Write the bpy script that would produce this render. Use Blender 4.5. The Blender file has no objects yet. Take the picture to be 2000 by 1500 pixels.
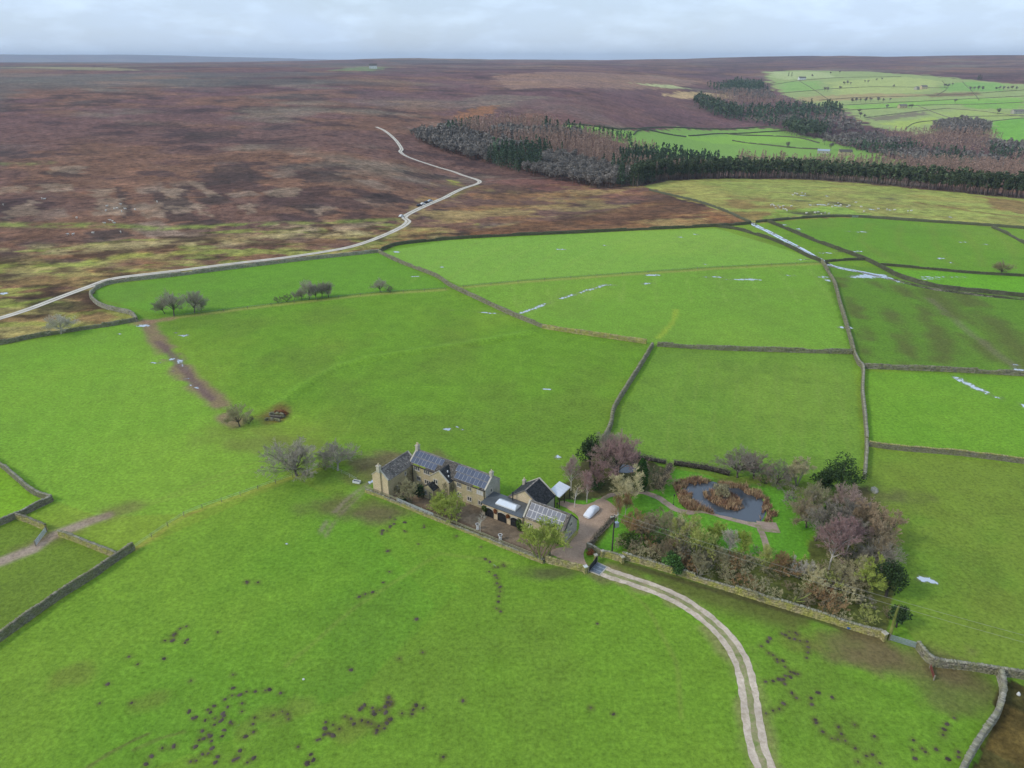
import bpy, math, random
import numpy as np

# ------------------------------------------------------------------ camera, sky, sun, exposure
scene = bpy.context.scene
COL = scene.collection
FOC = 1386.0                       # focal length in pixels of a 2000 pixel wide frame
PITCH = math.atan(632.0 / FOC)
CAM_H = 90.0
cam_data = bpy.data.cameras.new('camera')
cam = bpy.data.objects.new('camera', cam_data)
COL.objects.link(cam)
cam_data.sensor_width = 36.0
cam_data.lens = 36.0 * FOC / 2000.0
cam_data.clip_start = 0.5
cam_data.clip_end = 60000.0
cam.location = (0, 0, CAM_H)
cam.rotation_euler = (math.pi / 2 - PITCH, 0, 0)
scene.camera = cam

SUN_ELEV, SUN_AZ = math.radians(38), math.radians(-110)      # azimuth clockwise from +Y
world = bpy.data.worlds.new('World')
scene.world = world
world.use_nodes = True
wn, wl = world.node_tree.nodes, world.node_tree.links
wn.clear()
w_out = wn.new('ShaderNodeOutputWorld')
w_bg = wn.new('ShaderNodeBackground')
w_sky = wn.new('ShaderNodeTexSky')
w_sky.sky_type = 'NISHITA'
w_sky.sun_disc = False
w_sky.sun_elevation = SUN_ELEV
w_sky.sun_rotation = SUN_AZ
w_sky.altitude = 300
w_sky.air_density = 1.0
w_sky.dust_density = 1.2
w_sky.ozone_density = 1.0
w_bg.inputs['Strength'].default_value = 0.10
SKY_CLOUD = (5.7, 7.1, 9.1, 1)       # radiance of the thin cloud layer, same units as the sky
w_tc = wn.new('ShaderNodeTexCoord')
w_n1 = wn.new('ShaderNodeTexNoise'); w_n1.inputs['Scale'].default_value = 3.2
w_n1.inputs['Detail'].default_value = 9; w_n1.inputs['Roughness'].default_value = 0.58
w_n1.inputs['Distortion'].default_value = 0.5
w_map = wn.new('ShaderNodeVectorMath'); w_map.operation = 'MULTIPLY'; w_map.inputs[1].default_value = (1.0, 1.0, 3.2)
wl.new(w_tc.outputs['Generated'], w_map.inputs[0])
wl.new(w_map.outputs[0], w_n1.inputs['Vector'])
w_r1 = wn.new('ShaderNodeMapRange'); w_r1.inputs[1].default_value = 0.36; w_r1.inputs[2].default_value = 0.66
w_r1.inputs[3].default_value = 0.62; w_r1.inputs[4].default_value = 0.88
wl.new(w_n1.outputs['Fac'], w_r1.inputs[0])
w_n2 = wn.new('ShaderNodeTexNoise'); w_n2.inputs['Scale'].default_value = 11.0
w_n2.inputs['Detail'].default_value = 7; w_n2.inputs['Roughness'].default_value = 0.55
wl.new(w_map.outputs[0], w_n2.inputs['Vector'])
w_r2 = wn.new('ShaderNodeMapRange'); w_r2.inputs[1].default_value = 0.48; w_r2.inputs[2].default_value = 0.70
w_r2.inputs[3].default_value = 0.98; w_r2.inputs[4].default_value = 1.2
wl.new(w_n2.outputs['Fac'], w_r2.inputs[0])
w_cc = wn.new('ShaderNodeMix'); w_cc.data_type = 'RGBA'; w_cc.blend_type = 'MULTIPLY'; w_cc.inputs[0].default_value = 1.0
w_cc.inputs[6].default_value = SKY_CLOUD
wl.new(w_r2.outputs[0], w_cc.inputs[7])
w_mix = wn.new('ShaderNodeMix'); w_mix.data_type = 'RGBA'
wl.new(w_r1.outputs[0], w_mix.inputs[0])
wl.new(w_sky.outputs[0], w_mix.inputs[6])
wl.new(w_cc.outputs[2], w_mix.inputs[7])
wl.new(w_mix.outputs[2], w_bg.inputs['Color'])
wl.new(w_bg.outputs[0], w_out.inputs['Surface'])

sun_data = bpy.data.lights.new('sun', 'SUN')
sun_data.energy = 1.5
sun_data.angle = math.radians(10)
sun_data.color = (1.0, 0.95, 0.87)
sun = bpy.data.objects.new('sun', sun_data)
COL.objects.link(sun)
sx, sy, sz = math.sin(SUN_AZ) * math.cos(SUN_ELEV), math.cos(SUN_AZ) * math.cos(SUN_ELEV), math.sin(SUN_ELEV)
from mathutils import Vector, Matrix
sun.rotation_euler = Vector((sx, sy, sz)).to_track_quat('Z', 'Y').to_euler()
sun.location = (0, 0, 300)

vs = scene.view_settings
vs.view_transform = 'Standard'; vs.look = 'None'; vs.gamma = 1.0; vs.exposure = 0.3
vs.use_curve_mapping = False
scene.render.engine = 'CYCLES'
scene.cycles.use_denoising = True
scene.cycles.max_bounces = 6
scene.cycles.diffuse_bounces = 3
scene.cycles.glossy_bounces = 3
scene.cycles.transparent_max_bounces = 8
scene.cycles.volume_bounces = 0

# ------------------------------------------------------------------ numeric helpers
def smooth(a, b, x):
    t = np.clip((np.asarray(x, float) - a) / (b - a), 0, 1)
    return t * t * (3 - 2 * t)

def hash2(ix, iy, seed):
    h = (ix.astype(np.int64) * 374761393 + iy.astype(np.int64) * 668265263 + seed * 974711) & 0xFFFFFFFF
    h = ((h ^ (h >> 13)) * 1274126177) & 0xFFFFFFFF
    return ((h ^ (h >> 16)) & 0xFFFFFF) / float(0xFFFFFF)

def vnoise(x, y, seed=0):
    x = np.asarray(x, float); y = np.asarray(y, float)
    ix, iy = np.floor(x), np.floor(y)
    fx, fy = x - ix, y - iy
    fx = fx * fx * (3 - 2 * fx); fy = fy * fy * (3 - 2 * fy)
    a = hash2(ix, iy, seed); b = hash2(ix + 1, iy, seed)
    c = hash2(ix, iy + 1, seed); d = hash2(ix + 1, iy + 1, seed)
    return (a * (1 - fx) + b * fx) * (1 - fy) + (c * (1 - fx) + d * fx) * fy

def fbm(x, y, scale, seed=0, octv=4, rough=0.5):
    s = np.zeros(np.shape(x)); amp, tot = 1.0, 0.0
    for k in range(octv):
        s = s + amp * vnoise(np.asarray(x) / scale + 17.3 * k, np.asarray(y) / scale - 9.1 * k, seed + 31 * k)
        tot += amp; amp *= rough; scale *= 0.5
    return s / tot

# ------------------------------------------------------------------ the lie of the land
R_L = [0, 400, 600, 900, 1300, 1800, 2600, 3800, 5200, 7000, 9000, 24000]
Z_L = [0, 0, 5, 18, 38, 54, 66, 74, 76, 68, 50, 45]
R_M = [0, 420, 560, 700, 900, 1200, 1600, 2200, 3200, 5000, 7000, 9000, 24000]
Z_M = [0, 0, -8, -10, 6, 26, 42, 58, 70, 82, 93, 88, 80]
R_R = [0, 480, 620, 780, 900, 1150, 1400, 3000, 4500, 6000, 7500, 16000]
Z_R = [0, 0, -6, -16, -18, -40, -28, 44, 82, 104, 92, 90]

def Z(x, y):
    x = np.asarray(x, float); y = np.asarray(y, float)
    r = np.hypot(x, y)
    a = np.degrees(np.arctan2(x, np.maximum(y, 1e-3)))
    zl, zm, zr = np.interp(r, R_L, Z_L), np.interp(r, R_M, Z_M), np.interp(r, R_R, Z_R)
    wm = smooth(-14, -3, a) ; wr = smooth(2, 18, a)
    z = zl * (1 - wm) + zm * wm
    z = z * (1 - wr) + zr * wr
    far = smooth(400, 900, r)
    z = z + far * (fbm(x, y, 420, 5, 3) - 0.5) * 9 * (0.5 + smooth(900, 3000, r))
    # knoll under the white house on the skyline, and the long blue ridge far off
    z = z + 24 * np.exp(-((x + 900) / 800) ** 2 - ((y - 5600) / 700) ** 2)
    z = z + 150 * smooth(-1500, -9500, x) * smooth(16000, 19000, r) * (0.8 + 0.3 * vnoise(x / 4000, y / 4000, 3))
    z = z + 16 * smooth(900, 2000, x) * np.exp(-((r - 6000) / 900) ** 2) * (0.6 + 0.6 * vnoise(x / 1300, y / 1300, 8))
    z = z + 30 * smooth(7500, 9000, r) * (vnoise(x / 1900, y / 1900, 61) - .35) + 9 * np.exp(-((r - 6200) / 500) ** 2) * (vnoise(x / 420, y / 420, 71) - .4)
    # soft swells in the near fields, none round the farm
    yard = smooth(70, 150, np.hypot(x - 15, y - 125))
    z = z + 0.9 * yard * (fbm(x, y, 95, 2, 2) - 0.5)
    # bank that curves through the middle field
    return z + bank(x, y)

BANK = None
def polydist(x, y, pts):
    """distance to a polyline, signed side, and length along it"""
    best = np.full(np.shape(x), 1e9); side = np.zeros(np.shape(x)); along = np.zeros(np.shape(x))
    acc = 0.0
    for (ax, ay), (bx, by) in zip(pts[:-1], pts[1:]):
        dx, dy = bx - ax, by - ay
        L2 = dx * dx + dy * dy + 1e-9
        t = np.clip(((x - ax) * dx + (y - ay) * dy) / L2, 0, 1)
        ex, ey = x - ax - t * dx, y - ay - t * dy
        d = np.hypot(ex, ey)
        m = d < best
        best = np.where(m, d, best)
        side = np.where(m, np.sign(dx * ey - dy * ex), side)
        along = np.where(m, acc + t * math.sqrt(L2), along)
        acc += math.sqrt(L2)
    return best, side, along

def bank(x, y):
    if BANK is None:
        return 0.0
    d, s, _ = polydist(x, y, BANK)
    return 0.75 * np.exp(-(d / 2.2) ** 2)

cf, sf = math.cos(PITCH), math.sin(PITCH)
def ray(px, py):
    u, v = (np.asarray(px, float) - 1000) / FOC, (750 - np.asarray(py, float)) / FOC
    return np.stack([u, cf + v * sf, -sf + v * cf], -1)

def at(px, py, z=None):
    """the point of the terrain (or of the level z) seen at a place in the photograph"""
    d = ray(px, py)
    if z is not None:
        t = (z - CAM_H) / d[..., 2]
        return np.array([0, 0, CAM_H]) + d * t
    ts = TS
    for _ in range(3):
        p = d[None, :] * ts[:, None]
        hit = CAM_H + p[:, 2] <= Z(p[:, 0], p[:, 1])
        k = int(np.argmax(hit)) if hit.any() else len(ts) - 1
        ts = np.linspace(ts[max(k - 1, 0)], ts[k], 24)
    p = d * ts[-1]
    return np.array([p[0], p[1], float(Z(p[0], p[1]))])

TS = np.geomspace(60, 15500, 420)
def atl(pts):
    return [tuple(at(a, b)[:2]) for a, b in pts]

def top_height(base, px, py):
    """height above base of a point seen at (px,py) straight over base"""
    d = ray(px, py)
    t = base[1] / d[1]
    return CAM_H + d[2] * t - base[2]

BANK = atl([(1040, 649), (980, 660), (900, 674), (800, 688), (720, 700), (660, 717), (610, 743), (570, 770), (548, 793)])

# ------------------------------------------------------------------ materials
def nodes_of(m):
    m.use_nodes = True
    nt = m.node_tree
    nt.nodes.clear()
    out = nt.nodes.new('ShaderNodeOutputMaterial')
    b = nt.nodes.new('ShaderNodeBsdfPrincipled')
    nt.links.new(b.outputs[0], out.inputs['Surface'])
    return nt, nt.nodes, nt.links, b, out

def mathn(N, L, op, a, b=None, clamp=False):
    n = N.new('ShaderNodeMath'); n.operation = op; n.use_clamp = clamp
    for i, v in enumerate((a, b)):
        if v is None: continue
        if isinstance(v, (int, float)): n.inputs[i].default_value = v
        else: L.new(v, n.inputs[i])
    return n.outputs[0]

def noise(N, L, vec, scale, detail=3, rough=0.55, dist=0.0):
    n = N.new('ShaderNodeTexNoise')
    n.inputs['Scale'].default_value = scale; n.inputs['Detail'].default_value = detail
    n.inputs['Roughness'].default_value = rough; n.inputs['Distortion'].default_value = dist
    if vec is not None: L.new(vec, n.inputs['Vector'])
    return n.outputs['Fac']

def remap(N, L, v, a, b, c, d):
    n = N.new('ShaderNodeMapRange')
    n.inputs[1].default_value, n.inputs[2].default_value = a, b
    n.inputs[3].default_value, n.inputs[4].default_value = c, d
    L.new(v, n.inputs[0])
    return n.outputs[0]

def mixc(N, L, fac, a, b, mode='MIX'):
    n = N.new('ShaderNodeMix'); n.data_type = 'RGBA'; n.blend_type = mode
    for i, v in ((0, fac), (6, a), (7, b)):
        if isinstance(v, (int, float)): n.inputs[i].default_value = v if i == 0 else (v, v, v, 1)
        elif isinstance(v, tuple): n.inputs[i].default_value = (v[0], v[1], v[2], 1)
        else: L.new(v, n.inputs[i])
    return n.outputs[2]

def simple_mat(name, c1, c2=None, scale=2.0, rough=0.85, bump=0.0, island=0.0, metallic=0.0, spec=0.3, coords='Object', obj_rand=0.0):
    m = bpy.data.materials.new(name)
    nt, N, L, b, out = nodes_of(m)
    tc = N.new('ShaderNodeTexCoord')
    vec = tc.outputs[coords]
    f = noise(N, L, vec, scale, 4, 0.6)
    col = mixc(N, L, remap(N, L, f, 0.3, 0.7, 0, 1), c1, c2 or tuple(0.7 * v for v in c1))
    if island:
        g = N.new('ShaderNodeNewGeometry')
        k = remap(N, L, g.outputs['Random Per Island'], 0, 1, 1 - island, 1 + island)
        col = mixc(N, L, 1.0, col, k, 'MULTIPLY')
    if obj_rand:
        o = N.new('ShaderNodeObjectInfo')
        k = remap(N, L, o.outputs['Random'], 0, 1, 1 - obj_rand, 1 + obj_rand)
        col = mixc(N, L, 1.0, col, k, 'MULTIPLY')
    L.new(col, b.inputs['Base Color'])
    b.inputs['Roughness'].default_value = rough
    b.inputs['Metallic'].default_value = metallic
    b.inputs['Specular IOR Level'].default_value = spec
    if bump:
        bn = N.new('ShaderNodeBump'); bn.inputs['Strength'].default_value = bump
        bn.inputs['Distance'].default_value = 0.1
        L.new(f, bn.inputs['Height']); L.new(bn.outputs[0], b.inputs['Normal'])
    return m

def stone_mat(name, c1, c2, moss, moss_amt, scale=3.0, island=0.35):
    m = bpy.data.materials.new(name)
    nt, N, L, b, out = nodes_of(m)
    tc = N.new('ShaderNodeTexCoord'); vec = tc.outputs['Object']
    f = noise(N, L, vec, scale, 5, 0.65)
    col = mixc(N, L, remap(N, L, f, 0.3, 0.7, 0, 1), c1, c2)
    g = N.new('ShaderNodeNewGeometry')
    col = mixc(N, L, 1.0, col, remap(N, L, g.outputs['Random Per Island'], 0, 1, 1 - island, 1 + island), 'MULTIPLY')
    f2 = noise(N, L, vec, 0.7, 5, 0.6)
    mk = mathn(N, L, 'MULTIPLY', remap(N, L, f2, 0.38, 0.62, 0, 1), moss_amt)
    col = mixc(N, L, mk, col, moss)
    L.new(col, b.inputs['Base Color'])
    b.inputs['Roughness'].default_value = 0.95
    b.inputs['Specular IOR Level'].default_value = 0.2
    return m

def ashlar_mat(name, c1, c2, stain, stain_amt):
    """coursed sandstone on walls: UV in metres"""
    m = bpy.data.materials.new(name)
    nt, N, L, b, out = nodes_of(m)
    uv = N.new('ShaderNodeUVMap'); uv.uv_map = 'UVMap'
    br = N.new('ShaderNodeTexBrick')
    br.inputs['Scale'].default_value = 1.0
    br.inputs['Brick Width'].default_value = 0.46; br.inputs['Row Height'].default_value = 0.2
    br.inputs['Mortar Size'].default_value = 0.016; br.inputs['Bias'].default_value = -0.1
    br.inputs['Color1'].default_value = (*c1, 1); br.inputs['Color2'].default_value = (*c2, 1)
    br.inputs['Mortar'].default_value = (c1[0] * 0.75, c1[1] * 0.72, c1[2] * 0.68, 1)
    L.new(uv.outputs[0], br.inputs['Vector'])
    f = noise(N, L, uv.outputs[0], 0.55, 5, 0.65)
    f3 = noise(N, L, uv.outputs[0], 5.0, 4, 0.6)
    col = mixc(N, L, 1.0, br.outputs['Color'], remap(N, L, f3, 0.25, 0.75, 0.7, 1.28), 'MULTIPLY')
    col = mixc(N, L, mathn(N, L, 'MULTIPLY', remap(N, L, f, 0.42, 0.66, 0, 1), stain_amt), col, stain)
    L.new(col, b.inputs['Base Color'])
    b.inputs['Roughness'].default_value = 0.92; b.inputs['Specular IOR Level'].default_value = 0.2
    bn = N.new('ShaderNodeBump'); bn.inputs['Strength'].default_value = 0.5; bn.inputs['Distance'].default_value = 0.03
    L.new(br.outputs['Fac'], bn.inputs['Height']); bn.invert = True
    L.new(bn.outputs[0], b.inputs['Normal'])
    return m

def twig_mat(name, c, var=0.3, tint=None):
    m = bpy.data.materials.new(name)
    nt, N, L, b, out = nodes_of(m)
    g = N.new('ShaderNodeNewGeometry'); tc = N.new('ShaderNodeTexCoord')
    f = noise(N, L, tc.outputs['Object'], 0.6, 2)
    col = mixc(N, L, remap(N, L, f, 0.35, 0.65, 0, 1), c, tint or tuple(0.75 * v for v in c))
    col = mixc(N, L, 1.0, col, remap(N, L, g.outputs['Random Per Island'], 0, 1, 1 - var, 1 + var), 'MULTIPLY')
    o = N.new('ShaderNodeObjectInfo')
    col = mixc(N, L, 1.0, col, remap(N, L, o.outputs['Random'], 0, 1, 0.82, 1.18), 'MULTIPLY')
    L.new(col, b.inputs['Base Color'])
    b.inputs['Roughness'].default_value = 0.9; b.inputs['Specular IOR Level'].default_value = 0.15
    return m

M = {}
M['wall_stone'] = stone_mat('dry_stone', (0.30, 0.27, 0.20), (0.16, 0.145, 0.11), (0.22, 0.23, 0.07), 0.5)
M['wall_mossy'] = stone_mat('mossy_stone', (0.44, 0.37, 0.20), (0.28, 0.24, 0.13), (0.36, 0.36, 0.06), 0.75)
M['wall_dark'] = stone_mat('dark_stone', (0.27, 0.25, 0.18), (0.15, 0.145, 0.10), (0.21, 0.22, 0.07), 0.55)
M['wall_far'] = stone_mat('far_stone', (0.13, 0.125, 0.085), (0.075, 0.078, 0.05), (0.10, 0.12, 0.045), 0.5, 1.0, 0.2)
M['wall_grey'] = stone_mat('grey_stone', (0.38, 0.35, 0.28), (0.23, 0.215, 0.17), (0.27, 0.27, 0.12), 0.5)
M['ashlar'] = ashlar_mat('sandstone', (0.56, 0.46, 0.29), (0.45, 0.37, 0.23), (0.34, 0.32, 0.15), 0.6)
M['ashlar_gable'] = ashlar_mat('warm_sandstone', (0.68, 0.54, 0.35), (0.60, 0.48, 0.31), (0.45, 0.36, 0.2), 0.35)
M['ashlar_grey'] = ashlar_mat('grey_sandstone', (0.50, 0.47, 0.40), (0.41, 0.39, 0.32), (0.27, 0.26, 0.2), 0.6)
M['slate'] = simple_mat('stone_slate', (0.15, 0.13, 0.108), (0.085, 0.078, 0.068), 1.2, 0.85, 0, 0.4)
M['slate_dark'] = simple_mat('dark_slate', (0.055, 0.056, 0.055), (0.03, 0.031, 0.032), 1.2, 0.8, 0, 0.45)
M['slate_pale'] = simple_mat('weathered_slate', (0.27, 0.235, 0.20), (0.15, 0.135, 0.118), 1.2, 0.85, 0, 0.4)
M['lead'] = simple_mat('lead_sheet', (0.10, 0.11, 0.115), (0.07, 0.078, 0.082), 0.8, 0.32, spec=0.6)
M['trim'] = simple_mat('pale_stone', (0.55, 0.50, 0.40), (0.42, 0.38, 0.30), 3.0, 0.9)
M['white_paint'] = simple_mat('white_paint', (0.72, 0.72, 0.70), (0.62, 0.62, 0.60), 4.0, 0.6)
M['glass'] = simple_mat('dark_glass', (0.016, 0.018, 0.02), (0.03, 0.032, 0.034), 1.0, 0.08, spec=0.5)
M['pale_blind'] = simple_mat('pale_blind', (0.62, 0.61, 0.58), (0.5, 0.5, 0.48), 6.0, 0.7)
M['black_metal'] = simple_mat('black_metal', (0.02, 0.02, 0.022), (0.035, 0.034, 0.033), 3.0, 0.5)
M['galv'] = simple_mat('galvanised_steel', (0.50, 0.55, 0.60), (0.38, 0.43, 0.48), 2.0, 0.4, metallic=0.55)
M['timber'] = simple_mat('weathered_timber', (0.27, 0.235, 0.17), (0.17, 0.15, 0.11), 2.0, 0.9, obj_rand=0.25)
M['timber_pale'] = simple_mat('pale_timber', (0.36, 0.34, 0.22), (0.24, 0.24, 0.13), 2.0, 0.9, obj_rand=0.2)
M['pole'] = simple_mat('creosoted_pole', (0.05, 0.042, 0.036), (0.08, 0.066, 0.055), 1.0, 0.8)
M['rust'] = simple_mat('rusty_paint', (0.22, 0.065, 0.045), (0.13, 0.05, 0.035), 3.0, 0.8)
M['panel'] = simple_mat('solar_cells', (0.055, 0.068, 0.105), (0.075, 0.088, 0.125), 0.6, 0.16, spec=0.8, obj_rand=0.12)
M['panel_frame'] = simple_mat('panel_frame', (0.30, 0.31, 0.33), (0.24, 0.25, 0.27), 2.0, 0.4, metallic=0.5)
M['poly_roof'] = simple_mat('white_glazing', (0.70, 0.73, 0.76), (0.62, 0.66, 0.70), 1.0, 0.25)
M['cover'] = simple_mat('car_cover_cloth', (0.80, 0.81, 0.84), (0.72, 0.73, 0.76), 1.4, 0.7, 0.4)
M['tyre'] = simple_mat('tyre_rubber', (0.018, 0.018, 0.018), None, 4.0, 0.9)
M['porcelain'] = simple_mat('white_stone_urn', (0.70, 0.69, 0.66), (0.58, 0.57, 0.53), 5.0, 0.7)
M['soil'] = simple_mat('molehill_soil', (0.060, 0.046, 0.036), (0.10, 0.078, 0.060), 3.0, 1.0, 0.6, obj_rand=0.3)
M['cable'] = simple_mat('pale_cable', (0.36, 0.34, 0.30), None, 1.0, 0.6)
M['ivy'] = twig_mat('ivy_leaves', (0.055, 0.10, 0.022), 0.5, (0.08, 0.12, 0.02))
M['evergreen'] = twig_mat('evergreen_leaves', (0.030, 0.058, 0.020), 0.5, (0.052, 0.085, 0.028))
M['cypress'] = twig_mat('cypress_leaves', (0.035, 0.095, 0.018), 0.5, (0.05, 0.115, 0.022))
M['laurel'] = twig_mat('laurel_leaves', (0.06, 0.125, 0.035), 0.5, (0.08, 0.16, 0.03))
M['bracken'] = twig_mat('bracken', (0.26, 0.10, 0.045), 0.4, (0.30, 0.14, 0.06))
M['reed'] = twig_mat('reeds', (0.30, 0.17, 0.10), 0.7, (0.47, 0.34, 0.19))
M['roof_moss'] = simple_mat('roof_moss', (0.22, 0.27, 0.03), (0.14, 0.17, 0.03), 4, 1.0)
M['creeper'] = twig_mat('rust_creeper', (0.22, 0.08, 0.03), 0.4)
BARK = {'grey': (0.115, 0.10, 0.082), 'dark': (0.06, 0.052, 0.042), 'birch': (0.60, 0.56, 0.50), 'moss': (0.22, 0.24, 0.06), 'pale': (0.36, 0.33, 0.28), 'olive': (0.16, 0.155, 0.085)}
for k, v in BARK.items(): M['bark_' + k] = twig_mat('bark_' + k, v, 0.15)
TWIG = {'grey': (0.165, 0.145, 0.112), 'dark': (0.11, 0.095, 0.068), 'olive': (0.20, 0.18, 0.10), 'pink': (0.235, 0.15, 0.135), 'rosy': (0.215, 0.155, 0.13),
        'yellow': (0.25, 0.26, 0.075), 'lime': (0.25, 0.29, 0.058), 'brown': (0.20, 0.158, 0.095), 'rust': (0.23, 0.145, 0.07), 'pale': (0.34, 0.31, 0.25), 'straw': (0.33, 0.29, 0.16), 'orange': (0.25, 0.185, 0.115), 'ash': (0.215, 0.19, 0.15)}
for k, v in TWIG.items(): M['twig_' + k] = twig_mat('twig_' + k, tuple(1.9 * c for c in v))

# ------------------------------------------------------------------ mesh building
def new_obj(name, data, parent=None):
    o = bpy.data.objects.new(name, data)
    COL.objects.link(o)
    if parent is not None: o.parent = parent
    return o

def tag(o, label, cat, group=None):
    o['label'] = label; o['category'] = cat
    if group: o['group'] = group
    return o

def empty(name, loc=(0, 0, 0), rz=0.0):
    o = new_obj(name, None)
    o.location = loc; o.rotation_euler = (0, 0, rz)
    o.empty_display_size = 0.5
    return o

def np_mesh(name, V, F, mats, uv=None, midx=None, smooth_shade=False):
    me = bpy.data.meshes.new(name)
    V = np.asarray(V, np.float32).reshape(-1, 3)
    if isinstance(F, np.ndarray):
        n, k = F.shape
        me.vertices.add(len(V)); me.vertices.foreach_set('co', V.ravel())
        me.loops.add(n * k); me.loops.foreach_set('vertex_index', F.ravel().astype(np.int32))
        me.polygons.add(n); me.polygons.foreach_set('loop_start', np.arange(0, n * k, k, dtype=np.int32))
        if midx is not None: me.polygons.foreach_set('material_index', np.asarray(midx, np.int32))
        me.update(calc_edges=True)
    else:
        me.from_pydata(V.tolist(), [], F); me.update()
        if midx is not None: me.polygons.foreach_set('material_index', np.asarray(midx, np.int32))
    for m in (mats if isinstance(mats, (list, tuple)) else [mats]):
        me.materials.append(M[m] if isinstance(m, str) else m)
    if uv is not None:
        l = me.uv_layers.new(name='UVMap')
        l.data.foreach_set('uv', np.asarray(uv, np.float32).ravel())
    if smooth_shade:
        me.polygons.foreach_set('use_smooth', np.ones(len(me.polygons), bool))
    return me

class MB:
    """collects boxes, tubes and faces for one mesh; faces may carry a UV in metres"""
    def __init__(s): s.V = []; s.F = []; s.UV = []
    def face(s, pts, uv=None):
        i = len(s.V); s.V += [tuple(p) for p in pts]
        s.F.append(tuple(range(i, i + len(pts))))
        if uv is None:
            p = [Vector(q) for q in pts]
            n = (p[1] - p[0]).cross(p[2] - p[0])
            if n.length < 1e-9: n = Vector((0, 0, 1))
            n.normalize()
            if abs(n.z) > 0.9: uv = [(q.x, q.y) for q in p]
            else:
                t = Vector((-n.y, n.x, 0)).normalized()
                uv = [(q.dot(t), q.z / max(0.3, math.sqrt(max(0.09, 1 - n.z * n.z)))) for q in p]
        s.UV += uv
    def box(s, x0, x1, y0, y1, z0, z1):
        s.hexa([(x0, y0, z0), (x1, y0, z0), (x1, y1, z0), (x0, y1, z0), (x0, y0, z1), (x1, y0, z1), (x1, y1, z1), (x0, y1, z1)])
    def hexa(s, p):
        for f in ((0, 3, 2, 1), (4, 5, 6, 7), (0, 1, 5, 4), (1, 2, 6, 5), (2, 3, 7, 6), (3, 0, 4, 7)):
            s.face([p[k] for k in f])
    def slab(s, quad, th):
        """a thin plate: quad in order, thickened along its normal"""
        q = [Vector(p) for p in quad]
        n = (q[1] - q[0]).cross(q[3] - q[0]).normalized() * th
        s.hexa([tuple(p) for p in q] + [tuple(p + n) for p in q])
    def bar(s, a, b, w, h=None):
        a, b = Vector(a), Vector(b); h = h or w
        d = (b - a).normalized()
        up = Vector((0, 0, 1)) if abs(d.z) < 0.95 else Vector((0, 1, 0))
        t = d.cross(up).normalized(); n = t.cross(d).normalized()
        c = [(-t * w / 2 - n * h / 2), (t * w / 2 - n * h / 2), (t * w / 2 + n * h / 2), (-t * w / 2 + n * h / 2)]
        s.hexa([tuple(a + c[0]), tuple(a + c[1]), tuple(b + c[1]), tuple(b + c[0]), tuple(a + c[3]), tuple(a + c[2]), tuple(b + c[2]), tuple(b + c[3])])
    def lathe(s, prof, n=12, c=(0, 0, 0)):
        for (r0, z0), (r1, z1) in zip(prof[:-1], prof[1:]):
            for k in range(n):
                a0, a1 = 2 * math.pi * k / n, 2 * math.pi * (k + 1) / n
                P = lambda r, z, a: (c[0] + r * math.cos(a), c[1] + r * math.sin(a), c[2] + z)
                if r0 < 1e-5: s.face([P(0, z0, 0), P(r1, z1, a0), P(r1, z1, a1)][::-1])
                elif r1 < 1e-5: s.face([P(r0, z0, a0), P(r0, z0, a1), P(0, z1, 0)])
                else: s.face([P(r0, z0, a0), P(r0, z0, a1), P(r1, z1, a1), P(r1, z1, a0)])
    def build(s, name, mat, parent=None, kind=None):
        me = np_mesh(name, s.V, s.F, mat, uv=s.UV)
        o = new_obj(name, me, parent)
        if kind: o['kind'] = kind
        return o

def tubes(P0, P1, R0, R1, n):
    """tapered prisms for many segments at once"""
    P0, P1 = np.asarray(P0, float).reshape(-1, 3), np.asarray(P1, float).reshape(-1, 3)
    R0, R1 = np.asarray(R0, float), np.asarray(R1, float)
    d = P1 - P0; L = np.linalg.norm(d, axis=1, keepdims=True); d = d / np.maximum(L, 1e-6)
    ref = np.where(np.abs(d[:, 2:3]) < 0.9, np.array([[0, 0, 1.0]]), np.array([[1.0, 0, 0]]))
    t = np.cross(d, ref); t /= np.maximum(np.linalg.norm(t, axis=1, keepdims=True), 1e-6)
    b = np.cross(d, t)
    V = np.zeros((len(P0), 2 * n, 3))
    for k in range(n):
        a = 2 * math.pi * k / n
        o = math.cos(a) * t + math.sin(a) * b
        V[:, k] = P0 + o * R0[:, None]; V[:, n + k] = P1 + o * R1[:, None]
    base = (np.arange(len(P0)) * 2 * n)[:, None, None]
    f = np.array([[k, (k + 1) % n, n + (k + 1) % n, n + k] for k in range(n)])[None]
    return V.reshape(-1, 3), (base + f).reshape(-1, 4)

def join(parts):
    Vs, Fs, o = [], [], 0
    for V, F in parts:
        Vs.append(V); Fs.append(F + o); o += len(V)
    return np.concatenate(Vs), np.concatenate(Fs)

# ------------------------------------------------------------------ the ground: one sheet with the colours of the land
def lin(r, g, b):
    return np.array([((v / 255) / 12.92 if v <= 10.3 else ((v / 255 + 0.055) / 1.055) ** 2.4) for v in (r, g, b)])

az_in = np.radians(np.linspace(-44, 44, 353))
az_out = np.radians(np.concatenate([np.linspace(48, 180, 34)[:-1], np.linspace(-180, -48, 34)]))
az = np.concatenate([np.sort(az_out[az_out < 0]), az_in, np.sort(az_out[az_out > 0])])
rad = np.concatenate([[0.5, 20, 40], np.geomspace(50, 480, 500), np.geomspace(480, 22000, 420)[1:]])
RR, AA = np.meshgrid(rad, az, indexing='ij')
GX, GY = RR * np.sin(AA), RR * np.cos(AA)
GZ = Z(GX, GY)

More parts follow.
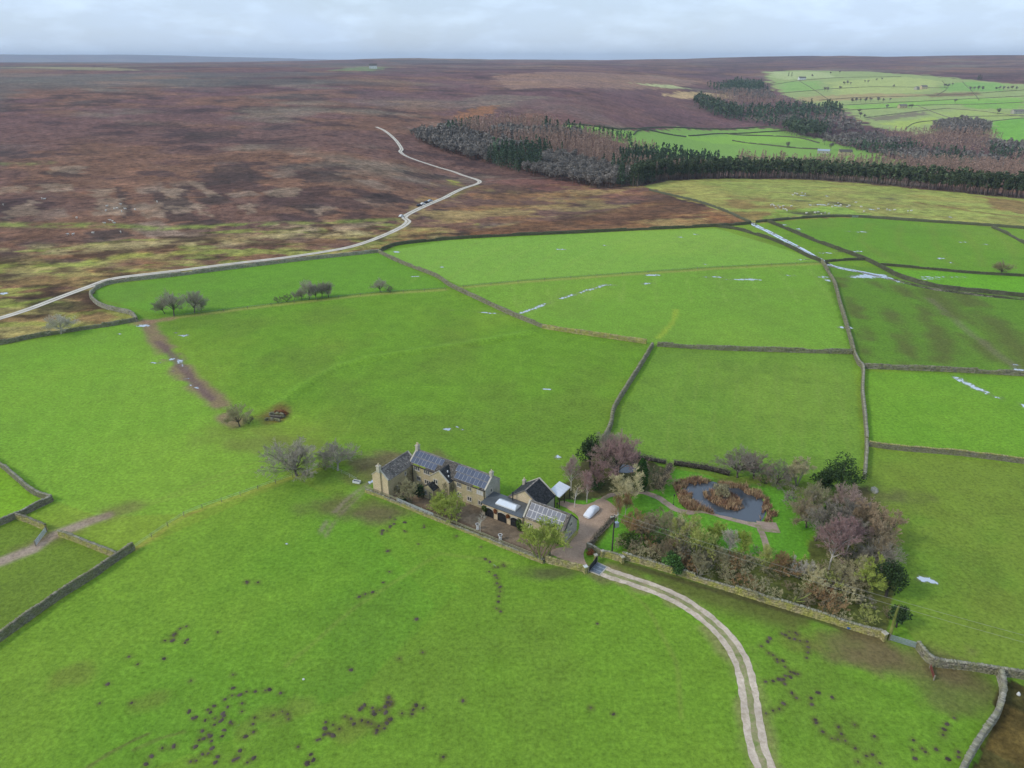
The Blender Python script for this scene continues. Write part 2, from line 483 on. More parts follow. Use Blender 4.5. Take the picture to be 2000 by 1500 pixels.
def in_poly(x, y, poly):
    ins = np.zeros(x.shape, bool)
    n = len(poly)
    for i in range(n):
        (x0, y0), (x1, y1) = poly[i], poly[(i + 1) % n]
        if y0 == y1: continue
        c = ((y0 > y) != (y1 > y)) & (x < (x1 - x0) * (y - y0) / (y1 - y0) + x0)
        ins ^= c
    return ins

gx, gy = GX.ravel(), GY.ravel()
gr = np.hypot(gx, gy)
wob = 0.006 * gr + 0.3
wx = gx + wob * (fbm(gx, gy, 9, 41, 3) - 0.5) * 4
wy = gy + wob * (fbm(gx, gy, 9, 57, 3) - 0.5) * 4
col = np.zeros((len(gx), 3)); heath = np.zeros(len(gx)); wet = np.zeros(len(gx))
n_s = fbm(gx, gy, 6, 1, 4); n_m = fbm(gx, gy, 34, 7, 4); n_l = fbm(gx, gy, 160, 11, 4); n_x = fbm(gx, gy, 900, 13, 4)

def paint(mask, c, amt=1.0):
    m = (mask * amt)[:, None]
    col[:] = col * (1 - m) + np.asarray(c) * m

def poly_px(pts, c, amt=1.0, hth=None, warped=True):
    p = atl(pts)
    k = in_poly(wx if warped else gx, wy if warped else gy, p)
    if callable(c): c = c(k)
    paint(k.astype(float), c, amt)
    if hth is not None: heath[k] = hth
    return k

def line_w(pts, width, c, amt=1.0, soft=0.7, breakup=0.0, seed=3, bs=6.0):
    pts = list(pts)
    xs, ys = [p[0] for p in pts], [p[1] for p in pts]; mg = width * 3 + 4
    box = (gx > min(xs) - mg) & (gx < max(xs) + mg) & (gy > min(ys) - mg) & (gy < max(ys) + mg)
    m = np.zeros(len(gx))
    d, _, _ = polydist(gx[box] + (n_s[box] - .5) * width * .8, gy[box] + (n_m[box] - .5) * width * .8, pts)
    v = 1 - smooth(width * 0.5 * (1 - soft), width * 0.5 * (1 + soft), d)
    if breakup: v = v * smooth(breakup - 0.12, breakup + 0.12, fbm(gx[box], gy[box], bs, seed, 3))
    m[box] = v
    if c is not None: paint(m, c, amt)
    return m

def line_px(pts, width, c, **k): return line_w(atl(pts), width, c, **k)

def spot_px(px, py, rx, ry, c, amt=1.0, seed=0):
    x, y, _ = at(px, py)
    d = np.hypot((gx - x) / rx, (gy - y) / ry) + (n_s - .5) * 1.5 + (n_m - .5) * .8
    m = 1 - smooth(0.3, 1.15, d)
    paint(m, c, amt)
    return m

G_BASE, G_BRIGHT, G_YEL, G_DARK, G_OLIVE = lin(104, 145, 44), lin(110, 158, 46), lin(132, 156, 56), lin(80, 114, 42), lin(110, 124, 58)
MUD, MUD_D, STRAW = lin(116, 98, 82), lin(86, 72, 60), lin(158, 150, 96)

def grass(seed, base=G_BASE, dark=0.32, yel=0.75):
    a = fbm(gx, gy, 95, seed, 5, .6)[:, None]; b = fbm(gx, gy, 24, seed + 5, 5)[:, None]; c = fbm(gx, gy, 2.5, seed + 9, 3)[:, None]
    g = base * (1 - smooth(.4, .7, a) * yel) + G_YEL * smooth(.4, .7, a) * yel
    g = g * (1 - smooth(.5, .75, b) * dark) + G_OLIVE * 0.75 * smooth(.5, .75, b) * dark
    return g * (0.86 + 0.28 * c)
col[:] = grass(100)

# --- open moor beyond the field walls
MOOR_EDGE = [(-700, 742), (0, 672), (60, 660), (150, 645), (265, 627), (255, 612), (205, 601), (178, 580), (190, 563), (230, 550), (330, 540), (450, 525), (600, 507), (740, 492),
             (780, 477), (880, 467), (1000, 460), (1180, 452), (1350, 444), (1470, 436), (1550, 428), (1680, 424), (1800, 432), (1920, 440), (2000, 446), (2600, 500)]
edge_w = atl(MOOR_EDGE)
moor = in_poly(gx, gy, edge_w + [(30000, edge_w[-1][1]), (30000, 40000), (-30000, 40000), (-30000, edge_w[0][1])])
BROWN, RUSTM, PURPLE, DARKM, OCHRE, PALEM = lin(118, 88, 74), lin(140, 102, 76), lin(118, 86, 84), lin(78, 60, 58), lin(140, 122, 84), lin(152, 138, 116)
# patches are drawn out across the slope
stx, sty = gx * 0.75 + gy * 0.12, gy * 0.9
m1 = fbm(stx, sty, 120, 201, 5, 0.6); m2 = fbm(stx, sty, 46, 203, 4, 0.6); m3 = fbm(stx, sty, 300, 207, 5, 0.55); m4 = fbm(gx, gy, 14, 211, 3); m5 = fbm(stx, sty, 700, 219, 5, .6)
farm = smooth(450, 1500, gr)[:, None]
mc = BROWN * (1 - farm) + PURPLE * farm
def mixin(mask, c, k):
    global mc
    m = (mask * k)[:, None]; mc = mc * (1 - m) + c * m
mixin(smooth(.52, .60, m1), RUSTM, .6)
mixin(smooth(.57, .63, m2), DARKM, .7)
mixin(smooth(.56, .63, m3), DARKM, .5)
mixin(smooth(.60, .72, fbm(stx, sty, 170, 231, 5, .6)), PALEM * .85, .55)
mixin(smooth(.56, .68, m5) * farm[:, 0], PALEM, .45)
mixin(smooth(.6, .7, fbm(stx, sty, 260, 233, 4)) * farm[:, 0], lin(150, 112, 84), .5)
mc *= (0.62 + 0.40 * m4)[:, None]
# burnt heather strips: rectangular patches in rows
bx = gx * 0.80 + gy * 0.60 + (m3 - .5) * 60; by = -gx * 0.60 + gy * 0.80 + (m5 - .5) * 80
cellx = np.floor(bx / 24 + 2 * hash2(np.floor(by / 70), by * 0, 5)); celly = np.floor(by / 70)
cut = hash2(cellx, celly, 77)
ux, uy = bx / 24 + 2 * hash2(np.floor(by / 70), by * 0, 5) - cellx, by / 70 - celly
e0 = .1 + .25 * hash2(cellx, celly, 78); e1 = .9 - .35 * hash2(cellx, celly, 79)
inside = smooth(.04, .14, ux) * smooth(.96, .86, ux) * smooth(e0, e0 + .05, uy) * smooth(e1, e1 - .05, uy)
zone = smooth(385, 440, gr) * smooth(760, 560, gr) * smooth(-70, -120, gx) * smooth(.34, .5, n_l)
mixin(inside * (cut > .74) * zone, lin(136, 116, 98), .75)
mixin(inside * (cut < .22) * zone, lin(70, 58, 52), .8)
mixin(smooth(.5, .62, fbm(stx, sty, 240, 251, 5, .6)) * smooth(700, 1000, gr) * smooth(-100, -500, gx), lin(92, 90, 84), .6)
col[moor] = mc[moor]; heath[moor] = 1.0
def moor_px(quads, c, amt):
    for q_ in quads:
        k_ = in_poly(wx, wy, atl([(a / 2, b / 2) for a, b in q_])) & moor
        paint(k_.astype(float), c, amt)
moor_px([[(580, 745), (720, 730), (770, 860), (640, 870)], [(440, 730), (480, 735), (530, 850), (490, 850)], [(180, 665), (330, 655), (340, 690), (200, 690)], [(830, 650), (960, 640), (1060, 700), (860, 720)], [(1400, 760), (1520, 750), (1620, 790), (1450, 800)], [(0, 800), (20, 780), (60, 860), (0, 870)], [(1150, 680), (1300, 670), (1390, 700), (1200, 720)], [(1560, 672), (1700, 676), (1820, 700), (1620, 690)], [(1680, 815), (1760, 808), (1815, 825), (1700, 835)], [(700, 520), (900, 510), (960, 530), (760, 545)]], lin(70, 56, 50), .75)
moor_px([[(625, 735), (690, 738), (722, 770), (650, 775)], [(725, 715), (772, 715), (852, 765), (808, 770)], [(660, 805), (740, 805), (757, 835), (680, 840)], [(750, 800), (776, 797), (832, 845), (808, 850)], [(365, 780), (482, 770), (492, 840), (370, 845)], [(20, 820), (140, 780), (152, 840), (20, 855)], [(540, 800), (625, 792), (645, 850), (560, 858)], [(1200, 812), (1280, 800), (1330, 806), (1240, 840)], [(930, 800), (980, 790), (1012, 830), (960, 840)], [(200, 650), (320, 645), (330, 672), (215, 676)], [(0, 730), (90, 715), (100, 750), (0, 765)], [(340, 735), (430, 735), (420, 765), (350, 770)], [(1040, 740), (1150, 735), (1170, 765), (1060, 770)], [(150, 720), (260, 712), (270, 745), (160, 750)]], lin(142, 120, 98), .7)
# rough grass along the moor's foot
lowm = moor & (gr < 440) & (gx < -20)
gm = smooth(.42, .6, fbm(gx * .5, gy, 22, 301, 4, .6)) * lowm * smooth(440, 395, gr)
paint(gm, lin(158, 144, 84), .85)
paint(smooth(.52, .62, fbm(gx * .5, gy, 16, 305, 4, .6)) * lowm, lin(134, 98, 66), .65)
paint(smooth(.55, .62, fbm(gx * .5, gy, 12, 306, 4, .6)) * lowm, lin(140, 146, 66), .7)
paint(smooth(.52, .62, fbm(gx * .5, gy, 13, 309, 4, .6)) * lowm, lin(66, 50, 36), .75)
for pts, w, c, a in (([(0, 438), (150, 440), (300, 446), (420, 442), (560, 436), (700, 432), (780, 430)], 10, lin(126, 138, 62), .8),
                     ([(0, 480), (120, 490), (300, 478), (450, 472), (560, 458), (700, 456)], 16, lin(172, 154, 104), .75),
                     ([(0, 520), (130, 516), (260, 500), (420, 490)], 9, lin(142, 148, 62), .7),
                     ([(560, 440), (640, 452), (720, 440), (770, 436)], 16, lin(168, 142, 110), .7),
                     ([(0, 600), (60, 590), (110, 580)], 3, lin(140, 150, 60), .7), ([(0, 320), (40, 322), (90, 318)], 12, lin(120, 130, 70), .6),
                     ([(780, 432), (790, 440), (740, 470), (690, 492)], 9, lin(136, 140, 72), .75), ([(875, 385), (930, 362)], 8, lin(142, 140, 66), .6),
                     ([(880, 352), (900, 362), (870, 358)], 7, lin(160, 165, 60), .6),
                     ([(960, 445), (1060, 425), (1150, 420), (1230, 408), (1280, 398)], 9, lin(150, 132, 84), .6), ([(900, 420), (1000, 405), (1100, 400)], 12, lin(150, 130, 70), .5),
                     ([(940, 370), (1040, 380), (1120, 392)], 14, lin(152, 138, 78), .5)):
    line_px(pts, w, c, amt=a, soft=.9, breakup=.45, bs=9)
# red heather tongue, and red-brown slopes above the wood
k = poly_px([(930, 352), (1030, 348), (1120, 356), (1180, 372), (1240, 368), (1270, 392), (1180, 385), (1060, 372)], lin(134, 90, 76), .55)
k = poly_px([(850, 470), (1000, 458), (1180, 450), (1350, 442), (1460, 434), (1400, 410), (1300, 385), (1240, 400), (1130, 425), (980, 440)], lin(126, 86, 52), .65)
paint(smooth(.55, .68, fbm(gx * .5, gy, 30, 331, 4, .6)) * (moor & (gr < 620) & (gx > -60)), lin(74, 52, 40), .6)
tong = moor & (gr < 640) & (gx > -70) & ~in_poly(gx, gy, atl([(1262, 366), (1300, 353), (2700, 450), (2700, 520), (2000, 446), (1680, 424), (1470, 436), (1400, 408), (1330, 388)]))
tn = fbm(gx * .6, gy, 34, 335, 5, .65); tn2 = fbm(gx * .6, gy, 20, 337, 5, .65)
paint(smooth(.5, .6, tn) * tong, lin(160, 138, 84), .6); paint(smooth(.56, .64, tn2) * tong, lin(146, 106, 66), .6); paint(smooth(.44, .36, tn) * tong, lin(96, 72, 54), .55)
k = poly_px([(1000, 200), (1120, 188), (1260, 170), (1360, 190), (1450, 228), (1560, 250), (1300, 256), (1100, 244)], lin(110, 80, 78), .6)
k = poly_px([(960, 150), (1100, 140), (1300, 150), (1380, 160), (1330, 170), (1150, 172), (1000, 176)], lin(160, 128, 104), .5)
k = poly_px([(1290, 186), (1330, 178), (1420, 182), (1440, 192), (1330, 192)], lin(186, 158, 112), .85)
k = poly_px([(1230, 162), (1300, 165), (1350, 174), (1300, 172)], lin(178, 184, 126), .8)
k = poly_px([(880, 228), (930, 208), (975, 205), (960, 222), (900, 236)], lin(150, 104, 70), .8)
k = poly_px([(0, 132), (60, 130), (180, 131), (280, 138), (150, 137)], lin(164, 158, 110), .5)
k = poly_px([(640, 138), (700, 130), (760, 131), (730, 139)], lin(120, 138, 90), .7)
# pale rough pasture in front of the pine belt
k_rough = poly_px([(1262, 366), (1300, 353), (1420, 349), (1560, 350), (1700, 360), (1850, 374), (2000, 388), (2700, 450), (2700, 520), (2000, 446), (1920, 440), (1800, 432), (1680, 424), (1550, 428), (1470, 436), (1400, 408), (1330, 388)],
                  lin(152, 158, 78), .95, .7)
paint(k_rough * smooth(.5, .6, fbm(gx * .7, gy, 16, 343, 4, .65)), lin(138, 122, 72), .5)
paint(k_rough * smooth(.52, .68, m2), lin(160, 150, 80), .7)
paint(k_rough * smooth(.50, .62, fbm(gx, gy, 30, 341, 4)) * smooth(640, 560, gr) * smooth(330, 130, gx), lin(132, 100, 62), .75)
poly_px([(1925, 385), (2000, 392), (2400, 430), (2400, 445), (2000, 420), (1940, 405)], lin(138, 104, 70), .75)
poly_px([(1480, 432), (1560, 424), (1700, 420), (1640, 404), (1540, 408)], lin(118, 158, 56), .55)
line_px([(1790, 395), (1850, 404), (1920, 416), (2000, 424)], 7, lin(120, 88, 58), amt=.7, soft=.6, breakup=.42)
for a, b, w in ((1560, 392, 9), (1640, 398, 9), (1575, 418, 10), (1600, 415, 8), (1570, 382, 9), (1742, 388, 8)):
    spot_px(a, b, w, w * .8, lin(74, 66, 58), .8)
# far green shelf and the hillside opposite
HILL = [(1492, 140), (1560, 137), (1700, 140), (1850, 152), (2000, 165), (2700, 190), (2700, 330), (2000, 292), (1940, 270), (1900, 246), (1800, 262), (1700, 248), (1650, 214), (1570, 202), (1515, 176)]
k_hill = poly_px(HILL, lin(152, 164, 100), 1.0, 0.35)
for pts, c in (([(1500, 140), (1600, 140), (1640, 150), (1540, 156), (1505, 150)], lin(176, 184, 124)), ([(1620, 160), (1760, 150), (1850, 160), (1800, 180), (1640, 186)], lin(172, 180, 106)),
               ([(1560, 190), (1700, 182), (1800, 184), (1805, 188), (1680, 194), (1570, 200)], lin(170, 148, 102)), ([(1800, 184), (1900, 180), (1920, 186), (1810, 190)], lin(130, 104, 78)),
               ([(1650, 206), (1800, 196), (2000, 190), (2000, 200), (1830, 206), (1660, 214)], lin(136, 176, 78)), ([(1840, 166), (1900, 158), (1960, 164), (1950, 178), (1850, 178)], lin(128, 168, 84)),
               ([(1690, 230), (1790, 218), (1815, 224), (1720, 236)], lin(124, 112, 92)), ([(1720, 240), (1820, 228), (1840, 240), (1760, 252)], lin(166, 180, 88)),
               ([(1830, 218), (1930, 214), (2000, 226), (1960, 234), (1840, 230)], lin(160, 174, 96)), ([(1930, 236), (2000, 230), (2600, 240), (2600, 330), (2000, 292), (1950, 272)], lin(112, 168, 58)),
               ([(1520, 160), (1600, 158), (1600, 176), (1530, 180)], lin(136, 170, 88)), ([(1860, 200), (2000, 196), (2000, 214), (1900, 212)], lin(126, 170, 70))):
    poly_px(pts, c, .85)
k_shelf = poly_px([(1098, 243), (1200, 254), (1330, 250), (1480, 249), (1535, 255), (1605, 272), (1680, 291), (1775, 316), (1600, 330), (1400, 322), (1250, 292)], lin(124, 162, 76), 1.0, 0.0)
poly_px([(1300, 262), (1480, 256), (1580, 272), (1520, 278)], lin(136, 182, 70), .6)

# --- fields inside the walls: tone of each
def tone(pts, c, amt): return poly_px(pts, c, amt, warped=False)
tone([(-400, 760), (0, 676), (150, 648), (266, 630), (300, 660), (440, 815), (560, 880), (560, 930), (365, 1003), (200, 1010), (110, 980), (0, 905), (-400, 700)], lin(122, 170, 56), .5)
tone([(0, 1260), (185, 1130), (262, 1076), (575, 935), (700, 1000), (900, 1150), (700, 1350), (300, 1500), (-300, 1600), (-300, 1480)], lin(92, 146, 42), .35)
tone([(700, 1010), (1060, 1105), (1400, 1230), (1480, 1500), (1100, 1700), (500, 1700), (700, 1350), (850, 1180)], lin(112, 146, 48), .3)
tone([(178, 580), (190, 563), (330, 540), (600, 507), (740, 494), (880, 560), (740, 572), (540, 592), (340, 620)], lin(98, 156, 52), .35)
tone([(745, 492), (880, 469), (1180, 454), (1400, 446), (1604, 510), (1400, 522), (1100, 545), (905, 560)], lin(130, 174, 72), .65)
tone([(905, 562), (1100, 547), (1604, 514), (1664, 690), (1285, 674), (1060, 640)], lin(122, 166, 62), .5)
k_m = tone([(1285, 680), (1664, 692), (1686, 900), (1660, 930), (1420, 930), (1240, 895), (1195, 840)], lin(108, 146, 56), .6)
k_f = tone([(1604, 512), (1720, 524), (1860, 566), (2000, 580), (2600, 640), (2600, 760), (2000, 735), (1690, 720), (1664, 690)], lin(92, 130, 46), .7)
tone([(1690, 725), (2000, 738), (2600, 770), (2600, 960), (2000, 902), (1695, 868)], lin(104, 160, 46), .5)
k_r = tone([(1695, 876), (2000, 908), (2700, 990), (2700, 1420), (2000, 1322), (1800, 1268), (1735, 1180), (1690, 940)], lin(108, 140, 50), .7)
tone([(1500, 434), (1680, 426), (1920, 442), (2000, 450), (2600, 500), (2600, 600), (2000, 535), (1720, 515), (1640, 488)], lin(100, 146, 48), .5)
tone([(1720, 524), (1900, 534), (2000, 540), (2600, 580), (2600, 620), (2000, 576), (1860, 562)], lin(104, 176, 42), .5)
k_b = tone([(0, 1030), (45, 1012), (92, 1036), (230, 1090), (185, 1128), (0, 1250), (-300, 1480), (-300, 1030)], lin(92, 118, 44), .6)
tone([(0, 912), (60, 965), (100, 980), (40, 1006), (0, 1024), (-300, 1030), (-300, 800)], lin(124, 172, 40), .6)
mott = smooth(.45, .68, fbm(gx, gy, 10, 361, 4, .65))
paint(mott * k_m, lin(94, 122, 48), .35); paint(mott * k_r, lin(92, 112, 44), .5)
paint(smooth(.42, .62, fbm(gx, gy, 28, 363, 4, .6)) * k_r, lin(120, 136, 54), .45)
# broken darker stripes along the ridge and furrow on the right
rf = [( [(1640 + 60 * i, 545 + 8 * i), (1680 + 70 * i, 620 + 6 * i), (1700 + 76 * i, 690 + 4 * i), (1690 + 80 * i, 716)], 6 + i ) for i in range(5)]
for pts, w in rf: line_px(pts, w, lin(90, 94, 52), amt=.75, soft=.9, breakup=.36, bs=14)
line_px([(1818, 584), (1860, 622), (1910, 662), (1960, 700), (2000, 725)], 3.2, lin(116, 112, 88), amt=.5, soft=.8, breakup=.42)
# mown lines on the upper fields
for i in range(9):
    x0 = 800 + 75 * i
    line_px([(x0, 552 - 7 * i), (x0 + 60, 510 - 6 * i), (x0 + 140, 470 - 2 * i)], 1.8, lin(142, 166, 78), amt=.22, soft=.9)
for i in range(7):
    line_px([(1700 + 60 * i, 436 + 3 * i), (1680 + 75 * i, 470 + 4 * i), (1740 + 60 * i, 510 + 3 * i)], 4, lin(128, 132, 64), amt=.18, soft=.9)
# faint wheel and mowing lines across the near pastures
for i in range(10):
    line_px([(1000 + 70 * i, 650 + 4 * i - 90), (1010 + 68 * i, 600 - 2 * i), (1040 + 60 * i, 560 - 4 * i)], 1.0, lin(146, 172, 84), amt=.22, soft=.9)
for i in range(9):
    line_px([(600 + 75 * i, 860 - 8 * i), (640 + 72 * i, 780 - 6 * i), (720 + 60 * i, 720 - 4 * i)], .9, lin(124, 160, 62), amt=.2, soft=.9)
for i in range(8):
    line_px([(20 + 60 * i, 960 - 14 * i), (60 + 55 * i, 860 - 12 * i), (130 + 40 * i, 760 - 12 * i)], 1.0, lin(136, 176, 66), amt=.22, soft=.9)
for i in range(9):
    line_px([(1300 + 45 * i, 880 + 2 * i), (1310 + 42 * i, 800), (1330 + 37 * i, 710)], .9, lin(128, 150, 70), amt=.22, soft=.9)
for pts in ([(210, 1012), (330, 968), (450, 920), (540, 890), (640, 880)], [(205, 1016), (320, 978), (440, 935), (530, 905)], [(560, 1300), (700, 1180), (860, 1080), (1000, 1100)], [(1190, 1125), (1260, 1180), (1320, 1290), (1330, 1400)]):
    line_px(pts, .8, lin(128, 146, 66), amt=.4, soft=.8)
# bank and hedge-bank lines: longer pale grass
paint(np.exp(-(polydist(gx, gy, BANK)[0] / 1.3) ** 2), lin(122, 168, 56), .35)
line_px([(1285, 660), (1305, 640), (1318, 622), (1320, 605)], 1.8, lin(150, 170, 60), amt=.7)
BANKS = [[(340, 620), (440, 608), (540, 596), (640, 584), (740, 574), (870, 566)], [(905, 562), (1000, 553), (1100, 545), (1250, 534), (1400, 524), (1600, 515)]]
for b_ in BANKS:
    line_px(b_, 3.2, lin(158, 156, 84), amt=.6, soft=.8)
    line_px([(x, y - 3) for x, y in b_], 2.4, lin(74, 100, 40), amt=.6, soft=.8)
line_px([(262, 1073), (365, 1005), (450, 975), (520, 950), (575, 932), (625, 915)], 1.3, lin(150, 160, 70), amt=.7)
line_px([(262, 1075), (365, 1007), (450, 977)], .8, lin(140, 110, 66), amt=.5, breakup=.45)
# mud
line_px([(283, 624), (300, 650), (328, 690), (366, 730), (405, 768), (440, 808), (458, 828)], 6.0, lin(134, 112, 92), amt=.85, soft=.5, breakup=.33)
line_px([(310, 668), (338, 697), (374, 738), (412, 780)], 2.6, lin(110, 92, 88), amt=.8, soft=.6)
line_px([(270, 630), (330, 622)], 5, lin(150, 122, 100), amt=.7, breakup=.42)
line_px([(0, 1096), (60, 1074), (100, 1050), (135, 1036), (170, 1022), (205, 1010)], 3.0, lin(160, 146, 130), amt=.95, soft=.5)
line_px([(-60, 1110), (40, 1082), (110, 1046), (200, 1008), (250, 995)], 5.5, lin(112, 98, 70), amt=.6, soft=.9, breakup=.4)
spot_px(660, 990, 9, 7, lin(96, 84, 60), .7); spot_px(720, 1000, 9, 5, lin(104, 92, 68), .5); spot_px(745, 1010, 8, 4, lin(104, 88, 72), .55)
spot_px(790, 905, 14, 6, lin(104, 90, 68), .5); spot_px(760, 898, 12, 5, lin(108, 92, 74), .6); spot_px(700, 930, 9, 5, lin(100, 92, 62), .6)
line_px([(622, 1045), (650, 1005), (682, 972), (712, 950), (735, 935), (760, 915)], 1.0, lin(140, 128, 112), amt=.6, soft=.8, breakup=.4, bs=4)
line_px([(634, 1050), (662, 1008), (695, 976), (722, 952)], .9, lin(128, 118, 98), amt=.55, soft=.8, breakup=.42, bs=4)
spot_px(480, 850, 14, 9, lin(116, 128, 60), .5); spot_px(560, 870, 16, 5, lin(112, 120, 60), .45); spot_px(540, 812, 5, 6, lin(112, 84, 58), .8)
line_px([(1200, 1110), (1330, 1143), (1480, 1188), (1620, 1232), (1745, 1268), (1800, 1300), (1900, 1340)], 5.5, lin(92, 92, 50), amt=.75, soft=.8, breakup=.36)
line_px([(1215, 1098), (1330, 1132), (1600, 1212), (1720, 1250)], 1.6, lin(78, 76, 48), amt=.8, soft=.6)
spot_px(1690, 1270, 9, 5, lin(106, 94, 66), .7); spot_px(1760, 1290, 10, 5, lin(110, 96, 70), .7); spot_px(1880, 1335, 9, 5, lin(100, 92, 62), .6)
spot_px(1750, 970, 9, 7, lin(92, 88, 60), .7); spot_px(1090, 1118, 9, 3, lin(86, 78, 62), .7); spot_px(1170, 1120, 5, 3, lin(110, 98, 72), .6)
for a, b in ((1560, 1250), (1650, 1140), (520, 1400), (470, 1430), (580, 1380), (680, 1420), (300, 1370), (150, 1320)):
    spot_px(a, b, 4, 3, lin(118, 112, 60), .35)
line_px([(170, 1500), (215, 1470), (260, 1445), (290, 1432)], .6, lin(98, 84, 60), amt=.6); line_px([(260, 1465), (310, 1442), (360, 1428)], .5, lin(104, 96, 62), amt=.5)
line_px([(1174, 1113), (1195, 1122), (1240, 1137), (1285, 1153), (1330, 1174), (1380, 1208), (1420, 1247), (1447, 1292), (1461, 1345), (1469, 1400), (1478, 1450), (1494, 1500), (1520, 1560)], 4.4, lin(140, 132, 92), amt=.6, soft=.6, breakup=.42, bs=3)
# farm: terrace, yard, lawn, leaf litter
SOIL = lin(124, 104, 88)
poly_px([(716, 956), (735, 958), (765, 970), (806, 938), (850, 955), (905, 975), (950, 990), (1015, 1030), (1105, 1058), (1080, 1084), (1062, 1096), (1000, 1070), (930, 1042), (850, 1007), (770, 980)], SOIL, .95, .5)
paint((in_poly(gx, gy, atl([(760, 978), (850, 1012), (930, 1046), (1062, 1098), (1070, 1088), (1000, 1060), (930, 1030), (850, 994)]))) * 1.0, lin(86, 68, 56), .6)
LAWN = [(1100, 985), (1120, 960), (1200, 968), (1255, 955), (1262, 915), (1310, 912), (1420, 938), (1530, 952), (1580, 1000), (1590, 1090), (1500, 1100), (1400, 1068), (1300, 1056), (1235, 1075), (1160, 1080), (1150, 1060), (1200, 1000), (1170, 980)]
poly_px(LAWN, lin(90, 148, 42), .85)
LITTER = lin(86, 72, 48)
poly_px([(1215, 1080), (1290, 1062), (1400, 1075), (1500, 1102), (1590, 1092), (1600, 1010), (1640, 960), (1690, 945), (1730, 1020), (1745, 1120), (1748, 1200), (1725, 1243), (1600, 1207), (1430, 1155), (1330, 1124), (1222, 1092)], LITTER, .75, .6)
poly_px([(1095, 975), (1110, 940), (1125, 900), (1190, 870), (1240, 895), (1310, 912), (1300, 950), (1255, 962), (1180, 968)], lin(80, 64, 50), .85, .6)
poly_px([(1215, 1060), (1290, 1040), (1400, 1062), (1420, 1080), (1290, 1062)], lin(84, 84, 44), .6)
poly_px([(1300, 945), (1420, 925), (1540, 945), (1640, 955), (1560, 990), (1545, 960), (1420, 940)], lin(82, 88, 44), .5)
line_px([(1200, 1000), (1172, 1045), (1150, 1070)], 1.6, lin(80, 76, 40), amt=.8)
# heather corner outside the bottom right wall
poly_px([(1952, 1322), (2000, 1330), (2600, 1420), (2600, 1800), (1860, 1560), (1888, 1486), (1920, 1440), (1948, 1396), (1960, 1354)], lin(74, 64, 36), .95, 1.0)
paint(smooth(.5, .62, fbm(gx, gy, 5, 371, 4)) * in_poly(gx, gy, atl([(1952, 1322), (2000, 1330), (2600, 1420), (2600, 1800), (1860, 1560), (1888, 1486), (1920, 1440), (1948, 1396), (1960, 1354)])), lin(128, 98, 50), .35)
# fine streaking along every grass field
gm2 = (heath < .1)[:, None]
col[:] = np.where(gm2, col * np.array([1.07, .98, .95]), col)
col *= (0.93 + 0.14 * fbm(gx, gy, 2.4, 381, 2))[:, None]

def conv(lst, ox, oy, sc): return [(ox + a / sc, oy + b / sc) for a, b in lst]
MH_A = conv([(735, 75), (575, 330), (610, 315), (650, 305), (710, 250), (745, 190), (895, 455), (930, 640), (800, 675), (530, 738), (1155, 910), (1868, 950), (1905, 480), (1995, 985), (1045, 1225)], 500, 1050, 2.857)
MH_B = conv([(1280, 120), (1305, 135), (1330, 165), (1350, 165), (1385, 160), (1380, 150), (1300, 190), (1335, 210), (1345, 225), (1345, 255), (1362, 275), (1362, 300), (1355, 328), (1352, 358), (1342, 395), (1365, 412)], 500, 1050, 2.857)
MH_C = conv([(590, 950), (605, 935), (580, 958), (650, 950), (655, 970), (690, 963), (660, 985), (740, 890), (738, 897), (735, 920), (745, 935), (725, 975), (720, 945), (755, 915), (750, 930), (815, 980), (893, 935), (932, 952), (878, 960), (872, 985), (740, 1012), (750, 1014), (728, 1035), (715, 1065), (685, 1050), (675, 1075), (670, 1090), (625, 1030), (645, 1040), (590, 1020), (495, 1000), (530, 1012), (545, 1040), (465, 1068), (390, 1030), (385, 1065), (430, 1045), (410, 1095), (430, 1105), (400, 1092), (380, 1100), (340, 1130), (355, 1125), (235, 1168), (305, 1210), (320, 1240), (290, 1255), (285, 1262)], 500, 1050, 2.857)
MH_D = conv([(1375, 245), (1380, 252), (1440, 250), (1040, 495), (1005, 508), (978, 535), (970, 542), (970, 550), (968, 572), (960, 576), (920, 575), (1045, 570), (1032, 588), (1215, 527)], 0, 1050, 2.857)
MH_E = conv([(720, 665), (915, 675), (768, 707), (600, 818), (1065, 800), (1300, 765), (555, 925), (735, 922), (1300, 840), (1255, 903), (1295, 880), (1340, 877), (1375, 860), (1425, 858), (1480, 853), (1505, 848), (1565, 868), (1195, 940), (1160, 960), (1175, 975), (1270, 945), (1245, 980), (1250, 995), (1350, 970), (1350, 925), (1055, 970), (1090, 1005), (1075, 1008), (1145, 1020), (1195, 1045), (1200, 1010), (1235, 1020), (1285, 1030), (1295, 1040), (1420, 1005), (1412, 1040), (1525, 990), (1575, 970), (1605, 985), (1610, 1012), (1130, 1078), (1165, 1100), (1175, 1108), (1240, 1108), (1250, 1075), (1370, 1110), (1415, 1085), (1110, 1130), (1135, 1122), (1180, 1135), (1090, 1168), (1185, 1175), (1215, 1222), (1315, 1235), (1330, 1228), (1300, 1245), (1415, 1230), (1065, 1250), (1095, 1245), (1160, 1205), (1200, 1255), (1380, 1255), (970, 1165), (905, 1175), (845, 1220), (815, 1265), (1340, 1190), (1130, 1210)], 0, 1050, 2.857)
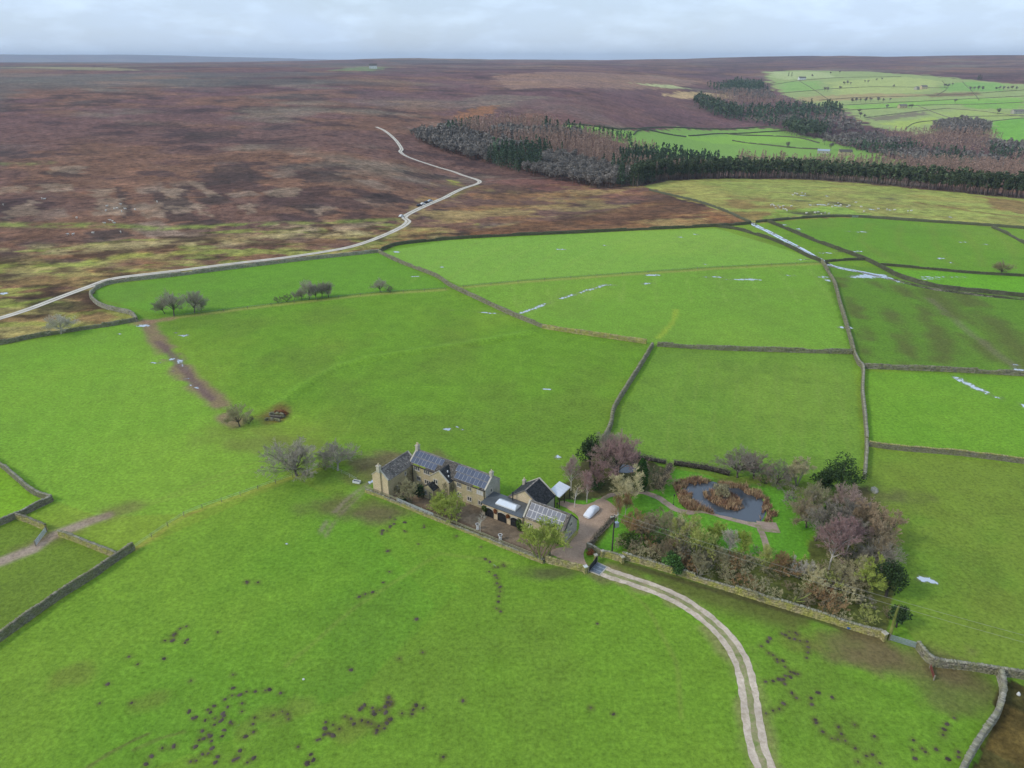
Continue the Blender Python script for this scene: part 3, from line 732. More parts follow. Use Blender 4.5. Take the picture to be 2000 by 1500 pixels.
MH_F = conv([(650, 750), (690, 740), (670, 758), (725, 745), (735, 755), (690, 775), (720, 780), (750, 790), (790, 795), (795, 825), (795, 855), (787, 885), (570, 795), (580, 775), (535, 820), (575, 858), (600, 870), (622, 893), (625, 908), (655, 903), (667, 935), (695, 963), (715, 970), (738, 975), (668, 985), (695, 992), (630, 1005), (645, 1008), (660, 1005), (600, 1015), (557, 1018), (665, 1030), (705, 1082), (730, 1108), (812, 1110), (852, 1080), (930, 1105), (815, 1145), (657, 1140), (635, 1170), (600, 1180), (560, 1195), (835, 1230), (840, 1248), (965, 1272), (1055, 1258), (877, 1298), (980, 1310), (928, 1336), (962, 1340), (1003, 1348), (1165, 1323), (1058, 1390), (1120, 1432), (1155, 1425), (1073, 1465), (1195, 1472), (1610, 1220), (1572, 1255), (1555, 1285), (1548, 1315), (1383, 1345), (1380, 1398), (1432, 1390), (1450, 1410), (1392, 1447), (1575, 1450), (1635, 1410), (1635, 1440), (1510, 1395)], 1300, 975, 2.857)
MH_G = conv([(290, 645), (330, 660), (320, 690), (290, 715), (295, 705), (240, 735), (235, 760), (235, 748), (270, 740), (395, 680), (390, 738), (400, 745), (530, 700), (530, 715), (275, 880), (490, 830), (925, 850), (755, 775)], 680, 830, 3.571)
for a, b_ in MH_A + MH_B + MH_C + MH_D + MH_E + MH_F + MH_G:
    x, y, _ = at(a, b_); box = (np.abs(gx - x) < 2.2) & (np.abs(gy - y) < 2.2)
    d = np.hypot(gx[box] - x, gy[box] - y) * (.7 + .7 * n_s[box])
    m = np.zeros(len(gx)); m[box] = 1 - smooth(.15, .95, d); paint(m, lin(88, 76, 50), .6)
# puddles and wet ground
def pud(px, py, rx, ry, s=0):
    x, y, _ = at(px, py)
    d = np.hypot((gx - x) / (rx * .66), (gy - y) / (ry * .7)) + (n_s - .5) * 1.3
    wet[:] = np.maximum(wet, 1 - smooth(.55, 1.05, d))
for p in ((280, 636, 4.2, 2), (358, 655, 5, 1.6), (335, 702, 1.9, 2.2), (352, 706, 1.7, 2.4), (306, 709, 4, 1.3), (337, 726, 2.2, 1.2), (364, 740, 2, 1.4), (383, 757, 2, 1.2), (372, 752, 1.8, 1), (343, 650, 2, 1),
          (233, 652, 1.6, 1), (775, 492, 3, 3), (1096, 487, 5, 2.2), (862, 521, 2.5, 1.2), (1182, 480, 3, 1.2), (1276, 537, 6, 2), (811, 540, 3, 1.6), (1070, 760, 3, 1.6), (874, 838, 2.5, 1.6), (902, 840, 1.4, .8), (1088, 893, 1.8, 1.2), (893, 834, 1.2, .7),
          (1470, 437, 7, 6), (1530, 439, 10, 2.2), (1560, 447, 3, 5), (1640, 491, 8, 2), (1665, 491, 14, 2), (1620, 494, 8, 1.6), (1578, 507, 10, 1.6), (1690, 540, 16, 4), (1722, 538, 14, 4), (1460, 546, 13, 2), (1395, 541, 9, 1.6), (1540, 538, 8, 1.4),
          (1608, 541, 7, 1.6), (1618, 548, 3, 3), (1645, 640, 4, 2.5), (1657, 640, 3, 2.5), (1808, 1132, 3.6, 2), (1822, 1137, 2.4, 1.2), (1800, 1127, 2, 1), (1880, 473, 5, 2), (1838, 505, 4, 2), (1925, 478, 3, 1.4), (1860, 513, 3, 1.4), (1680, 453, 8, 1.6), (1655, 452, 4, 1.6), (1805, 545, 20, 1.6), (1840, 541, 18, 1.4), (8, 573, 5, 4),
          (1600, 400, 10, 3), (1640, 402, 9, 2), (1705, 409, 5, 2), (1733, 410, 4, 2), (1772, 413, 4, 2), (1560, 382, 8, 2), (1612, 383, 6, 1.4), (1860, 424, 5, 1.8), (1365, 425, 2, 1), (1330, 463, 3, 1.4), (1355, 458, 6, 1), (560, 1062, .8, .5), (1378, 516, 3, 1.2), (1205, 557, 3, 1)):
    pud(*p)
for pts, w, br in (([(1015, 612), (1060, 596), (1110, 578), (1150, 566), (1182, 556), (1230, 556), (1275, 553)], 2.0, .44), ([(880, 605), (960, 612), (1000, 614)], 1.4, .52), ([(1475, 440), (1515, 460), (1560, 484), (1600, 507), (1625, 520)], 3.4, .3),
                   ([(1625, 520), (1690, 533), (1740, 545), (1790, 558), (1850, 568), (1930, 578), (2000, 584)], 4.0, .4), ([(1870, 738), (1905, 758), (1950, 775), (2000, 793)], 2.6, .45), ([(1985, 712), (2000, 726), (2040, 745)], 4, .4), ([(1552, 448), (1575, 462), (1595, 470)], 3, .5),
                   ([(335, 695), (355, 712), (368, 724)], 1.0, .45), ([(720, 945), (735, 932)], 1.0, .4), ([(1560, 402), (1640, 400), (1660, 404)], 4, .5)):
    m = line_px(pts, w, None, soft=.5, breakup=br, bs=5); wet[:] = np.maximum(wet, m)
wet *= (gr > 60)
paint(wet, lin(120, 112, 96), .6)

me = np_mesh('ground', np.stack([GX, GY, GZ], -1).reshape(-1, 3),
             (lambda i, j, n: np.stack([i * n + j, (i + 1) * n + j, (i + 1) * n + (j + 1) % n, i * n + (j + 1) % n][::-1], -1).reshape(-1, 4))(
                 *np.meshgrid(np.arange(len(rad) - 1), np.arange(len(az)), indexing='ij'), len(az)), [], smooth_shade=True)
ca = me.color_attributes.new('land', 'FLOAT_COLOR', 'POINT')
ca.data.foreach_set('color', np.concatenate([np.clip(col, 0, 1), np.ones((len(col), 1))], 1).astype(np.float32).ravel())
for nm, v in (('heath', heath), ('wet', wet)):
    a_ = me.attributes.new(nm, 'FLOAT', 'POINT'); a_.data.foreach_set('value', v.astype(np.float32))
gm_ = bpy.data.materials.new('land_surface')
nt, N, L, b, out = nodes_of(gm_)
geo = N.new('ShaderNodeNewGeometry'); pos = geo.outputs['Position']
def attr(n, o='Fac'):
    a = N.new('ShaderNodeAttribute'); a.attribute_name = n; return a.outputs[o]
GROUND_GAIN = 1.0
f1 = noise(N, L, pos, 1.25, 7, 0.78); f2 = noise(N, L, pos, 0.22, 5, 0.66); f3 = noise(N, L, pos, 0.16, 8, 0.78, 0.3); f4 = noise(N, L, pos, 0.028, 7, 0.7, 0.3)
g_a = remap(N, L, f1, 0.27, 0.73, 0.50, 1.50); g_b = remap(N, L, f2, 0.3, 0.7, 0.93, 1.07)
h_a = mathn(N, L, 'MULTIPLY', remap(N, L, f3, 0.33, 0.67, 0.34, 1.7), remap(N, L, f4, 0.3, 0.7, 0.7, 1.34))
gfac = mathn(N, L, 'MULTIPLY', g_a, g_b)
hfac = mathn(N, L, 'MULTIPLY', h_a, g_a)
ht = attr('heath')
mm = N.new('ShaderNodeMix'); mm.data_type = 'FLOAT'
L.new(ht, mm.inputs[0]); L.new(gfac, mm.inputs[2]); L.new(hfac, mm.inputs[3])
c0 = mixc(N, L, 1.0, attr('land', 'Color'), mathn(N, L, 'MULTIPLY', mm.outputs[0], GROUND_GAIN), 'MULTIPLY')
# scattered darker tufts and straw flecks
rusty = mathn(N, L, 'MULTIPLY', ht, remap(N, L, noise(N, L, pos, 0.045, 8, 0.75, 0.5), 0.52, 0.66, 0, 0.55))
c0 = mixc(N, L, rusty, c0, mixc(N, L, 1.0, c0, (1.32, 1.10, 0.90), 'MULTIPLY'))
greyed = mathn(N, L, 'MULTIPLY', ht, remap(N, L, noise(N, L, pos, 0.03, 8, 0.72, 0.5), 0.36, 0.50, 0.6, 0))
c0 = mixc(N, L, greyed, c0, mixc(N, L, 1.0, c0, (0.78, 0.86, 0.92), 'MULTIPLY'))
tuft = remap(N, L, noise(N, L, pos, 1.9, 3, 0.75), 0.585, 0.68, 0, 0.55)
c0 = mixc(N, L, tuft, c0, mixc(N, L, 1.0, c0, (0.55, 0.58, 0.6), 'MULTIPLY'))
L.new(c0, b.inputs['Base Color'])
b.inputs['Roughness'].default_value = 0.95; b.inputs['Specular IOR Level'].default_value = 0.1
bn = N.new('ShaderNodeBump'); bn.inputs['Strength'].default_value = 0.35; bn.inputs['Distance'].default_value = 0.25
L.new(f1, bn.inputs['Height']); L.new(bn.outputs[0], b.inputs['Normal'])
wt = attr('wet')
wn_ = noise(N, L, pos, 0.7, 5, 0.65, 0.6)
wm_ = remap(N, L, mathn(N, L, 'ADD', wt, mathn(N, L, 'MULTIPLY', mathn(N, L, 'SUBTRACT', wn_, 0.5), 2.6)), 0.60, 0.86, 0, 0.85)
gl = N.new('ShaderNodeBsdfGlossy'); gl.inputs['Roughness'].default_value = 0.06; gl.inputs['Color'].default_value = (0.90, 0.90, 0.90, 1)
ms = N.new('ShaderNodeMixShader')
L.new(wm_, ms.inputs[0]); L.new(b.outputs[0], ms.inputs[1]); L.new(gl.outputs[0], ms.inputs[2])
L.new(ms.outputs[0], out.inputs['Surface'])
me.materials.append(gm_)
ground = new_obj('ground', me); ground['kind'] = 'structure'

# ------------------------------------------------------------------ tracks, road, paths, yard and pond: sheets laid on the ground
def resample(pts, step):
    pts = np.asarray(pts, float)
    # smooth the polyline with Catmull-Rom, then even steps
    P = np.vstack([2 * pts[0] - pts[1], pts, 2 * pts[-1] - pts[-2]])
    outp = []
    for i in range(1, len(P) - 2):
        t = np.linspace(0, 1, 24, endpoint=False)[:, None]
        p0, p1, p2, p3 = P[i - 1], P[i], P[i + 1], P[i + 2]
        outp.append(0.5 * ((2 * p1) + (-p0 + p2) * t + (2 * p0 - 5 * p1 + 4 * p2 - p3) * t ** 2 + (-p0 + 3 * p1 - 3 * p2 + p3) * t ** 3))
    C = np.vstack(outp + [pts[-1:]])
    s = np.concatenate([[0], np.cumsum(np.linalg.norm(np.diff(C, axis=0), axis=1))])
    n = max(2, int(s[-1] / step) + 1)
    q = np.linspace(0, s[-1], n)
    return np.stack([np.interp(q, s, C[:, k]) for k in range(C.shape[1])], 1)

def strip_mesh(C, off, width, lift, jit, rng):
    """ribbon along C, shifted sideways by off"""
    d = np.gradient(C, axis=0); d /= np.linalg.norm(d, axis=1, keepdims=True)
    n = np.stack([-d[:, 1], d[:, 0]], 1)
    rows = []
    js = [np.convolve(rng.uniform(-1, 1, len(C) + 2), [.25, .5, .25], 'valid') * jit for _ in range(2)]
    for k, t in enumerate((-0.5, -0.17, 0.17, 0.5)):
        j = js[0] if k == 0 else js[1] if k == 3 else 0
        q = C + n * (off + t * width + j)[:, None] if np.ndim(j) else C + n * (off + t * width)
        rows.append(np.column_stack([q, Z(q[:, 0], q[:, 1]) + lift]))
    V = np.stack(rows, 1).reshape(-1, 3); m = len(C)
    i, j = np.meshgrid(np.arange(m - 1), np.arange(3), indexing='ij')
    return V, np.stack([i * 4 + j, (i + 1) * 4 + j, (i + 1) * 4 + j + 1, i * 4 + j + 1], -1).reshape(-1, 4)

def gravel_mat(name, c1, c2, grit=1.6, patch=None):
    m = bpy.data.materials.new(name)
    nt, N, L, b, out = nodes_of(m)
    g = N.new('ShaderNodeNewGeometry'); p = g.outputs['Position']
    f = noise(N, L, p, grit, 6, 0.7); f2 = noise(N, L, p, 0.25, 4, 0.6)
    c = mixc(N, L, remap(N, L, f, 0.3, 0.7, 0, 1), c1, c2)
    c = mixc(N, L, 1.0, c, remap(N, L, f2, 0.3, 0.7, 0.8, 1.18), 'MULTIPLY')
    if patch: c = mixc(N, L, remap(N, L, noise(N, L, p, 0.45, 5, 0.65), 0.52, 0.64, 0, 0.7), c, patch)
    L.new(c, b.inputs['Base Color']); b.inputs['Roughness'].default_value = 0.95; b.inputs['Specular IOR Level'].default_value = 0.15
    bn = N.new('ShaderNodeBump'); bn.inputs['Strength'].default_value = 0.3; bn.inputs['Distance'].default_value = 0.05
    L.new(f, bn.inputs['Height']); L.new(bn.outputs[0], b.inputs['Normal'])
    return m
M['drive'] = gravel_mat('pale_stone_track', tuple(lin(212, 196, 176)), tuple(lin(178, 160, 138)), 1.6, tuple(lin(160, 146, 118)))
M['moor_road'] = gravel_mat('moor_road', tuple(lin(222, 214, 198)), tuple(lin(190, 178, 158)), 0.5)
M['yard'] = gravel_mat('yard_gravel', tuple(lin(182, 156, 134)), tuple(lin(152, 128, 106)), 2.4, tuple(lin(162, 138, 116)))
M['path'] = gravel_mat('garden_path', tuple(lin(168, 148, 132)), tuple(lin(140, 120, 104)), 2.4, tuple(lin(118, 122, 72)))
M['wet_track'] = gravel_mat('wet_track', tuple(lin(150, 140, 124)), tuple(lin(110, 100, 84)), 0.8)
M['flooded_track'] = gravel_mat('flooded_track', tuple(lin(150, 140, 124)), tuple(lin(110, 100, 84)), 0.8)
def flood(m):
    nt = m.node_tree; N, L = nt.nodes, nt.links
    out = [n for n in N if n.type == 'OUTPUT_MATERIAL'][0]; b = [n for n in N if n.type == 'BSDF_PRINCIPLED'][0]
    g = N.new('ShaderNodeNewGeometry'); gl = N.new('ShaderNodeBsdfGlossy'); gl.inputs['Roughness'].default_value = 0.05; gl.inputs['Color'].default_value = (0.92, 0.93, 0.95, 1)
    ms = N.new('ShaderNodeMixShader'); L.new(remap(N, L, noise(N, L, g.outputs['Position'], 0.16, 6, 0.7), 0.42, 0.5, 0.0, 0.95), ms.inputs[0])
    L.new(b.outputs[0], ms.inputs[1]); L.new(gl.outputs[0], ms.inputs[2]); L.new(ms.outputs[0], out.inputs['Surface'])
flood(M['flooded_track'])
M['mid_grass'] = gravel_mat('verge_grass', tuple(lin(110, 132, 58)), tuple(lin(168, 150, 122)), 0.9)

rng = np.random.default_rng(5)
TRK = resample(atl([(1174, 1113), (1195, 1122), (1240, 1137), (1285, 1153), (1330, 1174), (1380, 1208), (1420, 1247), (1447, 1292), (1461, 1345), (1469, 1400), (1478, 1450), (1494, 1500), (1520, 1560)]), 0.45)
parts = [strip_mesh(TRK, o_, w_, 0.05, 0.17, rng) for o_, w_ in ((-1.0, 1.12), (1.0, 1.08))]
V, F = join(parts)
o = new_obj('track', np_mesh('track', V, F, 'drive')); o['kind'] = 'structure'
V, F = strip_mesh(TRK, 0, 1.2, 0.035, 0.3, rng)
new_obj('track_verge', np_mesh('track_verge', V, F, 'mid_grass'))['kind'] = 'structure'

ROAD = resample(atl([(-80, 644), (0, 622), (60, 603), (120, 580), (175, 560), (215, 546), (260, 539), (330, 531), (450, 516), (560, 503), (640, 491), (690, 481), (740, 464), (780, 446), (797, 433), (790, 424), (812, 411), (850, 394), (900, 370), (936, 357), (925, 349), (890, 337), (850, 325), (800, 308), (782, 297), (784, 290), (770, 271), (752, 256), (735, 248)]), 3.0)
V, F = join([strip_mesh(ROAD, o_, 1.75, 0.14, 0.12, rng) for o_ in (-1.05, 1.05)])
new_obj('moor_road', np_mesh('moor_road', V, F, 'moor_road'))['kind'] = 'structure'
SIDE = resample(atl([(938, 356), (975, 351), (1020, 349), (1070, 347)]), 3.0)
V, F = strip_mesh(SIDE, 0, 1.6, 0.15, 0.4, rng)
new_obj('moor_path', np_mesh('moor_path', V, F, 'wet_track'))['kind'] = 'structure'
WET = resample(atl([(1466, 436), (1500, 452), (1540, 473), (1575, 492), (1602, 508), (1630, 521), (1690, 533), (1745, 546), (1800, 560), (1870, 571), (2000, 585), (2150, 600)]), 2.0)
V, F = join([strip_mesh(WET, o_, 1.3, 0.06, 0.35, rng) for o_ in (-1.0, 1.0)])
new_obj('field_track', np_mesh('field_track', V, F, 'flooded_track'))['kind'] = 'structure'

def flat_poly(name, pts_xy, mat, z, jit=0.0, seed=1, step=0.6):
    P = np.asarray(pts_xy, float); P = resample(np.vstack([P, P[:1]]), step)[:-1]
    r_ = np.random.default_rng(seed)
    P = P + r_.uniform(-jit, jit, P.shape)
    c = P.mean(0)
    import bmesh
    bm = bmesh.new()
    vs_ = [bm.verts.new((p[0], p[1], z)) for p in P]
    f = bm.faces.new(vs_)
    if f.normal.z < 0: f.normal_flip()
    bmesh.ops.triangulate(bm, faces=[f])
    bm.normal_update()
    for f in bm.faces:
        if f.normal.z < 0: f.normal_flip()
    me = bpy.data.meshes.new(name); bm.to_mesh(me); bm.free()
    me.materials.append(M[mat] if isinstance(mat, str) else mat)
    o = new_obj(name, me); o['kind'] = 'structure'
    return o

YARD = atl([(1129, 1042), (1130, 1012), (1105, 992), (1088, 984), (1100, 979), (1125, 984), (1148, 985), (1175, 974), (1200, 988), (1206, 1004), (1190, 1028), (1165, 1052), (1146, 1070), (1140, 1086), (1147, 1104), (1153, 1112), (1140, 1110), (1120, 1100), (1075, 1082), (1090, 1070), (1106, 1067)])
flat_poly('yard', YARD, 'yard', float(Z(*YARD[0])) + 0.05, 0.12)
pth = resample(atl([(1258, 962), (1285, 972), (1306, 986), (1322, 996), (1345, 1001), (1370, 998), (1392, 1002), (1420, 1011), (1450, 1019), (1480, 1027), (1505, 1031)]), 0.5)
parts = [strip_mesh(pth, 0, 1.7, 0.05, 0.12, rng)]
pth2 = resample(atl([(1484, 1034), (1491, 1048), (1496, 1064), (1499, 1084)]), 0.5)
parts.append(strip_mesh(pth2, 0, 1.3, 0.06, 0.12, rng))
pth3 = resample(atl([(1168, 984), (1190, 968), (1225, 962), (1258, 962)]), 0.5)
parts.append(strip_mesh(pth3, 0, 1.3, 0.045, 0.15, rng))
pth4 = resample(atl([(1478, 1027), (1500, 1030), (1520, 1031)]), 0.5)
parts.append(strip_mesh(pth4, 0, 3.6, 0.07, 0.2, rng))
V, F = join(parts)
new_obj('garden_path', np_mesh('garden_path', V, F, 'path'))['kind'] = 'structure'

wm2 = bpy.data.materials.new('pond_water')
nt, N, L, b, out = nodes_of(wm2)
b.inputs['Base Color'].default_value = (0.055, 0.066, 0.078, 1); b.inputs['Roughness'].default_value = 0.05
b.inputs['IOR'].default_value = 1.5; b.inputs['Specular IOR Level'].default_value = 1.0
g = N.new('ShaderNodeNewGeometry'); bn = N.new('ShaderNodeBump'); bn.inputs['Strength'].default_value = 0.08; bn.inputs['Distance'].default_value = 0.05
L.new(noise(N, L, g.outputs['Position'], 2.5, 3), bn.inputs['Height']); L.new(bn.outputs[0], b.inputs['Normal'])
M['water'] = wm2
POND = atl([(1332, 957), (1340, 948), (1356, 942), (1376, 944), (1392, 941), (1420, 950), (1440, 951), (1462, 955), (1484, 968), (1490, 980), (1497, 992), (1493, 1008), (1484, 1019), (1462, 1019), (1440, 1014), (1425, 1010), (1404, 1006), (1384, 997), (1366, 988), (1356, 977), (1342, 970)])
flat_poly('pond', POND, 'water', 0.06, 0.05)
POND2 = atl([(1196, 916), (1210, 908), (1232, 910), (1242, 918), (1230, 924), (1206, 923)])
flat_poly('garden_pool', POND2, 'water', float(Z(*POND2[0])) + 0.08, 0.1)
ISLE = atl([(1372, 963), (1388, 958), (1412, 958), (1434, 968), (1450, 984), (1452, 995), (1438, 999), (1412, 994), (1392, 984), (1377, 973)])
flat_poly('pond_island', ISLE, M['soil'], 0.12, 0.3)

# ------------------------------------------------------------------ dry stone walls
def unit_box():
    return np.array([[-.5, -.5, 0], [.5, -.5, 0], [.5, .5, 0], [-.5, .5, 0], [-.5, -.5, 1], [.5, -.5, 1], [.5, .5, 1], [-.5, .5, 1]]), \
        np.array([[0, 3, 2, 1], [4, 5, 6, 7], [0, 1, 5, 4], [1, 2, 6, 5], [2, 3, 7, 6], [3, 0, 4, 7]])
UB, UF = unit_box()

def boxes(cen, ang, lx, ly, lz, rng, jit=0.12):
    """many rough stones: centre of base, heading, sizes"""
    n = len(cen)
    V = UB[None] * np.stack([lx, ly, lz], 1)[:, None, :]
    V = V + rng.uniform(-jit, jit, V.shape) * np.stack([lx, ly, lz], 1)[:, None, :]
    c, s = np.cos(ang)[:, None], np.sin(ang)[:, None]
    X = V[:, :, 0] * c - V[:, :, 1] * s; Y = V[:, :, 0] * s + V[:, :, 1] * c
    V = np.stack([X, Y, V[:, :, 2]], -1) + np.asarray(cen)[:, None, :]
    F = UF[None] + (np.arange(n) * 8)[:, None, None]
    return V.reshape(-1, 3), F.reshape(-1, 4)

def along(C, q):
    s = np.concatenate([[0], np.cumsum(np.linalg.norm(np.diff(C, axis=0), axis=1))])
    p = np.stack([np.interp(q, s, C[:, 0]), np.interp(q, s, C[:, 1])], 1)
    p2 = np.stack([np.interp(q + .05, s, C[:, 0]), np.interp(q + .05, s, C[:, 1])], 1)
    p1 = np.stack([np.interp(q - .05, s, C[:, 0]), np.interp(q - .05, s, C[:, 1])], 1)
    d = p2 - p1
    return p, np.arctan2(d[:, 1], d[:, 0])

def stone_wall(label, pts, h=1.35, w=0.55, mat='wall_stone', near=True, seed=1, group=None, name='dry_stone_wall', cope=None, world=False):
    rng = np.random.default_rng(seed)
    C = resample(pts if world else atl(pts), 0.5 if near else 2.0)
    Ltot = np.sum(np.linalg.norm(np.diff(C, axis=0), axis=1))
    hv = lambda q: h * (0.9 + 0.2 * vnoise(q / 3.1, q * 0 + seed, seed)) * (1 - 0.3 * (vnoise(q / 9, q * 0 + 3, seed + 5) > .86))
    # core
    m = len(C)
    d = np.gradient(C, axis=0); d /= np.linalg.norm(d, axis=1, keepdims=True); n_ = np.stack([-d[:, 1], d[:, 0]], 1)
    q = np.linspace(0, Ltot, m); hh = hv(q)
    zz = Z(C[:, 0], C[:, 1])
    prof = [(-.5, -0.2), (-.34, .97), (.34, .97), (.5, -0.2)] if near else [(-.5, -0.2), (-.45, .5), (-.3, .95), (0, 1.08), (.3, .95), (.45, .5), (.5, -0.2)]
    rows = []
    for k, (t, f) in enumerate(prof):
        jt = rng.uniform(-.06, .06, m) if near else rng.uniform(-.14, .14, m)
        jz = np.zeros(m) if near else rng.uniform(-.1, .1, m)
        rows.append(np.column_stack([C + n_ * (t * w * (0.8 if near else 1.15) + jt * (0 if near else 1))[:, None] if np.ndim(t * w + jt) else C, zz + np.maximum(f, 0) * hh + (f if f < 0 else 0) + (jz if f > 0 else 0)]))
    V = np.stack(rows, 1).reshape(-1, 3); kk = len(prof)
    i, j = np.meshgrid(np.arange(m - 1), np.arange(kk - 1), indexing='ij')
    F = np.stack([i * kk + j, (i + 1) * kk + j, (i + 1) * kk + j + 1, i * kk + j + 1][::-1], -1).reshape(-1, 4)
    ends = np.array([[0, 1, kk - 2, kk - 1], [(m - 1) * kk + kk - 1, (m - 1) * kk + kk - 2, (m - 1) * kk + 1, (m - 1) * kk]])
    o = new_obj(name, np_mesh(name, V, np.vstack([F, ends]), mat))
    tag(o, label, 'wall', group); o['kind'] = 'thing'
    mid = (not near) and math.hypot(*C.mean(0)) < 460
    if near or mid:
        sl = 0.38 if near else 0.62
        cen, an, lx, ly, lz = [], [], [], [], []
        nc = max(2, int(round(h / (0.2 if near else .38)))); ch = 1.0 / nc
        for side in (-1, 1):
            for c_ in range(nc):
                n = int(Ltot / sl)
                qq = np.sort(rng.uniform(0, Ltot, n)) if c_ % 2 else np.linspace(0.2, Ltot - 0.2, n) + rng.uniform(-.1, .1, n)
                qq = np.clip(qq, .15, Ltot - .15)
                p, a = along(C, qq); hq = hv(qq)
                off = side * (w * 0.5 - (0.1 if near else 0.02) - 0.12 * w * c_ * ch) + rng.uniform(-.035, .035, n)
                p = p + np.stack([-np.sin(a), np.cos(a)], 1) * off[:, None]
                cen.append(np.column_stack([p, Z(p[:, 0], p[:, 1]) + hq * c_ * ch - (0.06 if c_ == 0 else 0)]))
                an.append(a + rng.uniform(-.06, .06, n)); lx.append(rng.uniform(.28, .52, n) * sl / .38); ly.append(np.full(n, .22 if near else .3)); lz.append(hq * ch * rng.uniform(.75, 1.05, n))
        V, F = boxes(np.concatenate(cen), np.concatenate(an), np.concatenate(lx), np.concatenate(ly), np.concatenate(lz), rng)
        c = new_obj('stonework', np_mesh('stonework', V, F, mat), o); c['kind'] = 'stuff'
        n = int(Ltot / (0.27 if near else 0.5))
        qq = np.linspace(.15, Ltot - .15, n) + rng.uniform(-.05, .05, n)
        p, a = along(C, qq); hq = hv(qq)
        V, F = boxes(np.column_stack([p, Z(p[:, 0], p[:, 1]) + hq * 0.97]), a + rng.uniform(-.2, .2, n), rng.uniform(.16, .3, n) * (1 if near else 1.6), np.full(n, w * .85) * rng.uniform(.8, 1.1, n), rng.uniform(.14, .27, n), rng, .14)
        c = new_obj('coping', np_mesh('coping', V, F, cope or mat), o); c['kind'] = 'stuff'
    return o

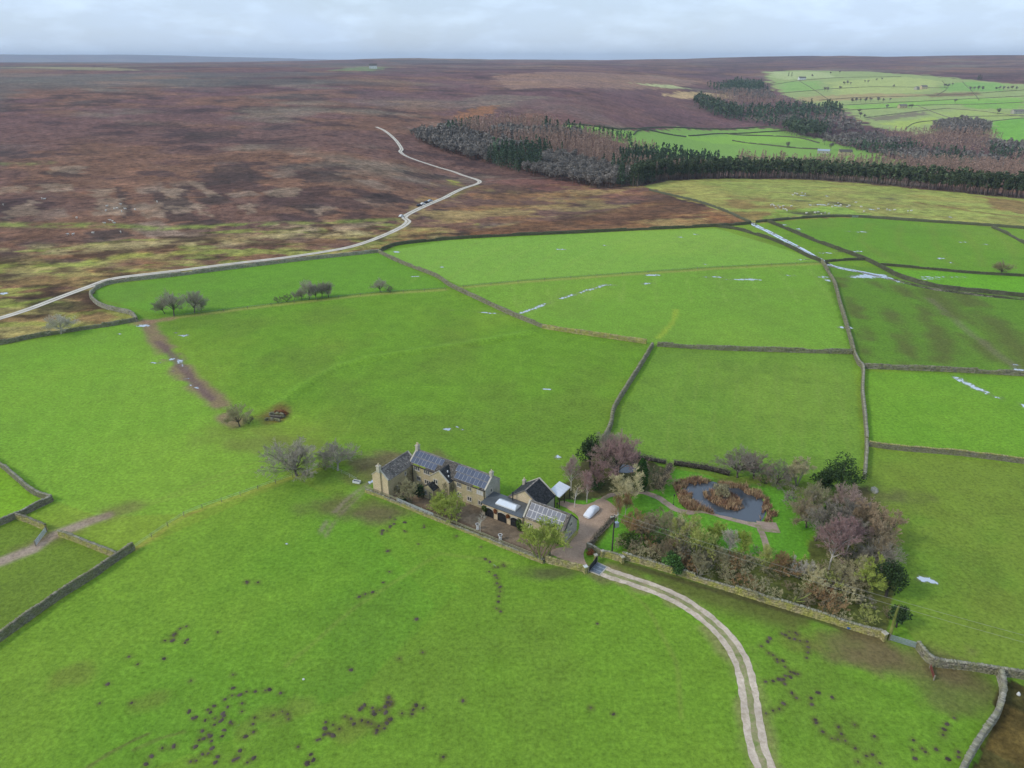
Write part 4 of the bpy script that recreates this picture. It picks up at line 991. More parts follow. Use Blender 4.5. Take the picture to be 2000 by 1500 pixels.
WALLS = [
 ('mossy stone wall along the thicket beside the pale track', [(1215, 1091), (1262, 1104), (1331, 1125), (1430, 1156), (1510, 1181), (1595, 1207), (1665, 1229), (1722, 1246)], 1.45, .6, 'wall_mossy', True, 'wall_grey'),
 ('crooked stone wall running from the grey field gate to a wall corner', [(1790, 1265), (1800, 1279), (1810, 1291), (1826, 1300), (1860, 1304), (1895, 1308), (1949, 1317)], 1.4, .65, 'wall_stone', True, 'wall_grey'),
 ('stone wall leading on from the corner above the heather', [(1949, 1317), (2000, 1325), (2080, 1340)], 1.4, .65, 'wall_stone', True, 'wall_grey'),
 ('curved grey stone wall between mole-hilled pasture and heather', [(1951, 1322), (1957, 1352), (1947, 1395), (1919, 1437), (1891, 1482), (1868, 1530), (1850, 1570)], 1.5, .8, 'wall_grey', True, 'wall_grey'),
 ('dark stone wall standing alone beside the big foreground pasture', [(262, 1074), (236, 1090), (210, 1108), (185, 1126), (145, 1151), (103, 1178), (50, 1216), (0, 1252), (-70, 1306)], 1.6, .7, 'wall_dark', True, 'wall_stone'),
 ('short mossy wall between the open gate and the dark wall', [(116, 1046), (150, 1058), (190, 1074), (229, 1090)], 1.35, .55, 'wall_mossy', True, 'wall_grey'),
 ('short mossy wall ending at the open grey gate', [(31, 1012), (60, 1022), (92, 1036)], 1.35, .55, 'wall_mossy', True, 'wall_stone'),
 ('stone wall coming down to a corner beside the gateway track', [(-60, 872), (0, 910), (17, 923), (36, 940), (67, 965), (103, 979)], 1.4, .6, 'wall_stone', True, 'wall_grey'),
 ('stone wall running back from the corner towards the short mossy walls', [(103, 979), (75, 992), (42, 1008), (0, 1026), (-60, 1050)], 1.4, .6, 'wall_stone', True, 'wall_grey'),
 ('long stone wall climbing from the thicket past three field corners', [(1687, 936), (1689, 921), (1692, 869), (1689, 820), (1684, 768), (1685, 724), (1676, 711), (1667, 690)], 1.4, .75, 'wall_stone', True, 'wall_grey'),
 ('mossy wall dividing the two pastures right of the long wall', [(1696, 871), (1755, 879), (1880, 890), (2000, 905), (2120, 918)], 1.35, .6, 'wall_stone', True, 'wall_mossy'),
 ('wall between the striped field and the smooth pasture', [(1687, 719), (1790, 723), (1900, 728), (2000, 734), (2120, 742)], 1.5, .7, 'wall_stone', False, None),
 ('wall rising beside the striped field to the flooded crossing', [(1667, 690), (1664, 677), (1654, 640), (1641, 597), (1629, 552), (1616, 530), (1605, 512)], 1.5, .8, 'wall_stone', False, None),
 ('level wall along the top of the plain square field', [(1284, 676), (1330, 679), (1400, 683), (1520, 687), (1664, 691)], 1.5, .75, 'wall_dark', False, None),
 ('bent wall running down from the field corner to the pink trees', [(1274, 677), (1252, 714), (1226, 755), (1203, 792), (1197, 806), (1192, 834), (1178, 862)], 1.5, .75, 'wall_stone', False, None),
 ('mossy wall between the big middle field and the flooded upper field', [(1060, 641), (1150, 655), (1262, 671)], 1.5, .75, 'wall_mossy', False, None),
 ('wall descending from the moor edge through the upper fields', [(741, 494), (765, 506), (790, 517), (850, 540), (882, 561), (935, 586), (1000, 616), (1060, 640)], 1.5, .8, 'wall_stone', False, None),
 ('grey wall round the narrow field beside the moor road', [(268, 628), (257, 615), (225, 607), (200, 600), (183, 588), (178, 577), (190, 564), (230, 552), (330, 541), (450, 526), (600, 508), (740, 493)], 1.6, .8, 'wall_grey', False, None),
 ('stone wall under the pale bare tree on the dark moor corner', [(-120, 688), (0, 673), (60, 661), (150, 646), (220, 636), (267, 627)], 1.5, .8, 'wall_dark', False, None),
 ('long dark moor wall above the upper green fields', [(741, 492), (760, 484), (782, 478), (880, 468), (1000, 461), (1180, 453), (1350, 445), (1440, 440), (1466, 437)], 1.6, .9, 'wall_far', False, None),
 ('dark wall between the green fields and the rough yellow pasture', [(1476, 435), (1550, 428), (1620, 424), (1680, 425), (1800, 433), (1920, 441), (2000, 447), (2120, 458)], 1.6, .9, 'wall_far', False, None),
 ('dark wall on the far side of the puddled track', [(1500, 434), (1540, 450), (1580, 467), (1636, 488), (1685, 506), (1720, 523), (1755, 541), (1807, 557), (1860, 566), (2000, 580), (2120, 592)], 1.6, .9, 'wall_far', False, None),
 ('dark wall on the near side of the puddled track', [(1398, 443), (1440, 449), (1475, 459), (1510, 470), (1545, 485), (1580, 503), (1603, 511)], 1.5, .9, 'wall_far', False, None),
 ('short dark wall forking off the moor wall', [(1938, 445), (1965, 457), (2000, 476), (2060, 505)], 1.5, .9, 'wall_far', False, None),
 ('low dark wall under the lone round hawthorn', [(1720, 518), (1790, 524), (1895, 534), (2000, 540), (2120, 548)], 1.0, .7, 'wall_far', False, None),
 ('low dark wall closing the puddled track below its crossing', [(1612, 512), (1650, 509), (1690, 508)], 1.1, .7, 'wall_far', False, None),
 ('wall climbing from the moor tongue up beside the rough pasture', [(1466, 436), (1440, 424), (1400, 407), (1360, 394), (1310, 382), (1268, 372)], 1.4, .9, 'wall_far', False, None),
 ('wall along the top of the far bright green fields', [(1100, 243), (1200, 252), (1240, 252), (1330, 250), (1480, 249), (1532, 254)], 1.8, 1.4, 'wall_far', False, None),
 ('wall crossing the far bright green fields in the middle', [(1345, 266), (1400, 262), (1470, 260), (1535, 256)], 1.8, 1.3, 'wall_far', False, None),
 ('wall slanting across the far green fields to the far farm', [(1420, 262), (1500, 266), (1560, 270), (1600, 280)], 1.8, 1.3, 'wall_far', False, None),
 ('wall along the lower far green field', [(1430, 275), (1500, 284), (1560, 290), (1600, 292)], 1.8, 1.3, 'wall_far', False, None),
 ('short wall curving in the far green field by the larches', [(1237, 264), (1246, 256), (1262, 254), (1300, 262), (1340, 268)], 1.8, 1.3, 'wall_far', False, None),
]
for i, (lab, pts, h_, w_, mt, near, cope) in enumerate(WALLS):
    stone_wall(lab, pts, h_, w_, mt, near, 11 + i, cope=cope)
HW = [[(1500, 166), (1560, 158), (1640, 152), (1760, 150)], [(1530, 182), (1600, 176), (1700, 170), (1850, 172)], [(1600, 196), (1700, 190), (1850, 186), (2000, 176)], [(1640, 206), (1760, 200), (1880, 194), (2000, 188)],
      [(1650, 216), (1720, 212), (1800, 206), (1900, 204), (2000, 200)], [(1690, 230), (1740, 224), (1800, 217), (1850, 212)], [(1770, 250), (1790, 240), (1840, 234), (1900, 228), (2000, 226)], [(1850, 212), (1920, 218), (2000, 228)],
      [(1930, 238), (2000, 231), (2100, 226)], [(1790, 206), (1830, 222), (1860, 232)], [(1880, 160), (1900, 180), (1912, 196)], [(1560, 158), (1590, 176), (1620, 196)], [(1840, 158), (1850, 172), (1830, 186)]]
for i, pts in enumerate(HW):
    stone_wall('thin dark field wall on the far hillside across the valley', pts, 1.3, 0.9, 'wall_dark', False, 70 + i, group='field walls on the far hillside')

# ------------------------------------------------------------------ the farm buildings (local frame: x along the front, y to the back)
FARM_O, FARM_A = (-5.8, 130.6), math.radians(-33)
def farm_pt(x, y):
    c, s = math.cos(FARM_A), math.sin(FARM_A)
    return FARM_O[0] + x * c - y * s, FARM_O[1] + x * s + y * c
FARM_Z = float(Z(*FARM_O))

def building(name, label, cat='house'):
    e = empty(name, (FARM_O[0], FARM_O[1], FARM_Z), FARM_A)
    return tag(e, label, cat)

def gabled_walls(mb, x0, x1, y0, y1, eave, ridge, axis, gables=(True, True)):
    """outer faces of a gabled block; axis 'x' or 'y' is the ridge's direction"""
    zb = -0.3
    if axis == 'x':
        ym = (y0 + y1) / 2
        mb.face([(x0, y0, zb), (x1, y0, zb), (x1, y0, eave), (x0, y0, eave)])
        mb.face([(x1, y1, zb), (x0, y1, zb), (x0, y1, eave), (x1, y1, eave)])
        mb.face([(x1, y0, zb), (x1, y1, zb), (x1, y1, eave), (x1, ym, ridge), (x1, y0, eave)])
        mb.face([(x0, y1, zb), (x0, y0, zb), (x0, y0, eave), (x0, ym, ridge), (x0, y1, eave)])
    else:
        xm = (x0 + x1) / 2
        mb.face([(x1, y0, zb), (x1, y1, zb), (x1, y1, eave), (x1, y0, eave)])
        mb.face([(x0, y1, zb), (x0, y0, zb), (x0, y0, eave), (x0, y1, eave)])
        mb.face([(x0, y0, zb), (x1, y0, zb), (x1, y0, eave), (xm, y0, ridge), (x0, y0, eave)])
        mb.face([(x1, y1, zb), (x0, y1, zb), (x0, y1, eave), (xm, y1, ridge), (x1, y1, eave)])

def slate_slope(e0, e1, r1, r0, rng, course=0.26, width=0.42, th=0.04, over=0.22):
    """slates laid in courses on the slope from eave line e0-e1 up to ridge line r0-r1"""
    e0, e1, r0, r1 = map(np.array, (e0, e1, r0, r1))
    up = ((r0 - e0) + (r1 - e1)) / 2; L = np.linalg.norm(up); u = up / L
    e0 = e0 - u * over; e1 = e1 - u * over
    n = np.cross(e1 - e0, up); n = n / np.linalg.norm(n)
    if n[2] < 0: n = -n
    nc = int((L + over) / course)
    Vs, k = [], 0
    base = [e0, e1, r1, r0]
    Vs.append(np.array([p + n * 0.02 for p in base] + [p + n * 0.05 for p in base])[None])
    for c in range(nc):
        t0, t1 = c / nc, (c + 1.25) / nc
        a, b_ = e0 + (r0 - e0) * t0, e1 + (r1 - e1) * t0
        a2, b2 = e0 + (r0 - e0) * min(t1, 1), e1 + (r1 - e1) * min(t1, 1)
        ln = np.linalg.norm(b_ - a); m = max(1, int(ln / width))
        q = np.linspace(0, 1, m + 1); q[1:-1] += rng.uniform(-.25, .25, m - 1) / m
        for i in range(m):
            l0, l1 = 0.055 + rng.uniform(0, .03), 0.05
            p = [a + (b_ - a) * q[i], a + (b_ - a) * q[i + 1], a2 + (b2 - a2) * q[i + 1], a2 + (b2 - a2) * q[i]]
            jt = u * rng.uniform(-.025, .025)
            Vs.append(np.array([p[0] + n * l0 + jt, p[1] + n * l0 + jt, p[2] + n * l1, p[3] + n * l1, p[0] + n * (l0 + th) + jt, p[1] + n * (l0 + th) + jt, p[2] + n * (l1 + .012), p[3] + n * (l1 + .012)])[None])
    V = np.concatenate(Vs); F = UF[None] + (np.arange(len(V)) * 8)[:, None, None]
    return V.reshape(-1, 3), F.reshape(-1, 4)

def roof(parent, slopes, mat, rng, width=0.42, course=0.26):
    V, F = join([slate_slope(*s, rng, course=course, width=width) for s in slopes])
    o = new_obj('roof', np_mesh('roof', V, F, mat), parent); o['kind'] = 'stuff'
    return o

def part(parent, name, mat, fn):
    mb = MB(); fn(mb); return mb.build(name, mat, parent)

def window(parent, x, z, lights, y, w=0.42, h=0.95, blind=False, face='y-', panes='glass'):
    """mullioned window: stone surround, mullions, sill; a pane in every light"""
    def tr(p):
        a, d, zz = p     # a along the wall, d outwards
        if face == 'y-': return (x + a, y - d, zz)
        if face == 'x+': return (y + d, x + a, zz)
        if face == 'x-': return (y - d, x - a, zz)
        return (x - a, y + d, zz)
    def bx(mb, a0, a1, d0, d1, z0, z1):
        mb.hexa([tr(p) for p in ((a0, d1, z0), (a1, d1, z0), (a1, d0, z0), (a0, d0, z0), (a0, d1, z1), (a1, d1, z1), (a1, d0, z1), (a0, d0, z1))])
    mw = 0.13; W = lights * w + (lights - 1) * mw; z0, z1 = z - h / 2, z + h / 2
    mb = MB()
    bx(mb, -W / 2 - .16, -W / 2, -.05, .09, z0, z1); bx(mb, W / 2, W / 2 + .16, -.05, .09, z0, z1)
    bx(mb, -W / 2 - .16, W / 2 + .16, -.05, .095, z1, z1 + .2)
    for k in range(lights - 1):
        a = -W / 2 + (k + 1) * w + k * mw
        bx(mb, a, a + mw, -.05, .088, z0, z1)
    win = mb.build('window', 'trim', parent)
    mb = MB(); bx(mb, -W / 2 - .2, W / 2 + .2, -.05, .14, z0 - .15, z0); mb.build('sill', 'trim', win)
    for k in range(lights):
        a = -W / 2 + k * (w + mw)
        mb = MB(); bx(mb, a + .003, a + w - .003, -.04, .012, z0 + .003, z1 - .003); mb.build('pane', 'pale_blind' if blind else panes, win)
        mb = MB()
        bx(mb, a + .003, a + .05, .012, .035, z0 + .003, z1 - .003); bx(mb, a + w - .05, a + w - .003, .012, .035, z0 + .003, z1 - .003)
        bx(mb, a + .05, a + w - .05, .012, .035, z1 - .05, z1 - .003); bx(mb, a + .05, a + w - .05, .012, .035, z0 + .003, z0 + .05)
        mb.build('frame', 'white_paint', win)
    return win

def solar(parent, e0, e1, r0, r1, cols, rows, t0, t1, s0=0.0, s1=1.0, gap=0.02, mat='panel'):
    """panels in a grid over part of a slope; t up the slope, s along it"""
    e0, e1, r0, r1 = map(np.array, (e0, e1, r0, r1))
    n = np.cross(e1 - e0, r0 - e0); n = n / np.linalg.norm(n); n = n if n[2] > 0 else -n
    P = lambda s, t, h: (e0 + (e1 - e0) * s) * (1 - t) + (r0 + (r1 - r0) * s) * t + n * h
    first = None
    ds, dt = (s1 - s0) / cols, (t1 - t0) / rows
    for i in range(cols):
        for j in range(rows):
            a0, a1 = s0 + i * ds, s0 + (i + 1) * ds - gap * ds
            b0, b1 = t0 + j * dt, t0 + (j + 1) * dt - 0.02 * dt
            mb = MB()
            q = [P(a0, b0, .15), P(a1, b0, .15), P(a1, b1, .15), P(a0, b1, .15)]
            mb.hexa([tuple(v) for v in q] + [tuple(v + n * .04) for v in q])
            pn = mb.build('solar_panel', 'panel_frame', parent)
            fa, fb = ds * .035, dt * .025
            mb = MB()
            q = [P(a0 + fa, b0 + fb, .188), P(a1 - fa, b0 + fb, .188), P(a1 - fa, b1 - fb, .188), P(a0 + fa, b1 - fb, .188)]
            mb.hexa([tuple(v) for v in q] + [tuple(v + n * .006) for v in q])
            mb.build('cells', mat, pn)

def chimney(parent, x, y, z0, z1, w=0.7, d=0.6, pots=1):
    def f(mb):
        mb.box(x - w / 2, x + w / 2, y - d / 2, y + d / 2, z0, z1 - .25)
        mb.box(x - w / 2 - .08, x + w / 2 + .08, y - d / 2 - .08, y + d / 2 + .08, z1 - .25, z1 - .1)
        mb.box(x - w / 2 - .02, x + w / 2 + .02, y - d / 2 - .02, y + d / 2 + .02, z1 - .1, z1)
    c = part(parent, 'chimney', 'trim', f)
    for k in range(pots):
        part(c, 'chimney_pot', 'ashlar_gable', lambda mb: mb.lathe([(.13, z1), (.15, z1 + .1), (.11, z1 + .45), (.15, z1 + .5), (.1, z1 + .52), (0, z1 + .5)], 8, (x + (k - (pots - 1) / 2) * .3, y, 0)))
    return c

def coping(parent, a, ap, b, w=0.34, mat='trim'):
    """raised gable coping from eave a over apex ap to eave b"""
    def f(mb):
        for p, q in ((a, ap), (b, ap)):
            mb.bar((p[0], p[1], p[2] + .14), (q[0], q[1], q[2] + .16), w, .13)
    return part(parent, 'coping', mat, f)

rngb = np.random.default_rng(77)
# --- the long two-storey house with its wing, bay and porch
H0 = building('farmhouse', 'long two-storey sandstone farmhouse with blue-grey solar panels on its roof', 'house')
part(H0, 'wall', 'ashlar', lambda mb: gabled_walls(mb, -21.5, 0, 0, 5.7, 5.0, 7.2, 'x'))
roof(H0, [((-21.5, 0, 5), (0, 0, 5), (0, 2.85, 7.2), (-21.5, 2.85, 7.2)), ((0, 5.7, 5), (-21.5, 5.7, 5), (-21.5, 2.85, 7.2), (0, 2.85, 7.2))], 'slate', rngb)
part(H0, 'ridge_tiles', 'slate_pale', lambda mb: [mb.bar((-21.3 + i * .6, 2.85, 7.31 + rngb.uniform(0, .02)), (-20.74 + i * .6, 2.85, 7.31), .3, .13) for i in range(35)])
coping(H0, (-21.45, -.1, 4.95), (-21.45, 2.85, 7.2), (-21.45, 5.8, 4.95)); coping(H0, (-.08, -.1, 4.95), (-.08, 2.85, 7.2), (-.08, 5.8, 4.95))
part(H0, 'grey_gable', 'ashlar_grey', lambda mb: mb.face([(.012, .02, -.3), (.012, 5.68, -.3), (.012, 5.68, 4.98), (.012, 2.85, 7.17), (.012, .02, 4.98)]))
chimney(H0, -21.2, 2.85, 6.9, 8.6, .7, .9, 2); chimney(H0, -.3, 2.85, 6.9, 8.3, .6, .8, 1)
part(H0, 'gutter', 'black_metal', lambda mb: mb.bar((-20.7, -.2, 4.86), (-14.4, -.2, 4.86), .12, .12)); part(H0, 'gutter', 'black_metal', lambda mb: mb.bar((-8.7, -.2, 4.86), (-.05, -.2, 4.86), .12, .12))
for xx in (-20.6, -.25): part(H0, 'drainpipe', 'black_metal', lambda mb: mb.bar((xx, -.09, 0), (xx, -.09, 4.8), .1))
for x in (-2.4, -17.5, -19.4): part(H0, 'moss', 'roof_moss', lambda mb: mb.slab([(x - .9, -.12, 4.97), (x + .9, -.12, 4.97), (x + .7, .16, 5.19), (x - .8, .16, 5.19)], .12))
for x, z, n in ((-19.3, 4.2, 3), (-16.35, 4.15, 3), (-18.85, 1.65, 2), (-16.3, 1.5, 3), (-7.15, 4.0, 2), (-4.35, 4.0, 2), (-7.15, 1.45, 2), (-4.35, 1.3, 2), (-1.4, 1.3, 2)): window(H0, x, z, n, 0)
window(H0, -1.45, 4.0, 3, 0, blind=True)
window(H0, 2.2, 3.9, 1, 0.02, .5, .8, face='x+')
SL = ((-21.5, 0, 5), (0, 0, 5), (-21.5, 2.85, 7.2), (0, 2.85, 7.2))
solar(H0, *SL, 8, 1, .53, .96, .018, .40); solar(H0, *SL, 7, 1, .07, .50, .012, .345)
solar(H0, *SL, 9, 1, .53, .96, .575, .985); solar(H0, *SL, 8, 1, .07, .50, .60, .99)
# wing
part(H0, 'wing_wall', 'ashlar', lambda mb: gabled_walls(mb, -25.5, -20.8, -8.2, 1.6, 4.75, 6.75, 'y'))
part(H0, 'wing_gable', 'ashlar_gable', lambda mb: mb.face([(-25.48, -8.212, -.3), (-20.82, -8.212, -.3), (-20.82, -8.212, 4.74), (-23.15, -8.212, 6.72), (-25.48, -8.212, 4.74)]))
roof(H0, [((-20.8, -8.2, 4.75), (-20.8, 1.6, 4.75), (-23.15, 1.6, 6.75), (-23.15, -8.2, 6.75)), ((-25.5, 1.6, 4.75), (-25.5, -8.2, 4.75), (-23.15, -8.2, 6.75), (-23.15, 1.6, 6.75))], 'slate_pale', rngb, .5, .36)
part(H0, 'ridge_tiles', 'slate_pale', lambda mb: [mb.bar((-23.15, -8 + i * .6, 6.87), (-23.15, -7.44 + i * .6, 6.87), .3, .13) for i in range(16)])
coping(H0, (-25.6, -8.12, 4.7), (-23.15, -8.12, 6.75), (-20.7, -8.12, 4.7)); coping(H0, (-25.6, 1.55, 4.7), (-23.15, 1.55, 6.75), (-20.7, 1.55, 4.7))
part(H0, 'chimney_breast', 'ashlar_gable', lambda mb: mb.box(-23.55, -22.75, -8.55, -8.2, -.3, 6.3))
chimney(H0, -23.15, -8.35, 6.25, 8.0, .85, .7, 1)
window(H0, -2.4, 3.6, 1, -20.8, .35, .7, face='x+'); window(H0, -5.2, 1.4, 2, -20.8, .4, .9, face='x+')
# gabled bay
part(H0, 'bay_wall', 'ashlar', lambda mb: gabled_walls(mb, -14.2, -8.9, -1.5, 2.6, 4.6, 6.75, 'y'))
roof(H0, [((-8.9, -1.5, 4.6), (-8.9, 2.6, 4.6), (-11.55, 2.75, 6.75), (-11.55, -1.5, 6.75)), ((-14.2, 2.6, 4.6), (-14.2, -1.5, 4.6), (-11.55, -1.5, 6.75), (-11.55, 2.75, 6.75))], 'slate_dark', rngb)
coping(H0, (-14.3, -1.45, 4.55), (-11.55, -1.45, 6.75), (-8.8, -1.45, 4.55))
window(H0, -12.6, 3.75, 2, -1.5); window(H0, -10.4, 1.5, 1, -1.5, .45, .9)
part(H0, 'roof_vent', 'white_paint', lambda mb: mb.lathe([(.16, 6.0), (.16, 6.4), (0, 6.5)], 8, (-10.5, .3, 0)))
part(H0, 'roof_vent', 'white_paint', lambda mb: mb.lathe([(.14, 5.4), (.14, 5.75), (0, 5.85)], 8, (-9.7, -.4, 0)))
# porch
part(H0, 'porch_wall', 'ashlar', lambda mb: gabled_walls(mb, -14.6, -11.9, -3.5, -1.4, 2.6, 3.6, 'y'))
roof(H0, [((-11.9, -3.5, 2.6), (-11.9, -1.52, 2.6), (-13.25, -1.52, 3.6), (-13.25, -3.5, 3.6)), ((-14.6, -1.52, 2.6), (-14.6, -3.5, 2.6), (-13.25, -3.5, 3.6), (-13.25, -1.52, 3.6))], 'slate_dark', rngb)
window(H0, -13.9, 1.5, 1, -3.5, .4, .9)
dr = part(H0, 'door', 'timber', lambda mb: mb.box(-13.0, -12.2, -3.56, -3.46, 0, 2.0))
part(dr, 'door_handle', 'black_metal', lambda mb: mb.box(-12.36, -12.3, -3.62, -3.56, 1.0, 1.12))

# --- flat-roofed garden room
H1 = building('garden_room', 'single-storey stone garden room with flat dark roof, long rooflight and arched glazed doors', 'house')
part(H1, 'wall', 'ashlar_gable', lambda mb: mb.box(.3, 10.62, -1.7, 3.0, -.3, 2.95))
rf1 = part(H1, 'flat_roof', 'lead', lambda mb: (mb.box(.02, 10.6, -1.95, 3.2, 2.952, 3.1), [mb.box(.02, 10.6, -1.95 + i * 1.03 + .5, -1.92 + i * 1.03 + .5, 3.102, 3.13) for i in range(5)]))
rl = part(H1, 'rooflight', 'white_paint', lambda mb: (mb.box(3.1, 8.2, -.75, 1.4, 3.102, 3.35), mb.face([(3.1, -.75, 3.352), (8.2, -.75, 3.352), (7.9, .32, 3.95), (3.4, .32, 3.95)]), mb.face([(8.2, 1.4, 3.352), (3.1, 1.4, 3.352), (3.4, .32, 3.95), (7.9, .32, 3.95)]), mb.face([(8.2, -.75, 3.352), (8.2, 1.4, 3.352), (7.9, .32, 3.95)]), mb.face([(3.1, 1.4, 3.352), (3.1, -.75, 3.352), (3.4, .32, 3.95)])))
for i in range(5):
    a0, a1 = 3.2 + i * 1.0, 3.2 + i * 1.0 + .93
    f = lambda x: min(max((x - 3.1) / 5.1, 0), 1) * 4.5 + 3.4
    part(rl, 'pane', 'poly_roof', lambda mb: mb.slab([(a0, -.7, 3.39), (a1, -.7, 3.39), (f(a1), .27, 3.935), (f(a0), .27, 3.935)], .02))
    part(rl, 'pane', 'poly_roof', lambda mb: mb.slab([(a1, 1.35, 3.39), (a0, 1.35, 3.39), (f(a0), .37, 3.935), (f(a1), .37, 3.935)], .02))
part(H1, 'flue', 'black_metal', lambda mb: mb.lathe([(.13, 3.0), (.13, 5.0), (.2, 5.02), (.2, 5.2), (0, 5.3)], 10, (5.5, 2.5, 0)))
for xc in (2.2, 5.5, 8.8):
    n, r_, zt = 9, 1.05, 1.5
    arc = [(xc + r_ * math.cos(math.pi * k / n), zt + .75 * math.sin(math.pi * k / n)) for k in range(n + 1)]
    def fr(mb):
        pts = [(xc + r_, 0)] + arc + [(xc - r_, 0)]
        for (a, z0), (b_, z1) in zip(pts[:-1], pts[1:]): mb.bar((a, -1.74, z0), (b_, -1.74, z1), .12, .14)
        for t in (-.5, 0, .5): mb.bar((xc + t, -1.75, 0), (xc + t, -1.75, zt + .7), .06, .06)
        mb.bar((xc - r_, -1.75, 1.45), (xc + r_, -1.75, 1.45), .05, .06)
    d_ = part(H1, 'arched_door', 'black_metal', fr)
    part(d_, 'pane', 'glass', lambda mb: mb.face([(xc + r_, -1.715, 0)] + [(a, -1.715, z_) for a, z_ in arc] + [(xc - r_, -1.715, 0)][::1]))
    part(H1, 'arch_surround', 'trim', lambda mb: [mb.bar((a0[0] + (a0[0] - xc) * .14, -1.73, a0[1] + .14), (a1[0] + (a1[0] - xc) * .14, -1.73, a1[1] + .14), .16, .2) for a0, a1 in zip(arc[:-1], arc[1:])])

def leaf_blob(cen, size, n, leaf, rng, flat=1.0):
    """leaf-sized faces scattered through a lumpy volume"""
    d = rng.normal(size=(n, 3)); d /= np.linalg.norm(d, axis=1, keepdims=True)
    r_ = rng.uniform(.35, 1, n) ** .6
    lump = 0.75 + 0.5 * vnoise(d[:, 0] * 2.2 + cen[0], d[:, 1] * 2.2 + d[:, 2] * 1.7, int(rng.integers(1000)))
    p = np.asarray(cen) + d * (r_ * lump)[:, None] * np.asarray(size)
    return leaves(p, leaf, rng)

def leaves(p, leaf, rng, up=0.0, asp=0.55):
    n = len(p)
    a = rng.normal(size=(n, 3)); a[:, 2] += up; a /= np.linalg.norm(a, axis=1, keepdims=True)
    b = rng.normal(size=(n, 3)); b -= (b * a).sum(1, keepdims=True) * a; b /= np.linalg.norm(b, axis=1, keepdims=True)
    s = leaf * rng.uniform(.6, 1.4, n)[:, None]
    V = np.stack([p - a * s, p + b * s * asp, p + a * s, p - b * s * asp], 1)
    return V.reshape(-1, 3), (np.arange(n * 4).reshape(n, 4))

V, F = join([leaf_blob((1.0, -1.95, 1.9), (.7, .35, .9), 260, .14, rngb), leaf_blob((9.9, -1.95, 1.5), (.8, .45, 1.2), 420, .14, rngb), leaf_blob((10.3, -2.2, .6), (.6, .5, .8), 200, .14, rngb)])
new_obj('ivy', np_mesh('ivy', V, F, 'ivy'), H1)
V, F = join([leaf_blob((3.9, -1.95, 2.2), (.5, .25, .7), 180, .13, rngb), leaf_blob((7.1, -1.95, 2.1), (.5, .25, .6), 160, .13, rngb)])
new_obj('creeper', np_mesh('creeper', V, F, 'creeper'), H1)
V, F = join([leaf_blob((-8.7, -.7, 2.2), (.35, .5, 2.0), 420, .14, rngb), leaf_blob((-9.9, -1.7, 2.4), (.8, .2, 2.2), 300, .13, rngb), leaf_blob((-20.7, -1.2, 2.3), (.25, 1.2, 2.0), 380, .14, rngb), leaf_blob((-20.7, -5.2, 1.3), (.25, 1.6, 1.2), 380, .14, rngb)])
new_obj('climber', np_mesh('climber', V, F, 'twig_olive'), H0)

# --- barn with a dark slate roof behind
H2 = building('slate_barn', 'tall gabled stone barn with dark stone-slate roof behind the garden room', 'barn')
part(H2, 'wall', 'ashlar_gable', lambda mb: gabled_walls(mb, 4.0, 12.2, 3.25, 9.2, 3.1, 6.0, 'y'))
part(H2, 'side_wall', 'ashlar_grey', lambda mb: mb.face([(12.212, 3.3, -.3), (12.212, 9.15, -.3), (12.212, 9.15, 3.08), (12.212, 3.3, 3.08)]))
roof(H2, [((12.2, 3.1, 3.1), (12.2, 9.3, 3.1), (8.1, 9.3, 6.0), (8.1, 3.1, 6.0)), ((4.0, 9.3, 3.1), (4.0, 3.1, 3.1), (8.1, 3.1, 6.0), (8.1, 9.3, 6.0))], 'slate_dark', rngb, .34, .3)
coping(H2, (12.3, 9.28, 3.05), (8.1, 9.28, 6.0), (3.9, 9.28, 3.05)); coping(H2, (12.3, 3.2, 3.05), (8.1, 3.2, 6.0), (3.9, 3.2, 3.05), .24, 'slate_pale')
part(H2, 'ridge_tiles', 'slate_pale', lambda mb: [mb.bar((8.1, 3.4 + i * .6, 6.1), (8.1, 3.96 + i * .6, 6.1), .3, .13) for i in range(9)])
chimney(H2, 4.6, 8.6, 3.4, 4.9, .6, .6, 1)
part(H2, 'drainpipe', 'black_metal', lambda mb: mb.bar((12.3, 9.0, 0), (12.3, 9.0, 3.0), .1))

# --- lower barn with panels
H3 = building('panelled_barn', 'low stone barn with pale solar panels across its roof beside the yard', 'barn')
part(H3, 'wall', 'ashlar', lambda mb: gabled_walls(mb, 10.66, 20.6, -1.35, 3.75, 3.1, 5.75, 'x'))
part(H3, 'gable', 'ashlar_grey', lambda mb: mb.face([(20.612, -1.33, -.3), (20.612, 3.73, -.3), (20.612, 3.73, 3.08), (20.612, 1.2, 5.72), (20.612, -1.33, 3.08)]))
roof(H3, [((10.7, -1.35, 3.1), (20.6, -1.35, 3.1), (20.6, 1.2, 5.75), (10.7, 1.2, 5.75)), ((20.6, 3.75, 3.1), (10.7, 3.75, 3.1), (10.7, 1.2, 5.75), (20.6, 1.2, 5.75))], 'slate_pale', rngb, .4, .3)
coping(H3, (10.75, -1.5, 3.0), (10.75, 1.2, 5.75), (10.75, 3.9, 3.0)); coping(H3, (20.55, -1.5, 3.0), (20.55, 1.2, 5.75), (20.55, 3.9, 3.0), .3, 'slate_dark')
part(H3, 'ridge_tiles', 'slate_pale', lambda mb: [mb.bar((11 + i * .6, 1.2, 5.86), (11.56 + i * .6, 1.2, 5.86), .3, .13) for i in range(16)])
M['panel_pale'] = simple_mat('pale_solar_cells', (0.13, 0.135, 0.165), (0.17, 0.175, 0.2), 0.6, 0.5, spec=0.4, obj_rand=0.12)
solar(H3, (10.7, -1.35, 3.1), (20.6, -1.35, 3.1), (10.7, 1.2, 5.75), (20.6, 1.2, 5.75), 8, 2, .06, .92, .06, .90, mat='panel_pale')
